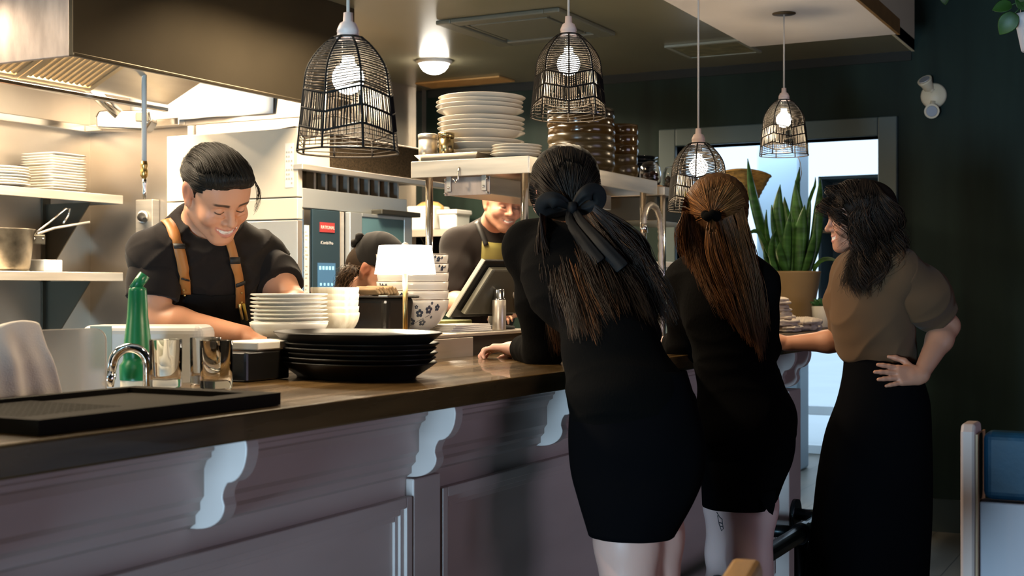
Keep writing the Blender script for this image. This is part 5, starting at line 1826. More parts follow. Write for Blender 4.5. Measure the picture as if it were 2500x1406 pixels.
for a in ((1895, 1826, 387, 0.03, 0.030, -0.01, 0.2), (1910, 1905, 450, -0.02, 0.030, -0.012, -0.2), (1938, 1953, 408, 0.05, 0.034, 0.0, 0.3), (1965, 2003, 432, 0.08, 0.030, 0.03, 0.1),
          (1925, 1885, 500, -0.06, 0.024, -0.01, 0.5), (1950, 1942, 440, -0.08, 0.026, 0.01, -0.4), (1918, 1930, 520, -0.1, 0.024, 0.0, 0.1), (1942, 1965, 500, -0.1, 0.028, 0.0, -0.3),
          (1900, 1895, 560, -0.1, 0.022, -0.02, 0.4), (1960, 1980, 490, -0.03, 0.026, 0.01, 0.6), (1935, 1915, 480, 0.06, 0.024, 0.0, -0.5), (1955, 1990, 560, -0.1, 0.022, 0.02, 0.2),
          (1905, 1872, 512, 0.02, 0.014, -0.02, 0.2), (1930, 1950, 470, -0.05, 0.028, 0.012, 0.15), (1922, 1905, 590, -0.11, 0.022, -0.01, -0.1), (1890, 1868, 600, 0.0, 0.022, 0.0, 0.3)):
    leaf_px(*a)
# bent side leaves
def arc_leaf(pts, w):
    n = len(pts)
    P = [V(*p) - sp.location for p in pts]
    rows = []
    for i, p in enumerate(P):
        s = i / (n - 1)
        t = (P[min(n - 1, i + 1)] - P[max(0, i - 1)]).normalized()
        sd = t.cross(V(CS, SN, 0)).normalized()
        ww = w * math.sin(PI * (0.18 + 0.80 * s)) + 0.001
        rows.append([p - sd * ww, p + V(CS, SN, 0) * ww * 0.25, p + sd * ww])
    MB().grid(rows).build('leaf', LEAF, sp, solid=0.003, sub=1)


arc_leaf([at(1885, 640, 6.5), at(1862, 580, 6.48), at(1850, 560, 6.46), at(1830, 566, 6.44), at(1815, 582, 6.42)], 0.014)
arc_leaf([at(1985, 668, 6.45), at(1992, 645, 6.42), at(2010, 630, 6.4), at(2035, 632, 6.38), at(2048, 640, 6.36)], 0.013)
arc_leaf([at(1965, 560, 6.6), at(1975, 480, 6.62), at(1992, 455, 6.64), at(1990, 430, 6.64)], 0.010)
# small succulent in a fluted white pot
sc2 = thing('succulent', 'small green succulent in a white fluted pot beside the tan pot', 'plant', (6.22, 1.575, CZ))
pm = MB()
prof = [(0, 0), (0.044, 0), (0.048, 0.004), (0.054, 0.10), (0.051, 0.103), (0.048, 0.095), (0, 0.092)]
pm.lathe(prof, n=60)
pm.v = [(x * (1 + 0.018 * math.cos(30 * math.atan2(y, x))), y * (1 + 0.018 * math.cos(30 * math.atan2(y, x))), z) for x, y, z in pm.v]
pm.build('pot', WHITE_CER, sc2)
SUC = mat('succulent_green', (0.03, 0.11, 0.035), rough=0.4, var=0.4, scale=30)
for ring_, (n, tilt, ln) in enumerate(((8, 1.15, 0.06), (7, 0.75, 0.055), (5, 0.35, 0.045))):
    for k in range(n):
        a = 2 * PI * k / n + ring_ * 0.4
        d = V(math.cos(a) * math.sin(tilt), math.sin(a) * math.sin(tilt), math.cos(tilt))
        b = V(math.cos(a) * 0.01, math.sin(a) * 0.01, 0.098)
        MB().tube([b, b + d * ln * 0.35, b + d * ln * 0.7, b + d * ln], [0.006, 0.012, 0.011, 0.001], 8).build('leaf', SUC, sc2)

# crumpled napkins, folded and piled
NAP = mat('linen_napkin', (0.74, 0.63, 0.52), rough=0.95, bump=0.1, bscale=260)


def crumple(lab, w, d, h, loc, rz, seed, amp):
    """a folded cloth slumped into a soft creased cushion"""
    Q = SDF()
    for k in range(2):
        z = h * (0.27 + 0.42 * k)
        Q.ell((0.004 * (-1) ** (k + seed), 0.003 * k, z), (w * 0.46, d * 0.46, h * 0.30), None, 0.004)
        Q.ell((0.03 * math.sin(seed * 2.1 + k), 0.02 * math.cos(seed + k), z), (w * 0.40, d * 0.50, h * 0.27), None, 0.006)
        Q.ell((0.02 * math.cos(seed * 1.3 + k), 0.0, z), (w * 0.53, d * 0.36, h * 0.27), None, 0.006)
    P, F = Q.mesh(0.0042)
    N = vnormals(P, F)
    P = P + N * wrinkle(P, amp, 130, ((1, 0.3, 0.4), (0.3, 1, 0.2), (-0.6, 0.7, 0.3)), seed)[:, None]
    P[:, 2] = np.maximum(P[:, 2], 0.0008)
    o = np_object('napkin', P, F, NAP)
    o.location = loc
    o.rotation_euler = (0, 0, rz)
    tag(o, lab, 'napkin', 'linen napkins piled on the console')
    return o


npz = CZ
for k, (w, d, h, dx, dy, rz, amp, lab) in enumerate((
        (0.24, 0.17, 0.028, 0.0, 0.0, 0.1, 0.004, 'lowest wide linen napkin of the pile on the console'),
        (0.20, 0.15, 0.030, -0.03, 0.01, -0.2, 0.006, 'linen napkin folded second from the bottom of the pile'),
        (0.18, 0.14, 0.034, -0.03, 0.02, 0.3, 0.007, 'crumpled linen napkin in the middle of the pile'),
        (0.17, 0.13, 0.034, -0.03, 0.02, -0.1, 0.007, 'crumpled linen napkin just under the folded top one'),
        (0.18, 0.13, 0.032, -0.035, 0.02, 0.15, 0.0025, 'flat folded white napkin on top of the pile'))):
    crumple(lab, w, d, h, (5.60 + dx, 1.60 + dy, npz), rz + TH, k + 1, amp)
    npz += h * 0.93
crumple('loose crumpled napkin slumped to the right of the pile', 0.19, 0.11, 0.055, (5.76, 1.545, CZ), -0.5, 8, 0.008)

# woven basket and grain tub on the second shelf
bk = thing('woven_basket', 'golden woven straw basket on the far end of the second shelf', 'basket', (6.55, 2.085, PZ - 0.021))
prof = []
for i in range(12):
    s = i / 11
    prof.append((0.085 + 0.062 * s + 0.004 * (i % 2), 0.004 + 0.125 * s))
bm_ = MB().lathe([(0, 0.004), (0.08, 0.002)] + prof + [(prof[-1][0] - 0.008, 0.131)] + [(r - 0.012, z) for r, z in reversed(prof)] + [(0, 0.016)], n=52)
bm_.v = [(x * (1 + 0.012 * math.sin(26 * math.atan2(y, x) + 60 * z)), y * (1 + 0.012 * math.sin(26 * math.atan2(y, x) + 60 * z)), z + 0.012 * math.sin(2 * math.atan2(y, x) + 1)*z/0.13) for x, y, z in bm_.v]
bm_.build('body', mat('straw', (0.42, 0.22, 0.05), rough=0.7, var=0.5, scale=24, stretch=(1, 1, 3), bump=0.5, bscale=70), bk)
RIM = MB().tube([V(0.149 * math.cos(2 * PI * k / 40), 0.149 * math.sin(2 * PI * k / 40), 0.132 + 0.012 * math.sin(4 * PI * k / 40 + 1)) for k in range(40)], 0.007, 8, closed=True)
RIM.build('rim', MATS['straw'], bk)
gt = tub('grain_tub', 'clear lidded tub of grain on the shelf behind the auburn-haired woman', (5.74, 2.24, 1.286), 0.085, 0.075, 0.098, mat('cloudy_tub', (0.80, 0.85, 0.88), rough=0.25, trans=0.4, ior=1.3), cat='tub')
o = MB().box((-0.078, -0.0765, 0.006), (0.078, 0.068, 0.032)).build('grain', mat('grain', (0.50, 0.33, 0.15), rough=0.9, var=0.5, scale=120), gt, bevel=0.01)
o['kind'] = 'stuff'

# ---------------------------------------------------------------- emergency light on the green wall
el = thing('emergency_light', 'cream twin-headed emergency spotlight on the dark green wall', 'light', (7.099, 1.217, 2.275))
IV = mat('ivory_plastic', (0.62, 0.52, 0.38), rough=0.45)
b = MB().lathe([(0, 0.0), (0.066, 0.0), (0.066, 0.01), (0.058, 0.022), (0, 0.026)], n=32).build('base_plate', IV, el)
b.rotation_euler = (0, -PI / 2, 0)
for n_, (c0, d) in enumerate((((-0.035, 0.030, 0.058), V(-0.55, 0.25, 0.62)), ((-0.04, 0.005, -0.085), V(-0.92, -0.20, -0.12)))):
    d.normalize()
    h = MB()
    c0 = V(*c0)
    h.tube([c0 - d * 0.035, c0 - d * 0.03, c0 + d * 0.0, c0 + d * 0.02, c0 + d * 0.03], [0.02, 0.026, 0.030, 0.037, 0.038], 22)
    h = h.build('spot_head', IV, el)
    MB().tube([c0 + d * 0.0302, c0 + d * 0.033], [0.029, 0.027], 20).build('lens', mat('spot_lens', (0.62, 0.60, 0.66), rough=0.15, metal=0.6), h)
    MB().tube([V(-0.02, 0, 0.02 if n_ == 0 else -0.03), c0 - d * 0.02], 0.014, 12).build('arm', IV, el)

# ---------------------------------------------------------------- hanging pot with trailing leaves (upper right)
hp = thing('hanging_planter', 'white hanging pot with trailing green leaves at the upper right', 'plant', at(2520, 100, 4.3))
MB().lathe([(0, -0.035), (0.03, -0.035), (0.034, -0.03), (0.052, 0.06), (0.056, 0.064), (0.056, 0.088), (0.051, 0.088), (0.048, 0.06), (0, 0.055)], n=36).build('pot', mat('lilac_white_pot', (0.60, 0.56, 0.60), rough=0.5), hp)
zc = ZH - hp.location.z
for k in range(3):
    a = 2 * PI * k / 3 + 0.9
    MB().tube([(0.054 * math.cos(a), 0.054 * math.sin(a), 0.08), (0, 0, 0.5)], 0.0012, 5).build('cord', CORD, hp)
MB().tube([(0, 0, 0.5), (0, 0, zc)], 0.0015, 5).build('cord', CORD, hp)
PLF = mat('pothos_leaf', (0.028, 0.08, 0.012), rough=0.45, var=0.4, scale=12)


def heart(p, d, up, s, parent):
    d, up = V(*d).normalized(), V(*up)
    sd = d.cross(up).normalized()
    nn_ = sd.cross(d)
    rows = []
    for i in range(9):
        t = i / 8
        w = s * 0.42 * math.sin(PI * min(1, 0.12 + t * 0.88)) ** 0.8
        c = V(*p) + d * s * t - nn_ * s * 0.25 * t * t
        rows.append([c - sd * w + nn_ * w * 0.25, c, c + sd * w + nn_ * w * 0.25])
    MB().grid(rows).build('leaf', PLF, parent, solid=0.0012, sub=1)


rgt = V(SN, -CS, 0)
for (px, py), (lx, ly, lz_), s in (((2478, 32), (-0.5, 0.2, -0.75), 0.08), ((2495, 25), (0.3, 0, 0.9), 0.09), ((2520, 20), (0.6, 0, 0.5), 0.1), ((2470, 12), (-0.8, 0.1, -0.1), 0.06), ((2540, 35), (0.8, 0.1, -0.4), 0.09), ((2500, 5), (-0.2, -0.2, 0.9), 0.08)):
    p = at(px, py, 4.28) - hp.location
    MB().tube([V(0, 0, 0.07), p * 0.6 + V(0, 0, 0.06), p], 0.0022, 6).build('stem', PLF, hp)
    heart(p, rgt * lx + V(0, 0, lz_) + V(CS, SN, 0) * ly, V(-CS, -SN, 0.4), s, hp)
pv = [at(2500, 20, 4.28), at(2430, -60, 4.28), at(2350, -50, 4.28), at(2300, -22, 4.28)]
MB().tube([p - hp.location for p in pv], 0.002, 6).build('vine', PLF, hp)
heart(pv[-1] - hp.location, rgt * 0.35 + V(0, 0, -0.9), V(-CS, -SN, 0.3), 0.047, hp)

# ---------------------------------------------------------------- booth seat, right foreground
bt = thing('booth_seat', 'booth bench with blue leather back pad and pale wood end panel', 'bench', (2.74, 0.40, 0))
PALE = mat('pale_ash', (0.48, 0.37, 0.34), rough=0.5, var=0.08, scale=6, stretch=(4, 4, 0.3))
EDGE = mat('ash_edge', (0.40, 0.22, 0.10), rough=0.5, var=0.15, scale=10)
prof = [(0, 0), (0.09, 0), (0.09, 0.985), (0.082, 1.0), (0.012, 1.0), (0.0, 0.985)]
MB().prism(prof, (-0.02, -0.012, 0), (1, 0, 0), (0, 0, 1), (0, 0.028, 0)).build('end_panel', PALE, bt, bevel=0.006)
MB().box((-0.015, -0.0165, 0.05), (0.09, -0.0125, 0.98)).build('end_facing', EDGE, bt)
MB().box((0.005, -1.5, 0.02), (0.055, -0.017, 0.845)).build('back_panel', mat('white_laminate', (0.40, 0.37, 0.42), rough=0.5), bt, bevel=0.003)
BLUE = mat('blue_leather', (0.004, 0.038, 0.078), rough=0.5, spec=0.3, var=0.35, scale=10, bump=0.1, bscale=60)
MB().box((0.0, -1.5, 0.85), (0.06, -0.024, 0.985)).build('back_pad', BLUE, bt, bevel=0.016, seg=4)
MB().box((0.055, -1.5, 0.40), (0.5, -0.02, 0.47)).build('seat_pad', BLUE, bt, bevel=0.02, seg=4)
MB().box((0.055, -1.5, 0.02), (0.46, -0.02, 0.40)).build('seat_box', MATS['white_laminate'], bt, bevel=0.004)
# wooden chairs whose tops just reach into the frame
OAK = mat('orange_oak', (0.48, 0.25, 0.07), rough=0.45, var=0.2, scale=8, stretch=(1, 4, 1))


def chair(loc, rz, lab):
    c = thing('wooden_chair', lab, 'chair', loc, rz, 'wooden dining chairs')
    MB().box((-0.21, -0.2, 0.43), (0.21, 0.22, 0.46)).build('seat', OAK, c, bevel=0.01)
    for sx in (-1, 1):
        MB().tube([(sx * 0.18, 0.2, 0), (sx * 0.18, 0.2, 0.43)], [0.014, 0.018], 10).build('leg', OAK, c)
        MB().tube([(sx * 0.18, -0.21, 0), (sx * 0.18, -0.19, 0.45), (sx * 0.185, -0.235, 0.80)], [0.014, 0.018, 0.015], 10).build('leg', OAK, c)
    rows = MB().prism([(-0.225, 0.72), (0.225, 0.72), (0.225, 0.868), (0.20, 0.883), (-0.20, 0.883), (-0.225, 0.868)], (0, -0.225, 0), (1, 0, 0), (0, 0, 1), (0, -0.042, 0))
    rows.build('backrest', OAK, c, bevel=0.008)
    return c


chair((1.572, 0.775, 0), 0.183, 'orange oak chair whose back just shows at the bottom edge')
# ---------------------------------------------------------------- people
from mathutils.bvhtree import BVHTree

SKIN = attr_mat('skin', rough=0.46, sss=0.10, spec=0.4, bump=0.015, bscale=250)
HAIRC = attr_mat('hair_mass', rough=0.62, spec=0.12)
HAIRM = attr_mat('hair', rough=0.42, spec=0.18)
BLACK_TEE = mat('black_cotton', (0.0105, 0.0075, 0.0065), rough=0.9, spec=0.2, sheen=0.06, bump=0.05, bscale=400)
BLACK_KNIT = mat('black_knit', (0.0022, 0.0020, 0.0019), rough=0.95, spec=0.05, bump=0.15, bscale=220, stretch=(1, 1, 0.4))
BLACK_SKIRT = mat('black_skirt_cloth', (0.0016, 0.0016, 0.0022), rough=0.95, spec=0.05, bump=0.05, bscale=300)
NAVY_APRON = mat('black_apron_canvas', (0.0055, 0.0052, 0.0055), rough=0.9, spec=0.15, bump=0.08, bscale=500)
TAN_STRAP = mat('tan_leather_strap', (0.34, 0.135, 0.032), rough=0.5, bump=0.05, bscale=200)
CAMP = Vector((0, 0, CAM_H))


def yawfor(dl):
    """yaw of somebody turned dl to the picture's right from facing the camera"""
    fx = -math.cos(dl) * CS + math.sin(dl) * SN
    fy = -math.cos(dl) * SN - math.sin(dl) * CS
    return math.atan2(-fx, fy)


def fwd_of(dl):
    y = yawfor(dl)
    return np.array([-math.sin(y), math.cos(y), 0.0])


def fr(up, fwd):
    up = np.asarray(up, float)
    up = up / np.linalg.norm(up)
    f = np.asarray(fwd, float) - up * (up @ np.asarray(fwd, float))
    f = f / np.linalg.norm(f)
    return np.stack([np.cross(f, up), f, up], 1)


def torso(S, J, e=0.0, k=0.05):
    n, c, w, p = (np.asarray(J[q], float) for q in ('neck', 'chest', 'waist', 'pelvis'))
    f = J['fwd']
    W, D = J.get('w', (0.150, 0.128, 0.160)), J.get('d', (0.108, 0.092, 0.112))
    S.ell(c, (W[0] + e, D[0] + e, 0.165 + e), fr(n - w, f), k)
    S.ell(w, (W[1] + e, D[1] + e, 0.15 + e), fr(c - p, f), k)
    S.ell(p, (W[2] + e, D[2] + e, 0.135 + e), fr(w - p, f), k)
    for s in ('shL', 'shR'):
        if J.get(s) is not None:
            S.cone(n - (n - c) * 0.12, J[s], 0.046 + e, 0.050 + e, k)
            S.cone(c + (n - c) * 0.45, J[s], 0.070 + e, 0.052 + e, k)


def limb(S, a, b, c, r, k=0.02, bulge=0.0):
    a, b, c = (np.asarray(q, float) for q in (a, b, c))
    S.chain([a, a + (b - a) * 0.55, b], [r[0], r[0] * 0.55 + r[1] * 0.5, r[1]], k)
    m = b + (c - b) * 0.28
    S.chain([b, m, c], [r[1], r[1] * (1.02 + bulge), r[2]], k)


def leg(S, hip, knee, ankle, toe, r=(0.082, 0.052, 0.036)):
    limb(S, hip, knee, ankle, r, 0.03, 0.06)
    S.chain([ankle, np.asarray(ankle) * 0.55 + np.asarray(toe) * 0.45 + np.array([0, 0, -0.012]), toe], [0.036, 0.034, 0.022], 0.02)


def make_body(name, S, heads, tintf, fine, origin, label, h=0.009):
    P, F = S.mesh(h, fine)
    P = relax(P, F, 1, 0.35)
    o = np_object(name, P, F, SKIN, None, origin, tint=tintf(P))
    o.location = origin
    tag(o, label, 'person')
    return o


def cloth(name, S, m, parent, h=0.007, amp=0.0, fr_=55.0, dirs=((0, 0, 1),), seed=0, fine=(), rel=1):
    P, F = S.mesh(h, fine)
    P = relax(P, F, rel, 0.4)
    if amp:
        N = vnormals(P, F)
        P = P + N * wrinkle(P, amp, fr_, dirs, seed)[:, None]
    o = np_object(name, P, F, m, parent, np.array(parent.location))
    return o, BVHTree.FromPolygons([tuple(p) for p in P], [tuple(q) for q in F])


def hit(bvh, px, py, fallback=3.5, off=0.004):
    """where the sight line through px, py meets a surface, lifted off it"""
    d = (at(px, py, 1.0) - CAMP).normalized()
    p, n, i, t = bvh.ray_cast(CAMP, d)
    if p is None:
        return at(px, py, fallback), -d
    if n.dot(d) > 0:
        n = -n
    return p + n * off, n


def ribbon(name, pts, nrms, w, th, m, parent, taper=None):
    """strap lying along points, facing the normals"""
    rows = []
    n = len(pts)
    for i in range(n):
        t = (pts[min(n - 1, i + 1)] - pts[max(0, i - 1)]).normalized()
        s = t.cross(nrms[i]).normalized()
        ww = w * (taper(i / (n - 1)) if taper else 1)
        rows.append([pts[i] - s * ww - parent_off(parent), pts[i] - parent_off(parent) + nrms[i] * th * 0.15, pts[i] + s * ww - parent_off(parent)])
    return MB().grid(rows).build(name, m, parent, solid=th)


def parent_off(parent):
    v = Vector((0, 0, 0))
    while parent is not None:
        v += Vector(parent.location)
        parent = parent.parent
    return v


def strap_px(name, bvh, px, w, th, m, parent, off=0.004, n=18, fb=3.5):
    q = spline(px, n)
    hs = [hit(bvh, x, y, fb, off) for x, y in q]
    pts = [h[0] for h in hs]
    for _ in range(2):
        pts = [pts[0]] + [(pts[i - 1] + pts[i] * 2 + pts[i + 1]) / 4 for i in range(1, n - 1)] + [pts[-1]]
    return ribbon(name, pts, [h[1] for h in hs], w, th, m, parent)


def strands(guides, M, N=22, jit=0.010, r0=0.0014, tipr=0.25, wave=0.0, wf=9.0, seed=0, ragged=0.15, locks=0):
    """M strands between neighbouring guide curves (each a list of points)"""
    rg = np.random.default_rng(seed)
    G = np.stack([spline(g, N) for g in guides])
    u = rg.uniform(0, len(guides) - 1, M)
    lk = None
    if locks:
        cs_ = rg.uniform(0, len(guides) - 1, locks)
        lk = rg.integers(0, locks, M)
        u = np.clip(cs_[lk] + rg.normal(0, 0.10, M), 0, len(guides) - 1)
    i = np.minimum(u.astype(int), len(guides) - 2)
    t = (u - i)[:, None, None]
    paths = G[i] * (1 - t) + G[i + 1] * t
    # end each strand a little earlier or later
    cut = 1 - ragged * rg.uniform(0, 1, M) ** 1.5
    s = np.linspace(0, 1, N)[None] * cut[:, None] * (N - 1)
    a = np.minimum(s.astype(int), N - 2)
    f = (s - a)[..., None]
    idx = np.arange(M)[:, None]
    paths = paths[idx, a] * (1 - f) + paths[idx, a + 1] * f
    sv = np.linspace(0, 1, N)[None, :, None]
    o1 = rg.normal(0, jit, (M, 1, 3))
    if locks:
        o1 = o1 * 0.35 + rg.normal(0, jit, (locks, 1, 3))[lk]
        paths = paths + (rg.normal(0, jit * 0.9, (locks, 1, 3))[lk]) * np.sin(np.linspace(0, 1, N)[None, :, None] * 4 + rg.uniform(0, 6, (locks, 1, 1))[lk]) * np.linspace(0, 1, N)[None, :, None]
    o2 = rg.normal(0, jit * 0.8, (M, 1, 3))
    paths = paths + o1 * np.minimum(1, sv * 2.5) + o2 * np.sin(sv * 5 + rg.uniform(0, 6, (M, 1, 1))) * np.minimum(1, sv * 2)
    if wave:
        ph = rg.normal(0, 0.5, (M, 1)) + u[:, None] * 1.3
        sw = np.minimum(1, sv[..., 0] * 2)
        lat = np.array([SN, -CS, 0])
        paths = paths + wave * (np.sin(sv[..., 0] * wf + ph) * sw)[..., None] * lat + wave * 0.6 * (np.cos(sv[..., 0] * wf + ph) * sw)[..., None] * np.array([-CS, -SN, 0])
    rad = r0 * (0.7 + 0.6 * rg.uniform(0, 1, (M, 1))) * (1 - (1 - tipr) * np.linspace(0, 1, N)[None] ** 2)
    strands.lk = lk
    return paths, rad


def tint_lock(base, hi, frac, seed, lk, nl):
    rg = np.random.default_rng(seed)
    kl = np.where(rg.uniform(0, 1, nl) < frac, rg.uniform(0.5, 1, nl), rg.uniform(0, 0.12, nl))
    k = np.clip(kl[lk] * rg.uniform(0.4, 1.1, len(lk)), 0, 1)[:, None]
    return np.array(base) * (1 - k) + np.array(hi) * k


def tint_rand(M, base, hi, frac, seed):
    rg = np.random.default_rng(seed)
    k = np.clip(rg.normal(0, 0.25, M), 0, 1)
    k = np.where(rg.uniform(0, 1, M) < frac, rg.uniform(0.5, 1, M), k * 0.6)[:, None]
    return np.array(base) * (1 - k) + np.array(hi) * k


def groove(P, c, axis, amp, n, seed=0):
    """combed furrows running away from the axis through c"""
    a = np.asarray(axis, float)
    a = a / np.linalg.norm(a)
    e1 = np.cross(a, [0.3, 0.5, 0.8])
    e1 /= np.linalg.norm(e1)
    e2 = np.cross(a, e1)
    d = P - np.asarray(c)
    th = np.arctan2(d @ e2, d @ e1)
    w = d @ a
    return amp * (np.sin(th * n + 14 * w + seed) * 0.6 + np.sin(th * n * 2.3 - 20 * w + 1.7) * 0.4)


def sleeve_hem(name, S, m, parent):
    return cloth(name, S, m, parent)


def sleeve(s, e, q, rad, hole, m, shirt, body, amp=0.007, seed=3, cuff=0.0):
    """a half sleeve that ends in an open hem at the share q of the upper arm"""
    d = (e - s) / np.linalg.norm(e - s)
    L = np.linalg.norm(e - s)
    end = s + d * L * q
    Q = SDF()
    Q.chain([s - d * 0.01, s + (end - s) * 0.55, end + d * (0.05 if not cuff else -0.02)], rad, 0.02)
    if cuff:
        Q.cone(end - d * cuff, end + d * 0.03, rad[2] + 0.001, rad[2] - 0.002, 0.006)
    Q.half(end, d, '*', 0.004)
    Q.cone(end - d * 0.03, end + d * 0.06, hole * 0.9, hole * 1.02, 0.003, '-')
    P, F = Q.mesh(0.0052)
    P = relax(P, F, 1, 0.4)
    N = vnormals(P, F)
    P = P + N * wrinkle(P, amp, 48, (d + np.array([0.3, 0.2, 0.5]), d - np.array([0.4, -0.3, 0.3])), seed)[:, None]
    return np_object('sleeve', P, F, m, shirt, np.array(body.location))


# ================================================================ 1. the smiling cook
def cook_smiling():
    H = Head(px3(526, 470, 3.45), rotm(2.86, 0.66, 0.17), 0.985, smile=1.0, eyes=0.0)
    f = fwd_of(0.62)
    J = dict(neck=px3(492, 566, 3.60), chest=px3(500, 668, 3.64), waist=px3(492, 850, 3.70), pelvis=np.array([*px3(490, 850, 3.74)[:2], 0.95]), fwd=f,
             shR=px3(382, 628, 3.50), shL=px3(634, 632, 3.76), w=(0.158, 0.145, 0.160), d=(0.112, 0.105, 0.115))
    eR, wR = px3(366, 785, 3.46), px3(596, 822, 3.44)
    eL, wL = px3(716, 748, 3.62), px3(664, 808, 3.46)
    S = SDF()
    H.add(S)
    S.cone(H.w(0, -0.030, -0.055), J['neck'], 0.054, 0.060, 0.03)
    torso(S, J)
    limb(S, J['shR'], eR, wR, (0.050, 0.044, 0.029), 0.02, 0.10)
    limb(S, J['shL'], eL, wL, (0.050, 0.044, 0.029), 0.02, 0.10)
    p = J['pelvis']
    r = np.cross(f, [0, 0, 1])
    for sx in (-1, 1):
        hip, kn, an = p + r * 0.09 * sx + [0, 0, -0.05], p + r * 0.10 * sx + [0, 0, -0.46] + f * 0.02, p + r * 0.11 * sx + [0, 0, -0.87]
        leg(S, hip, kn, an, an + f * 0.17 + [0, 0, -0.045])
    hand(S, wR, wL - wR + [0, 0, -0.03], [0, 0, 1], f, 0.19, curl=(0.7, 0.75, 0.8, 0.85))
    hand(S, wL, wR - wL + f * 0.1 + [0, 0, -0.03], [0, 0, 1], f, 0.19, curl=(0.6, 0.7, 0.75, 0.8))
    skin = (0.56, 0.275, 0.165)

    def tf(P):
        return H.tint(P, skin, (0.46, 0.17, 0.13), (0.014, 0.009, 0.007))
    o = make_body('person', S, H, tf, [(H.c, 0.10, 0.0022), (H.w(0, 0.07, -0.03), 0.06, 0.0016), (wR, 0.12, 0.004)], (float(p[0]), float(p[1]), 0.0),
                  'laughing cook in black tee with tan straps looking down behind the plates')
    # black tee with loose half sleeves
    T = SDF()
    torso(T, J, 0.016)
    T.cone(J['neck'], J['neck'] + (H.c - J['neck']) * 0.20, 0.075, 0.066, 0.03)
    nk = H.c - J['neck']
    nk = nk / np.linalg.norm(nk)
    T.cone(J['neck'] + nk * 0.012, J['neck'] + nk * 0.12, 0.060, 0.075, 0.006, '-')
    tee, bv = cloth('shirt', T, BLACK_TEE, o, 0.0058, 0.0095, 44, ((0.3, 0.5, 0.8), (-0.6, 0.3, 0.6), (0.1, -0.8, 0.5)), 3)
    for s, e, q in ((J['shR'], eR, 0.66), (J['shL'], eL, 0.62)):
        sleeve(s, e, q, (0.058, 0.068, 0.071), 0.052, BLACK_TEE, tee, o)
    # apron bib, straps and pen
    ap = thing_part('apron', o)
    bib = [[(452 + 140 * u, 712 + 170 * v + 9 * math.sin(u * 3)) for u in np.linspace(0, 1, 12)] for v in np.linspace(0, 1, 12)]
    rows = []
    for rw in bib:
        rows.append([hit(bv, x, y, 3.5, 0.007)[0] - Vector(o.location) for x, y in rw])
    MB().grid(rows).build('bib', NAVY_APRON, ap, solid=-0.004)
    for pxs, lw in (([(404, 541), (419, 560), (433, 603), (443, 640), (450, 690), (453, 716)], 0.0145), ([(556, 585), (563, 612), (574, 650), (581, 690), (585, 748)], 0.0135)):
        st = strap_px('strap', bv, pxs, lw, 0.004, TAN_STRAP, ap, 0.009, 22)
        for k in (0.40, 0.74):
            q = spline(pxs, 50)
            a, n_ = hit(bv, *q[int(k * 49)], 3.5, 0.013)
            b, _ = hit(bv, *q[min(49, int(k * 49) + 2)], 3.5, 0.013)
            ribbon('buckle', [a, a.lerp(b, 0.5), b], [n_] * 3, lw * 1.12, 0.003, BLACK_MATT, st)
    for x, y in ((449, 700), (452, 716), (584, 712), (586, 735)):
        p_, n_ = hit(bv, x, y, 3.5, 0.014)
        MB().lathe([(0, 0), (0.0032, 0), (0.002, 0.0015), (0, 0.002)], (0, 0, 0), 10).build('rivet', GOLD, ap, loc=p_ - Vector(o.location)).rotation_euler = n_.to_track_quat('Z', 'Y').to_euler()
    for a, b, m_ in (((583, 772), (578, 735), GOLD), ((589, 775), (590, 738), mat('yellow_pen', (0.55, 0.38, 0.05), rough=0.4))):
        pa, pb = hit(bv, *a, 3.5, 0.018)[0], hit(bv, *b, 3.5, 0.018)[0]
        MB().tube([pa - Vector(o.location), pb - Vector(o.location)], 0.0042, 8).build('pen', m_, ap)
    # trousers
    Tr = SDF()
    for sx in (-1, 1):
        hip, kn, an = p + r * 0.085 * sx + [0, 0, 0.0], p + r * 0.10 * sx + [0, 0, -0.46] + f * 0.02, p + r * 0.11 * sx + [0, 0, -0.84]
        Tr.chain([hip, kn, an], [0.105, 0.078, 0.066], 0.04)
    cloth('trousers', Tr, NAVY_APRON, o, 0.012)
    # hair: short, combed back from a side parting
    Hs = SDF()
    w, R = H.w, H.R
    Hs.ell(w(0, -0.018, 0.040), H.r(0.0845, 0.102, 0.079), R, 0.02)
    Hs.ell(w(0.004, 0.030, 0.082), H.r(0.066, 0.066, 0.033), R, 0.03)
    Hs.ell(w(-0.012, 0.060, 0.077), H.r(0.050, 0.028, 0.022), R, 0.02)
    Hs.half(w(0, 0.0895, 0.0755), R @ np.array([0, 0.80, -0.60]), '*', 0.008)
    for sx in (-1, 1):
        Hs.ell(w(sx * 0.088, 0.026, -0.022), H.r(0.04, 0.055, 0.050), R, 0.010, '-')
        Hs.ell(w(sx * 0.086, -0.012, 0.002), H.r(0.022, 0.026, 0.036), R, 0.008, '-')
        Hs.cone(w(sx * 0.0690, 0.012, 0.035), w(sx * 0.0700, 0.016, 0.002), 0.0080, 0.0025, 0.012)
    Hs.ell(w(0, -0.045, -0.115), H.r(0.13, 0.12, 0.062), R, 0.012, '-')
    P, F = Hs.mesh(0.0034)
    P = relax(P, F, 1, 0.3)
    N = vnormals(P, F)
    L = H.loc(P)
    ph = L[:, 0] * 420 + 60 * L[:, 1] + 6 * np.sin(L[:, 1] * 40)
    P = P + N * (0.0006 * np.sin(ph) + 0.0005 * np.sin(ph * 2.3 + 1))[:, None]
    hr = np_object('hair', P, F, HAIRM, o, np.array(o.location), tint=np.tile([0.010, 0.008, 0.007], (len(P), 1)))
    hbv = BVHTree.FromPolygons([tuple(q_) for q_ in P], [tuple(q_) for q_ in F])
    cen = Vector(w(0, -0.010, 0.035))

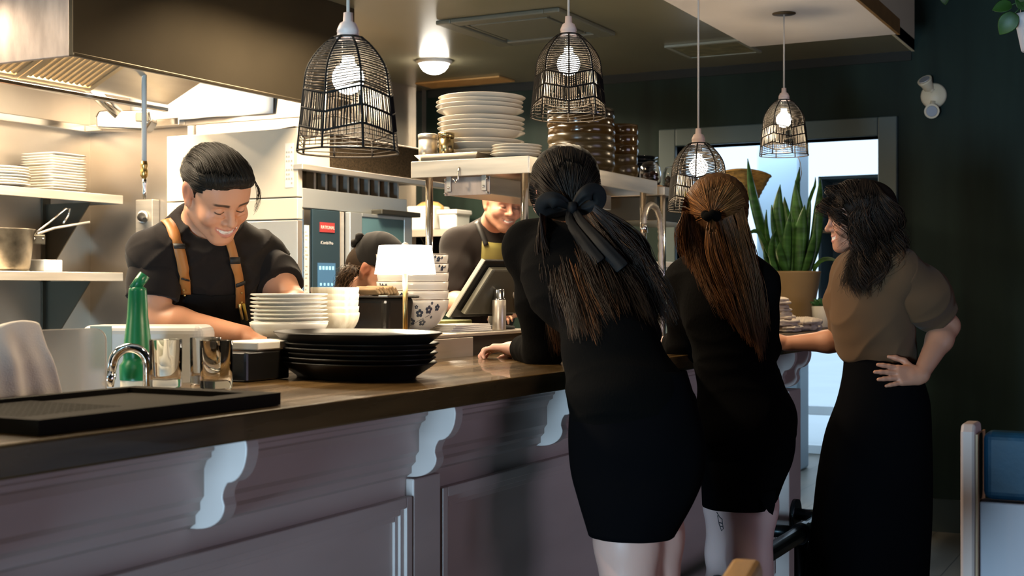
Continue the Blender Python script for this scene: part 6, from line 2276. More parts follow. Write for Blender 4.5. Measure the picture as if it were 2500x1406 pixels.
    def on_hair(x, y, z, lift=0.0018):
        t_ = Vector(w(x, y, z))
        d_ = (t_ - cen).normalized()
        p_, n_, i_, l_ = hbv.ray_cast(cen + d_ * 0.3, -d_)
        return np.array(p_ + d_ * lift) if p_ is not None else np.array(t_)
    gs = []
    for x0 in np.linspace(-0.072, 0.076, 13):
        g = []
        for a in np.linspace(0.30, 2.75, 11):
            xx = x0 + 0.012 * math.sin(a) * (0.5 - x0 * 6)
            kx = math.sqrt(max(0.05, 1 - (xx / 0.088) ** 2))
            g.append(on_hair(xx, -0.010 + 0.108 * math.cos(a) * kx, 0.048 + 0.083 * math.sin(a) * kx))
        gs.append(g)
    pa, ra = strands(gs, 620, 20, 0.0016, 0.0011, 0.3, seed=4, ragged=0.4)
    tubes('hair_strands', pa, ra, HAIRM, hr, np.array(o.location), 4, tint_rand(620, (0.010, 0.008, 0.006), (0.035, 0.026, 0.018), 0.10, 2))
    for sx in (-1, 1):
        gs = []
        for z in np.linspace(0.040, 0.095, 6):
            gs.append([on_hair(sx * 0.085 * math.sin(a), -0.010 + 0.10 * math.cos(a), z - 0.016 * (a - 0.8)) for a in np.linspace(0.72, 2.4, 9)])
        pa, ra = strands(gs, 260, 16, 0.0014, 0.0010, 0.3, seed=14 + sx, ragged=0.4)
        tubes('hair_strands', pa, ra, HAIRM, hr, np.array(o.location), 4, tint_rand(260, (0.010, 0.008, 0.006), (0.035, 0.026, 0.018), 0.10, 12 + sx))
    # a loose lock by the far temple
    g1 = [w(-0.070, 0.055, 0.070), w(-0.088, 0.066, 0.035), w(-0.091, 0.070, 0.0), w(-0.078, 0.082, -0.030)]
    g2 = [w(-0.074, 0.045, 0.074), w(-0.092, 0.056, 0.040), w(-0.096, 0.060, 0.004), w(-0.086, 0.072, -0.020)]
    pa, ra = strands([g1, g2], 16, 14, 0.002, 0.0007, 0.3, seed=9)
    tubes('hair_lock', pa, ra, HAIRM, hr, np.array(o.location), 4, np.tile([0.012, 0.009, 0.007], (16, 1)))
    return o


def thing_part(name, parent):
    e = bpy.data.objects.new(name, None)
    e.empty_display_size = 0.05
    COL.objects.link(e)
    e.parent = parent
    return e


cook_smiling()
def ring_loft(name, levels, m, parent, n=48, solid=0.004, ripple=0.0, rk=9, seed=0):
    """levels: (centre, half width vector, half depth vector); an open tube of cloth"""
    off = parent_off(parent)
    C = np.array([np.concatenate([np.asarray(a, float), np.asarray(b, float), np.asarray(c, float)]) for a, b, c in levels])
    sm = spline(C, len(levels) * 6)
    rows = []
    for i, q in enumerate(sm):
        s = i / (len(sm) - 1)
        row = []
        for k in range(n + 1):
            a = 2 * PI * k / n
            e = 1 + ripple * s * (math.sin(a * rk + seed + s * 2) * 0.6 + 0.4 * math.sin(a * rk * 1.7 + 1.3 * seed - s * 3))
            row.append(Vector(q[:3] + (q[3:6] * math.cos(a) + q[6:9] * math.sin(a)) * e) - off)
        rows.append(row)
    o = MB().grid(rows).build(name, m, parent, solid=solid)
    return o


LATV = np.array([SN, -CS, 0.0])
DEPV = np.array([CS, SN, 0.0])


def px_levels(lv):
    """(left x, right x, y, depth, half thickness) -> loft levels"""
    out = []
    for x0, x1, y, d, t in lv:
        a, b = px3(x0, y, d), px3(x1, y, d)
        out.append(((a + b) / 2, (b - a) / 2, DEPV * t))
    return out


def cap(H, S, gx=0.0, back=0.0, face=True, ear=True):
    """scalp hair volume"""
    w, R = H.w, H.R
    S.ell(w(0, -0.020, 0.036), H.r(0.086 + gx, 0.106 + back, 0.090), R, 0.02)
    S.ell(w(0, -0.045, -0.025), H.r(0.074 + gx, 0.072 + back, 0.085), R, 0.03)
    if face:
        S.half(w(0, 0.082, 0.080), R @ np.array([0, 0.86, -0.50]), '*', 0.01)


# ================================================================ 2. woman with the black bow
def woman_bow():
    dl = PI + 0.32
    H = Head(px3(1376, 468, 3.50), rotm(yawfor(PI + 0.30), 0.10, -0.05), 0.985, smile=0.4, eyes=0.5, female=True)
    f = fwd_of(PI + 0.45)
    J = dict(neck=px3(1384, 566, 3.46), chest=px3(1412, 690, 3.28), waist=px3(1500, 880, 3.10), pelvis=px3(1553, 1035, 3.06), fwd=f,
             shL=px3(1297, 606, 3.40), shR=px3(1516, 630, 3.26), w=(0.136, 0.112, 0.142), d=(0.100, 0.088, 0.112))
    eL, wL = px3(1326, 858, 3.46), px3(1268, 851, 3.66)
    eR, wR = px3(1560, 815, 3.30), px3(1492, 846, 3.50)
    S = SDF()
    H.add(S)
    S.cone(H.w(0, -0.030, -0.055), J['neck'], 0.047, 0.052, 0.03)
    torso(S, J)
    limb(S, J['shL'], eL, wL, (0.042, 0.038, 0.024), 0.02)
    limb(S, J['shR'], eR, wR, (0.042, 0.038, 0.024), 0.02)
    hipL, hipR = px3(1528, 1080, 3.06), px3(1580, 1080, 3.10)
    kL, kR = px3(1548, 1400, 2.93), px3(1612, 1400, 3.10)
    kL[2] = kR[2] = 0.50
    kL[:2] = px3(1536, 1400, 3.02)[:2]
    kR[:2] = px3(1600, 1400, 3.12)[:2]
    aL, aR = np.array([kL[0] - 0.05, kL[1] - 0.02, 0.09]), np.array([kR[0] + 0.01, kR[1] - 0.03, 0.09])
    leg(S, hipL, kL, aL, aL + f * 0.17 + [0, 0, -0.06], (0.080, 0.060, 0.038))
    leg(S, hipR, kR, aR, aR + f * 0.17 + [0, 0, -0.06], (0.080, 0.056, 0.038))
    hf = px3(1172, 851, 3.72) - wL
    hand(S, wL, hf, [0, 0, 1], -DEPV * 0.2 + np.array([0, 0, -0.1]) - LATV * 0.0 + DEPV * 0.9, 0.172, curl=(0.55, 0.75, 0.85, 0.9), spread=0.05, thumb=(0.45, 0.2), fat=0.9)
    ring_seg = hand.segs[3]
    hand(S, wR, DEPV - LATV, [0, 0, 1], LATV, 0.17, curl=0.4)
    skin = (0.62, 0.36, 0.29)

    def tf(P):
        C = H.tint(P, skin, (0.5, 0.2, 0.18), (0.02, 0.012, 0.01))
        return C
    o = make_body('person', S, H, tf, [(H.c, 0.10, 0.0045), (wL + hf * 0.5, 0.13, 0.0028)], (float(J['pelvis'][0]), float(J['pelvis'][1]), 0.0),
                  'dark-haired woman with a black bow, leaning on the bar in black sweater and skirt')
    T = SDF()
    torso(T, J, 0.013)
    T.ell(px3(1533, 960, 3.07), (0.150, 0.125, 0.075), None, 0.05)
    for s, e, wv in ((J['shL'], eL, wL), (J['shR'], eR, wR)):
        T.chain([s, s + (e - s) * 0.5, e], [0.056, 0.053, 0.050], 0.03)
        T.chain([e, e + (wv - e) * 0.82], [0.050, 0.040], 0.02)
    T.cone(J['neck'], J['neck'] + (H.c - J['neck']) * 0.30, 0.062, 0.054, 0.02)
    T.half([0, 0, BZ + 0.0025], [0, 0, -1], '+', 0.001) if False else None
    tee, bv = cloth('sweater', T, BLACK_KNIT, o, 0.0068, 0.0035, 40, ((0.5, 0.2, 0.8), (-0.7, 0.3, 0.5)), 5)
    sk = px_levels([(1408, 1672, 905, 3.07, 0.098), (1396, 1696, 985, 3.05, 0.112), (1391, 1717, 1070, 3.04, 0.122), (1397, 1716, 1150, 3.04, 0.120), (1415, 1690, 1220, 3.02, 0.112), (1440, 1642, 1304, 3.01, 0.105)])
    ring_loft('skirt', sk, BLACK_SKIRT, o, ripple=0.012)
    p0, p1, rr = ring_seg
    ax_ = (p1 - p0) / np.linalg.norm(p1 - p0)
    u1 = np.cross(ax_, [0.2, 0.1, 1.0])
    u1 /= np.linalg.norm(u1)
    u2 = np.cross(ax_, u1)
    ring = MB().tube([Vector(p0 * 0.45 + p1 * 0.55 + (u1 * math.cos(a) + u2 * math.sin(a)) * (rr + 0.0006)) - Vector(o.location) for a in np.linspace(0, 2 * PI, 15)[:-1]], 0.0013, 6, closed=True)
    ring.build('finger_ring', STEEL_BRIGHT, o)
    # hair
    Hs = SDF()
    cap(H, Hs, 0.004, 0.008)
    Hs.ell(H.w(0, -0.062, -0.075), H.r(0.058, 0.048, 0.070), H.R, 0.03)
    Hs.ell(H.w(-0.083, 0.028, -0.018), H.r(0.03, 0.045, 0.055), H.R, 0.01, '-')
    knot = hit_h = px3(1396, 506, 3.375)
    P, F = Hs.mesh(0.0045)
    P = relax(P, F, 2, 0.4)
    N = vnormals(P, F)
    up_ax = H.R @ np.array([0, -1.0, 0.05])
    P = P + N * groove(P, knot, up_ax, 0.0012, 40)[:, None]
    hr = np_object('hair', P, F, HAIRC, o, np.array(o.location), tint=np.tile([0.005, 0.0035, 0.0028], (len(P), 1)))
    hb = BVHTree.FromPolygons([tuple(p) for p in P], [tuple(q) for q in F])
    # combed towards the bow
    gs = []
    for a in np.linspace(-2.5, 2.5, 16):
        st = (1380 + 89 * math.sin(a), 468 - 110 * math.cos(a) * (1 if abs(a) < 1.6 else 0.75))
        g = []
        for t in np.linspace(0, 1, 7):
            x, y = st[0] * (1 - t) + 1396 * t, st[1] * (1 - t) + 508 * t
            g.append(np.array(hit(hb, x, y, 3.46, 0.0025)[0]))
        gs.append(g)
    pa, ra = strands(gs, 420, 16, 0.0022, 0.0011, 0.6, seed=3, ragged=0.05)
    tubes('hair_strands', pa, ra, HAIRM, hr, np.array(o.location), 4, tint_rand(420, (0.011, 0.007, 0.005), (0.045, 0.026, 0.014), 0.12, 3))
    # lengths falling over the back

    def dep(x, y, k):
        p, n_ = hit(bv, x, y, None or 3.2, 0.012 + 0.006 * k)
        d = (np.array(p) - np.array(CAMP)) @ DEPV
        return d

    def guide(pts, k=0, dmax=3.42):
        g = []
        n_ = len(pts)
        for i, (x, y) in enumerate(pts):
            d = dep(x, y, k)
            if i == 0:
                d = min(d, 3.44, (np.array(hit(hb, x, y, 3.44, 0.004)[0]) - np.array(CAMP)) @ DEPV)
            g.append(px3(x, y, min(d, dmax)))
        g = np.array(g)
        for _ in range(2):
            g[1:-1] = (g[:-2] + 2 * g[1:-1] + g[2:]) / 4
        return g
    gl = [guide(q) for q in (
        [(1318, 520), (1300, 600), (1318, 680), (1336, 770), (1345, 868)],
        [(1335, 530), (1326, 610), (1345, 690), (1360, 770), (1366, 850)],
        [(1352, 535), (1352, 620), (1374, 700), (1395, 770), (1405, 830)],
        [(1372, 540), (1384, 620), (1412, 700), (1436, 770), (1452, 832)],
        [(1395, 540), (1420, 610), (1448, 680), (1476, 740), (1500, 790)],
        [(1412, 540), (1452, 600), (1486, 660), (1508, 710), (1522, 765)])]
    pa, ra = strands(gl, 1300, 24, 0.0085, 0.00095, 0.2, seed=11, ragged=0.40, locks=34)
    tubes('long_hair', pa, ra, HAIRM, hr, np.array(o.location), 4, tint_lock((0.008, 0.005, 0.0035), (0.20, 0.072, 0.024), 0.26, 5, strands.lk, 34))  # copper locks: pendant lamp highlights put into the hair colour
    gr = [guide(q, 1, 3.30) for q in (
        [(1412, 530), (1455, 590), (1500, 650), (1540, 715), (1570, 790)],
        [(1432, 525), (1482, 575), (1530, 640), (1572, 710), (1600, 795)],
        [(1446, 515), (1505, 558), (1562, 625), (1600, 700), (1622, 790)],
        [(1452, 500), (1520, 546), (1582, 612), (1618, 690), (1640, 775)])]
    pa, ra = strands(gr, 1600, 24, 0.0095, 0.00095, 0.2, seed=12, ragged=0.30, locks=40)
    tubes('long_hair', pa, ra, HAIRM, hr, np.array(o.location), 4, tint_lock((0.009, 0.0055, 0.004), (0.15, 0.058, 0.020), 0.18, 6, strands.lk, 40))  # warm lamp highlights tinted into these locks too
    # satin bow
    BOWM = mat('black_satin', (0.0045, 0.0045, 0.005), rough=0.65, spec=0.2)
    bo = thing_part('hair_bow', hr)
    kd = 3.355

    def band(pts, w0, taper, name, dd=0.0):
        q = [Vector(px3(x, y, kd + d + dd)) for x, y, d in pts] if name == 'loop' else [Vector(px3(pts[0][0], pts[0][1], kd + dd))] + [Vector(px3(x, y, min(kd + d, (np.array(hit(bv, x, y, 3.3, 0.045)[0]) - np.array(CAMP)) @ DEPV))) for x, y, d in pts[1:]]
        sp_ = [Vector(v) for v in spline([tuple(v) for v in q], 20)]
        rows = []
        for i, p in enumerate(sp_):
            t = (sp_[min(19, i + 1)] - sp_[max(0, i - 1)]).normalized()
            s = t.cross(Vector(-DEPV)).normalized()
            u = i / 19
            wv = w0 * taper(u)
            rows.append([p + s * (wv * e) - Vector(DEPV) * (0.004 * math.cos(e * 2.6) + 0.0035 * math.sin(e * 8 + u * 4) * (1.2 - u if name == 'tail' else abs(2 * u - 1) + 0.25)) - Vector(o.location) for e in (-1, -0.6, -0.2, 0.2, 0.6, 1)])
        MB().grid(rows).build(name, BOWM, bo, solid=0.002, sub=1)
    band([(1392, 506, 0), (1362, 488, -0.018), (1335, 492, -0.012), (1330, 512, 0.0), (1360, 520, 0.012), (1394, 510, 0.012)], 0.024, lambda u: 0.35 + 0.75 * math.sin(u * PI), 'loop')
    band([(1400, 504, 0), (1425, 474, -0.018), (1452, 468, -0.012), (1456, 492, 0.0), (1432, 506, 0.012), (1400, 510, 0.012)], 0.024, lambda u: 0.35 + 0.75 * math.sin(u * PI), 'loop')
    band([(1394, 510, 0), (1392, 540, -0.02), (1420, 585, -0.09), (1462, 640, -0.16)], 0.017, lambda u: 0.5 + 0.6 * u, 'tail')
    band([(1402, 510, 0), (1424, 545, -0.03), (1462, 590, -0.10), (1520, 655, -0.17)], 0.018, lambda u: 0.5 + 0.6 * u, 'tail', -0.006)
    MB().lathe([(0, -0.016), (0.011, -0.014), (0.013, 0), (0.011, 0.014), (0, 0.016)], n=14).build('knot', BOWM, bo, loc=Vector(px3(1397, 507, kd - 0.012)) - Vector(o.location))
    return o


# ================================================================ 3. auburn-haired woman
def woman_auburn():
    H = Head(px3(1745, 524, 3.92), rotm(yawfor(PI + 0.22), 0.05, 0.03), 0.97, smile=0.3, eyes=0.5, female=True)
    f = fwd_of(PI + 0.35)
    J = dict(neck=px3(1758, 622, 3.92), chest=px3(1775, 745, 3.87), waist=px3(1797, 900, 3.86), pelvis=px3(1822, 1030, 3.86), fwd=f,
             shL=px3(1682, 690, 3.93), shR=px3(1840, 700, 3.86), w=(0.130, 0.112, 0.140), d=(0.098, 0.088, 0.118))
    eL, wL = px3(1668, 850, 3.98), px3(1640, 835, 4.15)
    eR, wR = px3(1862, 850, 3.92), px3(1800, 838, 4.10)
    S = SDF()
    H.add(S)
    S.cone(H.w(0, -0.030, -0.055), J['neck'], 0.046, 0.052, 0.03)
    torso(S, J)
    limb(S, J['shL'], eL, wL, (0.041, 0.036, 0.024), 0.02)
    limb(S, J['shR'], eR, wR, (0.041, 0.036, 0.024), 0.02)
    hand(S, wL, DEPV - LATV * 0.4, [0, 0, 1], LATV, 0.17, curl=0.4)
    hand(S, wR, DEPV - LATV * 0.4, [0, 0, 1], -LATV, 0.17, curl=0.4)
    hL, hR = px3(1790, 1075, 3.90), px3(1838, 1075, 3.87)
    kL, kR = px3(1762, 1310, 3.98), px3(1826, 1310, 3.80)
    kL[2] = kR[2] = 0.47
    kL[:2], kR[:2] = px3(1772, 1330, 3.95)[:2], px3(1830, 1330, 3.84)[:2]
    aL, aR = np.array([kL[0] + 0.10, kL[1] + 0.02, 0.09]), np.array([kR[0] - 0.02, kR[1] - 0.05, 0.09])
    leg(S, hL, kL, aL, aL + f * 0.16 + [0, 0, -0.06], (0.080, 0.057, 0.038))
    leg(S, hR, kR, aR, aR + f * 0.16 + [0, 0, -0.06], (0.080, 0.061, 0.038))
    skin = (0.62, 0.43, 0.40)
    o = make_body('person', S, H, lambda P: H.tint(P, skin, (0.5, 0.2, 0.18), (0.05, 0.025, 0.012)), [(H.c, 0.09, 0.006), (wL, 0.10, 0.0045)], (float(J['pelvis'][0]), float(J['pelvis'][1]), 0.0),
                  'auburn-haired woman seen from behind in black, standing between the other two women')
    T = SDF()
    torso(T, J, 0.013)
    for s, e, wv in ((J['shL'], eL, wL), (J['shR'], eR, wR)):
        T.chain([s, s + (e - s) * 0.5, e], [0.056, 0.053, 0.049], 0.03)
        T.chain([e, e + (wv - e) * 0.85], [0.049, 0.038], 0.02)
    T.cone(J['neck'], J['neck'] + (H.c - J['neck']) * 0.25, 0.062, 0.056, 0.02)
    tee, bv = cloth('sweater', T, BLACK_KNIT, o, 0.0075, 0.0035, 38, ((0.5, 0.2, 0.8), (-0.7, 0.3, 0.5)), 9)
    sk = px_levels([(1712, 1898, 900, 3.87, 0.100), (1716, 1922, 980, 3.86, 0.112), (1722, 1936, 1060, 3.86, 0.125), (1720, 1930, 1120, 3.86, 0.125), (1716, 1908, 1175, 3.86, 0.115), (1718, 1886, 1236, 3.86, 0.105)])
    skt = ring_loft('skirt', sk, BLACK_SKIRT, o, ripple=0.03, rk=6, seed=2)
    q = [Vector(px3(x, y, 3.75)) - Vector(o.location) for x, y in ((1848, 1205), (1893, 1195), (1892, 1232), (1886, 1257), (1876, 1250), (1866, 1236))]
    MB().add(q, [tuple(range(6))]).build('skirt_slit', BLACK_SKIRT, skt, solid=0.004)
    # small line tattoo on the calf, drawn on the skin
    lg = BVHTree.FromPolygons([tuple(v.co) for v in o.data.vertices], [tuple(p.vertices) for p in o.data.polygons])
    TAT = mat('tattoo_ink', (0.03, 0.03, 0.04), rough=0.5)
    mb = MB()
    for seg in ([(1750, 1250), (1757, 1262), (1764, 1268)], [(1752, 1258), (1756, 1280), (1762, 1296), (1766, 1290), (1763, 1268)], [(1755, 1275), (1764, 1278)], [(1758, 1284), (1765, 1286)]):
        pts_ = []
        for x, y in seg:
            d_ = (at(x, y, 1.0) - CAMP).normalized()
            p_, n_, i_, t_ = lg.ray_cast(CAMP - Vector(o.location), d_)
            if p_ is not None:
                pts_.append(p_)
        if len(pts_) > 1:
            mb.tube(pts_, 0.0016, 5)
    if mb.v:
        mb.build('tattoo', TAT, o)
    Hs = SDF()
    cap(H, Hs, 0.006, 0.008)
    P, F = Hs.mesh(0.005)
    P = relax(P, F, 2, 0.4)
    N = vnormals(P, F)
    tie = px3(1738, 527, 3.775)
    P = P + N * groove(P, tie, H.R @ np.array([0, -1.0, 0.05]), 0.0012, 42)[:, None]
    hr = np_object('hair', P, F, HAIRC, o, np.array(o.location), tint=np.tile([0.085, 0.036, 0.011], (len(P), 1)))
    hb = BVHTree.FromPolygons([tuple(p) for p in P], [tuple(q) for q in F])
    gs = []
    for a in np.linspace(-2.2, 2.2, 14):
        st = (1743 + 80 * math.sin(a), 524 - 92 * math.cos(a) * (1 if abs(a) < 1.6 else 0.5))
        gs.append([np.array(hit(hb, st[0] * (1 - t) + 1738 * t, st[1] * (1 - t) + 526 * t, 3.86, 0.0025)[0]) for t in np.linspace(0, 1, 7)])
    pa, ra = strands(gs, 420, 16, 0.0022, 0.0012, 0.6, seed=23, ragged=0.05)
    tubes('hair_strands', pa, ra, HAIRM, hr, np.array(o.location), 4, tint_rand(420, (0.085, 0.034, 0.010), (0.26, 0.11, 0.035), 0.25, 8))

    def guide(pts, k=0.0):
        g = []
        for i, (x, y) in enumerate(pts):
            b_ = hb if i == 0 else bv
            p = hit(b_, x, y, 3.76, 0.014 + k)[0]
            d = min(max((np.array(p) - np.array(CAMP)) @ DEPV, 3.68), 3.90)
            g.append(px3(x, y, d))
        g = np.array(g)
        for _ in range(2):
            g[1:-1] = (g[:-2] + 2 * g[1:-1] + g[2:]) / 4
        return g
    gl = [guide(q) for q in (
        [(1668, 515), (1660, 560), (1655, 600), (1656, 640)],
        [(1678, 520), (1672, 570), (1676, 620), (1690, 660)],
        [(1692, 525), (1690, 580), (1702, 640), (1722, 690), (1745, 740)],
        [(1710, 530), (1712, 590), (1732, 660), (1765, 730), (1800, 800)],
        [(1730, 535), (1738, 600), (1762, 670), (1795, 740), (1822, 830)],
        [(1752, 535), (1766, 600), (1790, 670), (1822, 750), (1842, 850)],
        [(1775, 530), (1790, 600), (1814, 670), (1845, 750), (1858, 880)],
        [(1798, 520), (1812, 590), (1832, 660), (1858, 740), (1866, 860)],
        [(1815, 505), (1824, 570), (1838, 640), (1862, 700), (1872, 770)])]
    pa, ra = strands(gl, 2000, 24, 0.006, 0.0010, 0.2, seed=21, ragged=0.30, locks=70)
    u = tint_lock((0.075, 0.032, 0.011), (0.26, 0.10, 0.032), 0.25, 7, strands.lk, 70)
    tubes('long_hair', pa, ra, HAIRM, hr, np.array(o.location), 4, u)
    gp = [[px3(1738 + dx, 530, 3.765), px3(1736 + dx * 1.6, 570, 3.742), px3(1742 + dx * 2, 620, 3.735), px3(1760 + dx * 2.2, 670, 3.735), px3(1782 + dx * 2.4, 720, 3.74)] for dx in (-7, 0, 7)]
    pa, ra = strands(gp, 150, 20, 0.003, 0.0015, 0.2, seed=27)
    tubes('ponytail', pa, ra, HAIRM, hr, np.array(o.location), 4, tint_rand(150, (0.10, 0.042, 0.013), (0.34, 0.14, 0.045), 0.35, 9))
    c = Vector(px3(1737, 527, 3.762)) - Vector(o.location)
    mb = MB().tube([c + Vector(LATV) * (0.017 * math.cos(a)) + Vector(DEPV) * (0.017 * math.sin(a)) + V(0, 0, 0.004 * math.sin(3 * a)) for a in np.linspace(0, 2 * PI, 21)[:-1]], [0.0125 + 0.002 * math.sin(i * 2.2) for i in range(20)], 10, closed=True)
    mb.build('hair_tie', BLACK_KNIT, hr)
    return o


# ================================================================ 4. woman in the brown blouse
def woman_blouse():
    H = Head(px3(2094, 529, 4.45), rotm(yawfor(-1.60), 0.16, -0.10), 0.97, smile=0.95, eyes=0.1, female=True)
    f = fwd_of(-1.12)
    J = dict(neck=px3(2128, 628, 4.50), chest=px3(2132, 735, 4.50), waist=px3(2150, 870, 4.50), pelvis=px3(2152, 965, 4.50), fwd=f,
             shL=px3(2200, 672, 4.39), shR=px3(2086, 672, 4.64), w=(0.138, 0.108, 0.126), d=(0.100, 0.084, 0.098))
    eL, wL = px3(2312, 795, 4.45), px3(2246, 918, 4.32)
    eR, wR = px3(2062, 832, 4.62), px3(1918, 838, 4.66)
    S = SDF()
    H.add(S)
    S.cone(H.w(0, -0.030, -0.055), J['neck'], 0.046, 0.052, 0.03)
    torso(S, J)
    limb(S, J['shL'], eL, wL, (0.044, 0.040, 0.025), 0.02, 0.05)
    limb(S, J['shR'], eR, wR, (0.044, 0.036, 0.025), 0.02, 0.05)
    hl = px3(2136, 915, 4.29) - wL
    hand(S, wL, hl, -DEPV, np.array([0, 0, 1.0]) + DEPV * 0.35, 0.172, curl=(0.10, 0.12, 0.12, 0.12), spread=0.12, thumb=(0.95, 0.5), fat=1.08)
    hr_ = px3(1868, 812, 4.70) - wR
    hand(S, wR, hr_, DEPV * -0.5 + np.array([0, 0, 0.8]), -DEPV, 0.170, curl=(0.9, 1.0, 1.0, 1.0), spread=0.04, thumb=(0.5, 0.4))
    p = J['pelvis']
    r = np.cross(f, [0, 0, 1])
    for sx in (-1, 1):
        hip, kn, an = p + r * 0.045 * sx + [0, 0, -0.06], p + r * 0.05 * sx + [0, 0, -0.44], p + r * 0.06 * sx + [0, 0, -p[2] + 0.09]
        leg(S, hip, kn, an, an + f * 0.16 + [0, 0, -0.06], (0.068, 0.048, 0.036))
    skin = (0.42, 0.20, 0.125)
    o = make_body('person', S, H, lambda P: H.tint(P, skin, (0.42, 0.13, 0.10), (0.02, 0.012, 0.008)),
                  [(H.c, 0.10, 0.0032), (H.w(0, 0.08, -0.03), 0.055, 0.0022), (wL + hl * 0.5, 0.12, 0.003), (wR + hr_ * 0.4, 0.10, 0.0035)], (float(p[0]), float(p[1]), 0.0),
                  'smiling woman in brown puff-sleeve blouse with one hand on her hip')
    BLO = mat('brown_blouse', (0.088, 0.050, 0.026), rough=0.9, spec=0.2, sheen=0.05, bump=0.05, bscale=300)
    T = SDF()
    torso(T, J, 0.018)
    T.ell(px3(2128, 800, 4.50), (0.142, 0.120, 0.13), fr([0, 0, 1], f), 0.05)
    T.ell(px3(2142, 862, 4.50), (0.128, 0.110, 0.05), fr([0, 0, 1], f), 0.03)
    T.cone(J['neck'], J['neck'] + (H.c - J['neck']) * 0.18, 0.066, 0.060, 0.02)
    s, e = J['shL'], eL
    d = (e - s) / np.linalg.norm(e - s)
    L = np.linalg.norm(e - s)
    s2, e2 = J['shR'], eR
    d2 = (e2 - s2) / np.linalg.norm(e2 - s2)
    T.chain([s2 + [0, 0, 0.012], s2 + (e2 - s2) * 0.45, s2 + (e2 - s2) * 0.75], [0.070, 0.085, 0.062], 0.03)
    T.half([0, 0, px3(2150, 884, 4.5)[2]], [0, 0, -1], '*', 0.01)
    tee, bv = cloth('blouse', T, BLO, o, 0.0062, 0.0065, 44, ((0.3, 0.3, 0.8), (-0.7, 0.5, 0.5), (0.4, -0.8, 0.3)), 14)
    sleeve(s + np.array([0, 0, 0.010]), e, 0.86, (0.074, 0.098, 0.066), 0.045, BLO, tee, o, 0.006, 5, 0.030)
    rows = []
    for x0, x1, y, dd, t in [(2066, 2236, 872, 4.50, 0.122), (2062, 2246, 920, 4.50, 0.145), (2048, 2262, 980, 4.50, 0.158), (2018, 2266, 1060, 4.50, 0.160), (1998, 2268, 1160, 4.50, 0.160), (1985, 2266, 1260, 4.50, 0.155), (1966, 2258, 1400, 4.50, 0.160), (1950, 2252, 1560, 4.50, 0.165), (1945, 2250, 2540, 4.50, 0.170)]:
        rows.append((x0, x1, min(y, 703 + (1.27 - 0.03) * F_PX / 4.5), dd, t))
    ring_loft('trousers', px_levels(rows), BLACK_SKIRT, o, ripple=0.05, rk=5, seed=1)
    # hair
    Hs = SDF()
    cap(H, Hs, 0.012, 0.014)
    P, F = Hs.mesh(0.005)
    P = relax(P, F, 2, 0.4)
    dk = [0.016, 0.010, 0.007]
    hr = np_object('hair', P, F, HAIRC, o, np.array(o.location), tint=np.tile(dk, (len(P), 1)))
    hb = BVHTree.FromPolygons([tuple(q) for q in P], [tuple(q) for q in F])

    def g_(pts, d0, lift=0.016):
        q_ = spline(pts, 11)
        ds = []
        for x, y in q_:
            pp_ = hit(hb, x, y, d0, lift)[0]
            q = hit(bv, x, y, d0, 0.016)[0]
            ds.append(max(min((np.array(pp_) - np.array(CAMP)) @ DEPV, (np.array(q) - np.array(CAMP)) @ DEPV, d0), d0 - 0.19))
        ds = np.array(ds)
        sm_ = ds.copy()
        for _ in range(3):
            sm_[1:-1] = (sm_[:-2] + 2 * sm_[1:-1] + sm_[2:]) / 4
        ds = np.minimum(ds, sm_)
        out = np.array([px3(x, y, d_) for (x, y), d_ in zip(q_, ds)])
        return out
    gl = [g_(q, dd) for q, dd in (
        ([(2070, 440), (2030, 468), (2014, 500), (2018, 530)], 4.42),
        ([(2085, 438), (2052, 475), (2046, 515), (2052, 548)], 4.40),
        ([(2100, 437), (2086, 490), (2086, 550), (2088, 620), (2070, 690)], 4.40),
        ([(2108, 437), (2102, 500), (2100, 570), (2094, 640), (2078, 705)], 4.40),
        ([(2115, 437), (2112, 510), (2108, 580), (2104, 650), (2094, 716)], 4.40),
        ([(2125, 440), (2136, 510), (2130, 590), (2126, 660), (2112, 722)], 4.40),
        ([(2132, 444), (2158, 510), (2158, 580), (2148, 650), (2130, 712)], 4.40),
        ([(2140, 450), (2176, 510), (2180, 570), (2172, 625), (2150, 680)], 4.42),
        ([(2148, 458), (2188, 510), (2199, 560), (2196, 605), (2176, 640)], 4.46))]
    pa, ra = strands(gl, 2000, 26, 0.008, 0.00125, 0.2, wave=0.022, wf=14, seed=31, ragged=0.22, locks=46)
    tubes('wavy_hair', pa, ra, HAIRM, hr, np.array(o.location), 4, tint_rand(2000, dk, (0.075, 0.040, 0.022), 0.14, 10))
    gt_ = []
    for a in np.linspace(-0.2, 2.9, 12):
        st = H.w(0.0, 0.085 * math.cos(a), 0.128 * math.sin(a) if a > 0 else 0.1)
        gt_.append([H.w(t_ * -0.095, (0.088 * math.cos(a * 0.9 + 0.2)) * (1 - 0.2 * t_), 0.036 + 0.096 * math.sqrt(max(0.02, 1 - t_ ** 2 * 0.9)) * math.sin(min(PI - 0.2, a * 0.85 + 0.45))) for t_ in (0, 0.35, 0.7, 0.95)])
    pa, ra = strands(gt_, 260, 14, 0.004, 0.0014, 0.5, seed=33, ragged=0.2)
    tubes('hair_strands', pa, ra, HAIRM, hr, np.array(o.location), 4, tint_rand(260, dk, (0.06, 0.034, 0.02), 0.2, 11))
    return o


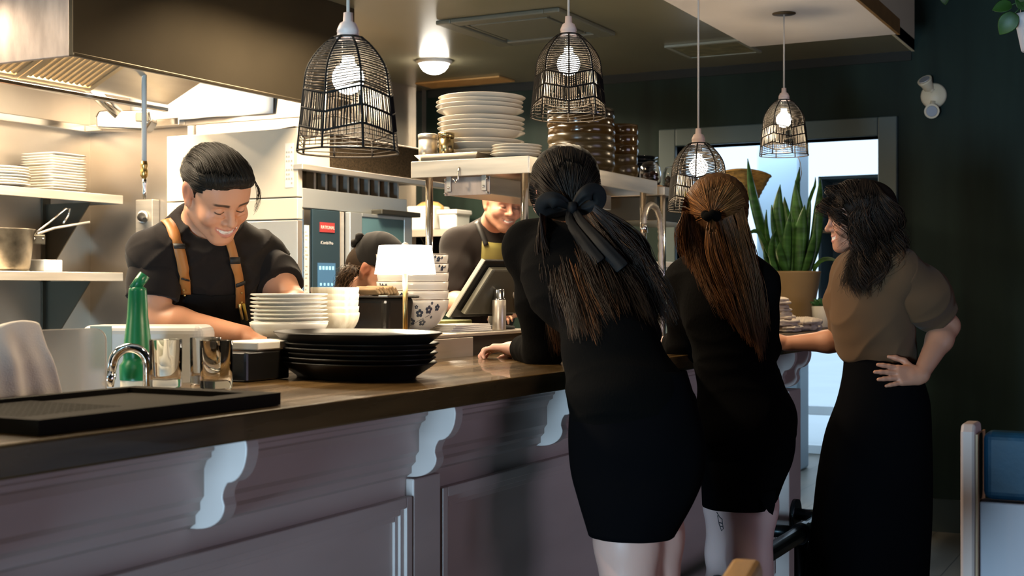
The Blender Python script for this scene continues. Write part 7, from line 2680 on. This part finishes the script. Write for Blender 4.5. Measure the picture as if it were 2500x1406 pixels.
# ================================================================ 5. bearded cook behind the pass post
def cook_bearded():
    H = Head(px3(1226, 497, 5.72), rotm(2.47, 0.26, -0.08), 0.99, smile=0.55, eyes=0.15)
    f = fwd_of(0.55)
    J = dict(neck=px3(1196, 566, 5.86), chest=px3(1190, 640, 5.90), waist=px3(1180, 760, 5.95), pelvis=np.array([*px3(1178, 800, 5.98)[:2], 0.95]), fwd=f,
             shR=px3(1118, 598, 5.80), shL=px3(1268, 598, 5.98), w=(0.150, 0.140, 0.150), d=(0.112, 0.105, 0.115))
    eR, wR = px3(1096, 735, 5.70), px3(1170, 755, 5.50)
    eL, wL = px3(1290, 735, 5.80), px3(1215, 770, 5.55)
    S = SDF()
    H.add(S)
    S.cone(H.w(0, -0.030, -0.055), J['neck'], 0.056, 0.062, 0.03)
    torso(S, J)
    limb(S, J['shR'], eR, wR, (0.050, 0.044, 0.029), 0.02, 0.1)
    limb(S, J['shL'], eL, wL, (0.050, 0.044, 0.029), 0.02, 0.1)
    hand(S, wR, f + LATV * 0.3, [0, 0, 1], LATV, 0.18, curl=0.6)
    hand(S, wL, f - LATV * 0.3, [0, 0, 1], -LATV, 0.18, curl=0.6)
    p = J['pelvis']
    r = np.cross(f, [0, 0, 1])
    for sx in (-1, 1):
        hip, kn, an = p + r * 0.09 * sx + [0, 0, -0.05], p + r * 0.10 * sx + [0, 0, -0.46], p + r * 0.11 * sx + [0, 0, -0.87]
        leg(S, hip, kn, an, an + f * 0.17 + [0, 0, -0.045])
    skin = (0.60, 0.30, 0.20)

    def tf(P):
        C = H.tint(P, skin, (0.5, 0.2, 0.16), (0.07, 0.035, 0.018))
        L = H.loc(P)
        x, y, z = L.T
        q = np.clip((-0.045 - z) / 0.02, 0, 1) * np.clip((y - 0.0) / 0.03, 0, 1) * np.clip((z + 0.135) / 0.02, 0, 1)
        mo = np.clip(1 - np.sqrt((x / 0.030) ** 2 + ((z + 0.064) / 0.011) ** 2), 0, 1) * 3
        q = np.clip(q - np.clip(mo, 0, 1) * (y > 0.07), 0, 1) * (0.75 + 0.25 * np.sin(x * 900) * np.sin(z * 800))
        ms = np.clip(1 - np.abs(z + 0.0475 + 4 * x * x) / 0.006, 0, 1) * (np.abs(x) < 0.03) * (y > 0.07)
        q = np.clip(np.maximum(q * 0.6, ms * 0.55), 0, 1)[:, None]
        return C * (1 - q) + q * np.array([0.15, 0.075, 0.035])
    o = make_body('person', S, H, tf, [(H.c, 0.11, 0.0034)], (float(p[0]), float(p[1]), 0.0), 'bearded cook in olive apron looking down behind the steel post of the pass')
    T = SDF()
    torso(T, J, 0.016)
    T.cone(J['neck'], J['neck'] + (H.c - J['neck']) * 0.25, 0.070, 0.062, 0.03)
    for s, e in ((J['shR'], eR), (J['shL'], eL)):
        T.chain([s, s + (e - s) * 0.45, s + (e - s) * 0.8], [0.068, 0.074, 0.072], 0.03)
    tee, bv = cloth('shirt', T, BLACK_TEE, o, 0.009, 0.004, 44, ((0.3, 0.5, 0.8), (-0.6, 0.3, 0.6)), 23)
    OLV = mat('olive_apron', (0.17, 0.145, 0.035), rough=0.6, bump=0.05, bscale=200)
    ap = thing_part('apron', o)
    rows = []
    for v in np.linspace(0, 1, 12):
        rows.append([hit(bv, 1176 + 84 * u + (-6 * (1 - u) * v), 588 + 170 * v + (6 * math.sin(u * PI)) * (1 - v), 5.8, 0.008)[0] - Vector(o.location) for u in np.linspace(0, 1, 9)])
    MB().grid(rows).build('bib', OLV, ap, solid=-0.004)
    strap_px('strap', bv, [(1166, 545), (1172, 562), (1178, 578), (1186, 600)], 0.011, 0.004, BLACK_MATT, ap, 0.012, 12, 5.7)
    Hs = SDF()
    w, R = H.w, H.R
    Hs.ell(w(0, -0.018, 0.040), H.r(0.083, 0.101, 0.084), R, 0.02)
    Hs.half(w(0, 0.082, 0.082), R @ np.array([0, 0.83, -0.55]), '*', 0.008)
    for sx in (-1, 1):
        Hs.ell(w(sx * 0.086, 0.0, -0.01), H.r(0.03, 0.045, 0.05), R, 0.008, '-')
    Hs.ell(w(0, -0.045, -0.10), H.r(0.13, 0.12, 0.062), R, 0.012, '-')
    P, F = Hs.mesh(0.006)
    np_object('hair', P, F, HAIRC, o, np.array(o.location), tint=np.tile([0.05, 0.03, 0.015], (len(P), 1)))
    Tr = SDF()
    for sx in (-1, 1):
        Tr.chain([p + r * 0.085 * sx, p + r * 0.10 * sx + [0, 0, -0.46], p + r * 0.11 * sx + [0, 0, -0.84]], [0.105, 0.078, 0.066], 0.04)
    cloth('trousers', Tr, NAVY_APRON, o, 0.016)
    return o


# ================================================================ 6. cook bending low in a black headscarf
def cook_scarf():
    H = Head(px3(922, 662, 4.52), rotm(yawfor(1.25), 0.95, 0.10), 0.98, smile=0.3, eyes=0.2, female=True)
    f = fwd_of(0.95)
    J = dict(neck=px3(868, 748, 4.68), chest=px3(838, 800, 4.80), waist=px3(800, 880, 5.05), pelvis=px3(790, 960, 5.15), fwd=f,
             shR=px3(800, 790, 4.66), shL=px3(910, 800, 4.86), w=(0.138, 0.120, 0.142), d=(0.10, 0.095, 0.112))
    eR, wR = px3(835, 870, 4.50), px3(900, 850, 4.40)
    eL, wL = px3(945, 880, 4.74), px3(980, 860, 4.60)
    S = SDF()
    H.add(S)
    S.cone(H.w(0, -0.030, -0.055), J['neck'], 0.047, 0.054, 0.03)
    torso(S, J)
    limb(S, J['shR'], eR, wR, (0.044, 0.038, 0.025), 0.02)
    limb(S, J['shL'], eL, wL, (0.044, 0.038, 0.025), 0.02)
    hand(S, wR, f, [0, 0, 1], LATV, 0.17, curl=0.5)
    hand(S, wL, f, [0, 0, 1], -LATV, 0.17, curl=0.5)
    p = J['pelvis']
    r = np.cross(f, [0, 0, 1])
    for sx in (-1, 1):
        an = p + r * 0.10 * sx
        an[2] = 0.09
        kn = p + r * 0.10 * sx + f * 0.06
        kn[2] = 0.47
        leg(S, p + r * 0.085 * sx, kn, an, an + f * 0.16 + [0, 0, -0.05], (0.08, 0.054, 0.036))
    skin = (0.55, 0.28, 0.18)
    o = make_body('person', S, H, lambda P: H.tint(P, skin, (0.45, 0.16, 0.12), (0.02, 0.012, 0.008)), [(H.c, 0.11, 0.0038)], (float(p[0]), float(p[1]), 0.0),
                  'cook in a black headscarf bending low behind the table lamp')
    T = SDF()
    torso(T, J, 0.016)
    for s, e in ((J['shR'], eR), (J['shL'], eL)):
        T.chain([s, s + (e - s) * 0.45, s + (e - s) * 0.8], [0.062, 0.066, 0.062], 0.03)
    tee, bv = cloth('shirt', T, BLACK_TEE, o, 0.010, 0.004, 44, ((0.3, 0.5, 0.8), (-0.6, 0.3, 0.6)), 33)
    ap = thing_part('apron', o)
    strap_px('strap', bv, [(806, 752), (808, 765), (812, 780), (818, 800)], 0.012, 0.004, mat('olive_apron', (0.17, 0.145, 0.035)), ap, 0.010, 10, 4.7)
    rows = [[hit(bv, 800 + 60 * u, 795 + 60 * v, 4.8, 0.008)[0] - Vector(o.location) for u in np.linspace(0, 1, 6)] for v in np.linspace(0, 1, 6)]
    MB().grid(rows).build('bib', MATS['olive_apron'], ap, solid=-0.004)
    # headscarf tied at the back
    Hs = SDF()
    w, R = H.w, H.R
    Hs.ell(w(0, -0.020, 0.038), H.r(0.086, 0.108, 0.092), R, 0.02)
    Hs.half(w(0, 0.060, 0.098), R @ np.array([0, 0.70, -0.71]), '*', 0.006)
    for sx in (-1, 1):
        Hs.ell(w(sx * 0.086, 0.015, -0.03), H.r(0.035, 0.055, 0.052), R, 0.008, '-')
    P, F = Hs.mesh(0.0045)
    N = vnormals(P, F)
    P = P + N * wrinkle(P, 0.0028, 90, (R[:, 0] * 0.4 + R[:, 2], R[:, 1] + R[:, 2] * 0.5), 3)[:, None]
    SCF = mat('black_scarf', (0.009, 0.0075, 0.007), rough=0.85, spec=0.2, sheen=0.08)
    sc = np_object('headscarf', P, F, SCF, o, np.array(o.location))
    k_ = Vector(w(0.02, -0.128, 0.01)) - Vector(o.location)
    MB().tube([k_ + Vector(R[:, 2]) * z + Vector(R[:, 0]) * 0.01 * math.sin(z * 60) for z in np.linspace(-0.035, 0.035, 9)], [0.006, 0.014, 0.018, 0.013, 0.011, 0.013, 0.018, 0.014, 0.005], 10).build('knot', SCF, sc)
    # frizzy ponytail and hair at the nape
    Ha = SDF()
    Ha.ell(w(0, -0.040, -0.02), H.r(0.076, 0.078, 0.080), R, 0.02)
    Ha.ell(w(0, 0.075, -0.03), H.r(0.10, 0.08, 0.12), R, 0.01, '-')
    P, F = Ha.mesh(0.006)
    br = [0.030, 0.018, 0.010]
    hr = np_object('hair', P, F, HAIRC, o, np.array(o.location), tint=np.tile(br, (len(P), 1)))
    gl = [[px3(868, 648, 4.46), px3(852, 660 + e * 0.3, 4.42), px3(838 - e * 0.2, 682 + e * 0.6, 4.40), px3(822 - e * 0.3 + 8, 702 + e * 0.5, 4.42)] for e in (-8, 6, 22, 34)]
    pa, ra = strands(gl, 1000, 16, 0.008, 0.0006, 0.4, wave=0.004, wf=15, seed=41, ragged=0.4)
    tubes('ponytail', pa, ra, HAIRM, hr, np.array(o.location), 4, tint_rand(1000, br, (0.20, 0.12, 0.07), 0.3, 14))
    Tr = SDF()
    for sx in (-1, 1):
        kn = p + r * 0.10 * sx + f * 0.06
        kn[2] = 0.47
        an = p + r * 0.10 * sx
        an[2] = 0.12
        Tr.chain([p + r * 0.085 * sx, kn, an], [0.105, 0.078, 0.066], 0.04)
    cloth('trousers', Tr, NAVY_APRON, o, 0.016)
    return o


woman_bow()
woman_auburn()
woman_blouse()
cook_bearded()
cook_scarf()
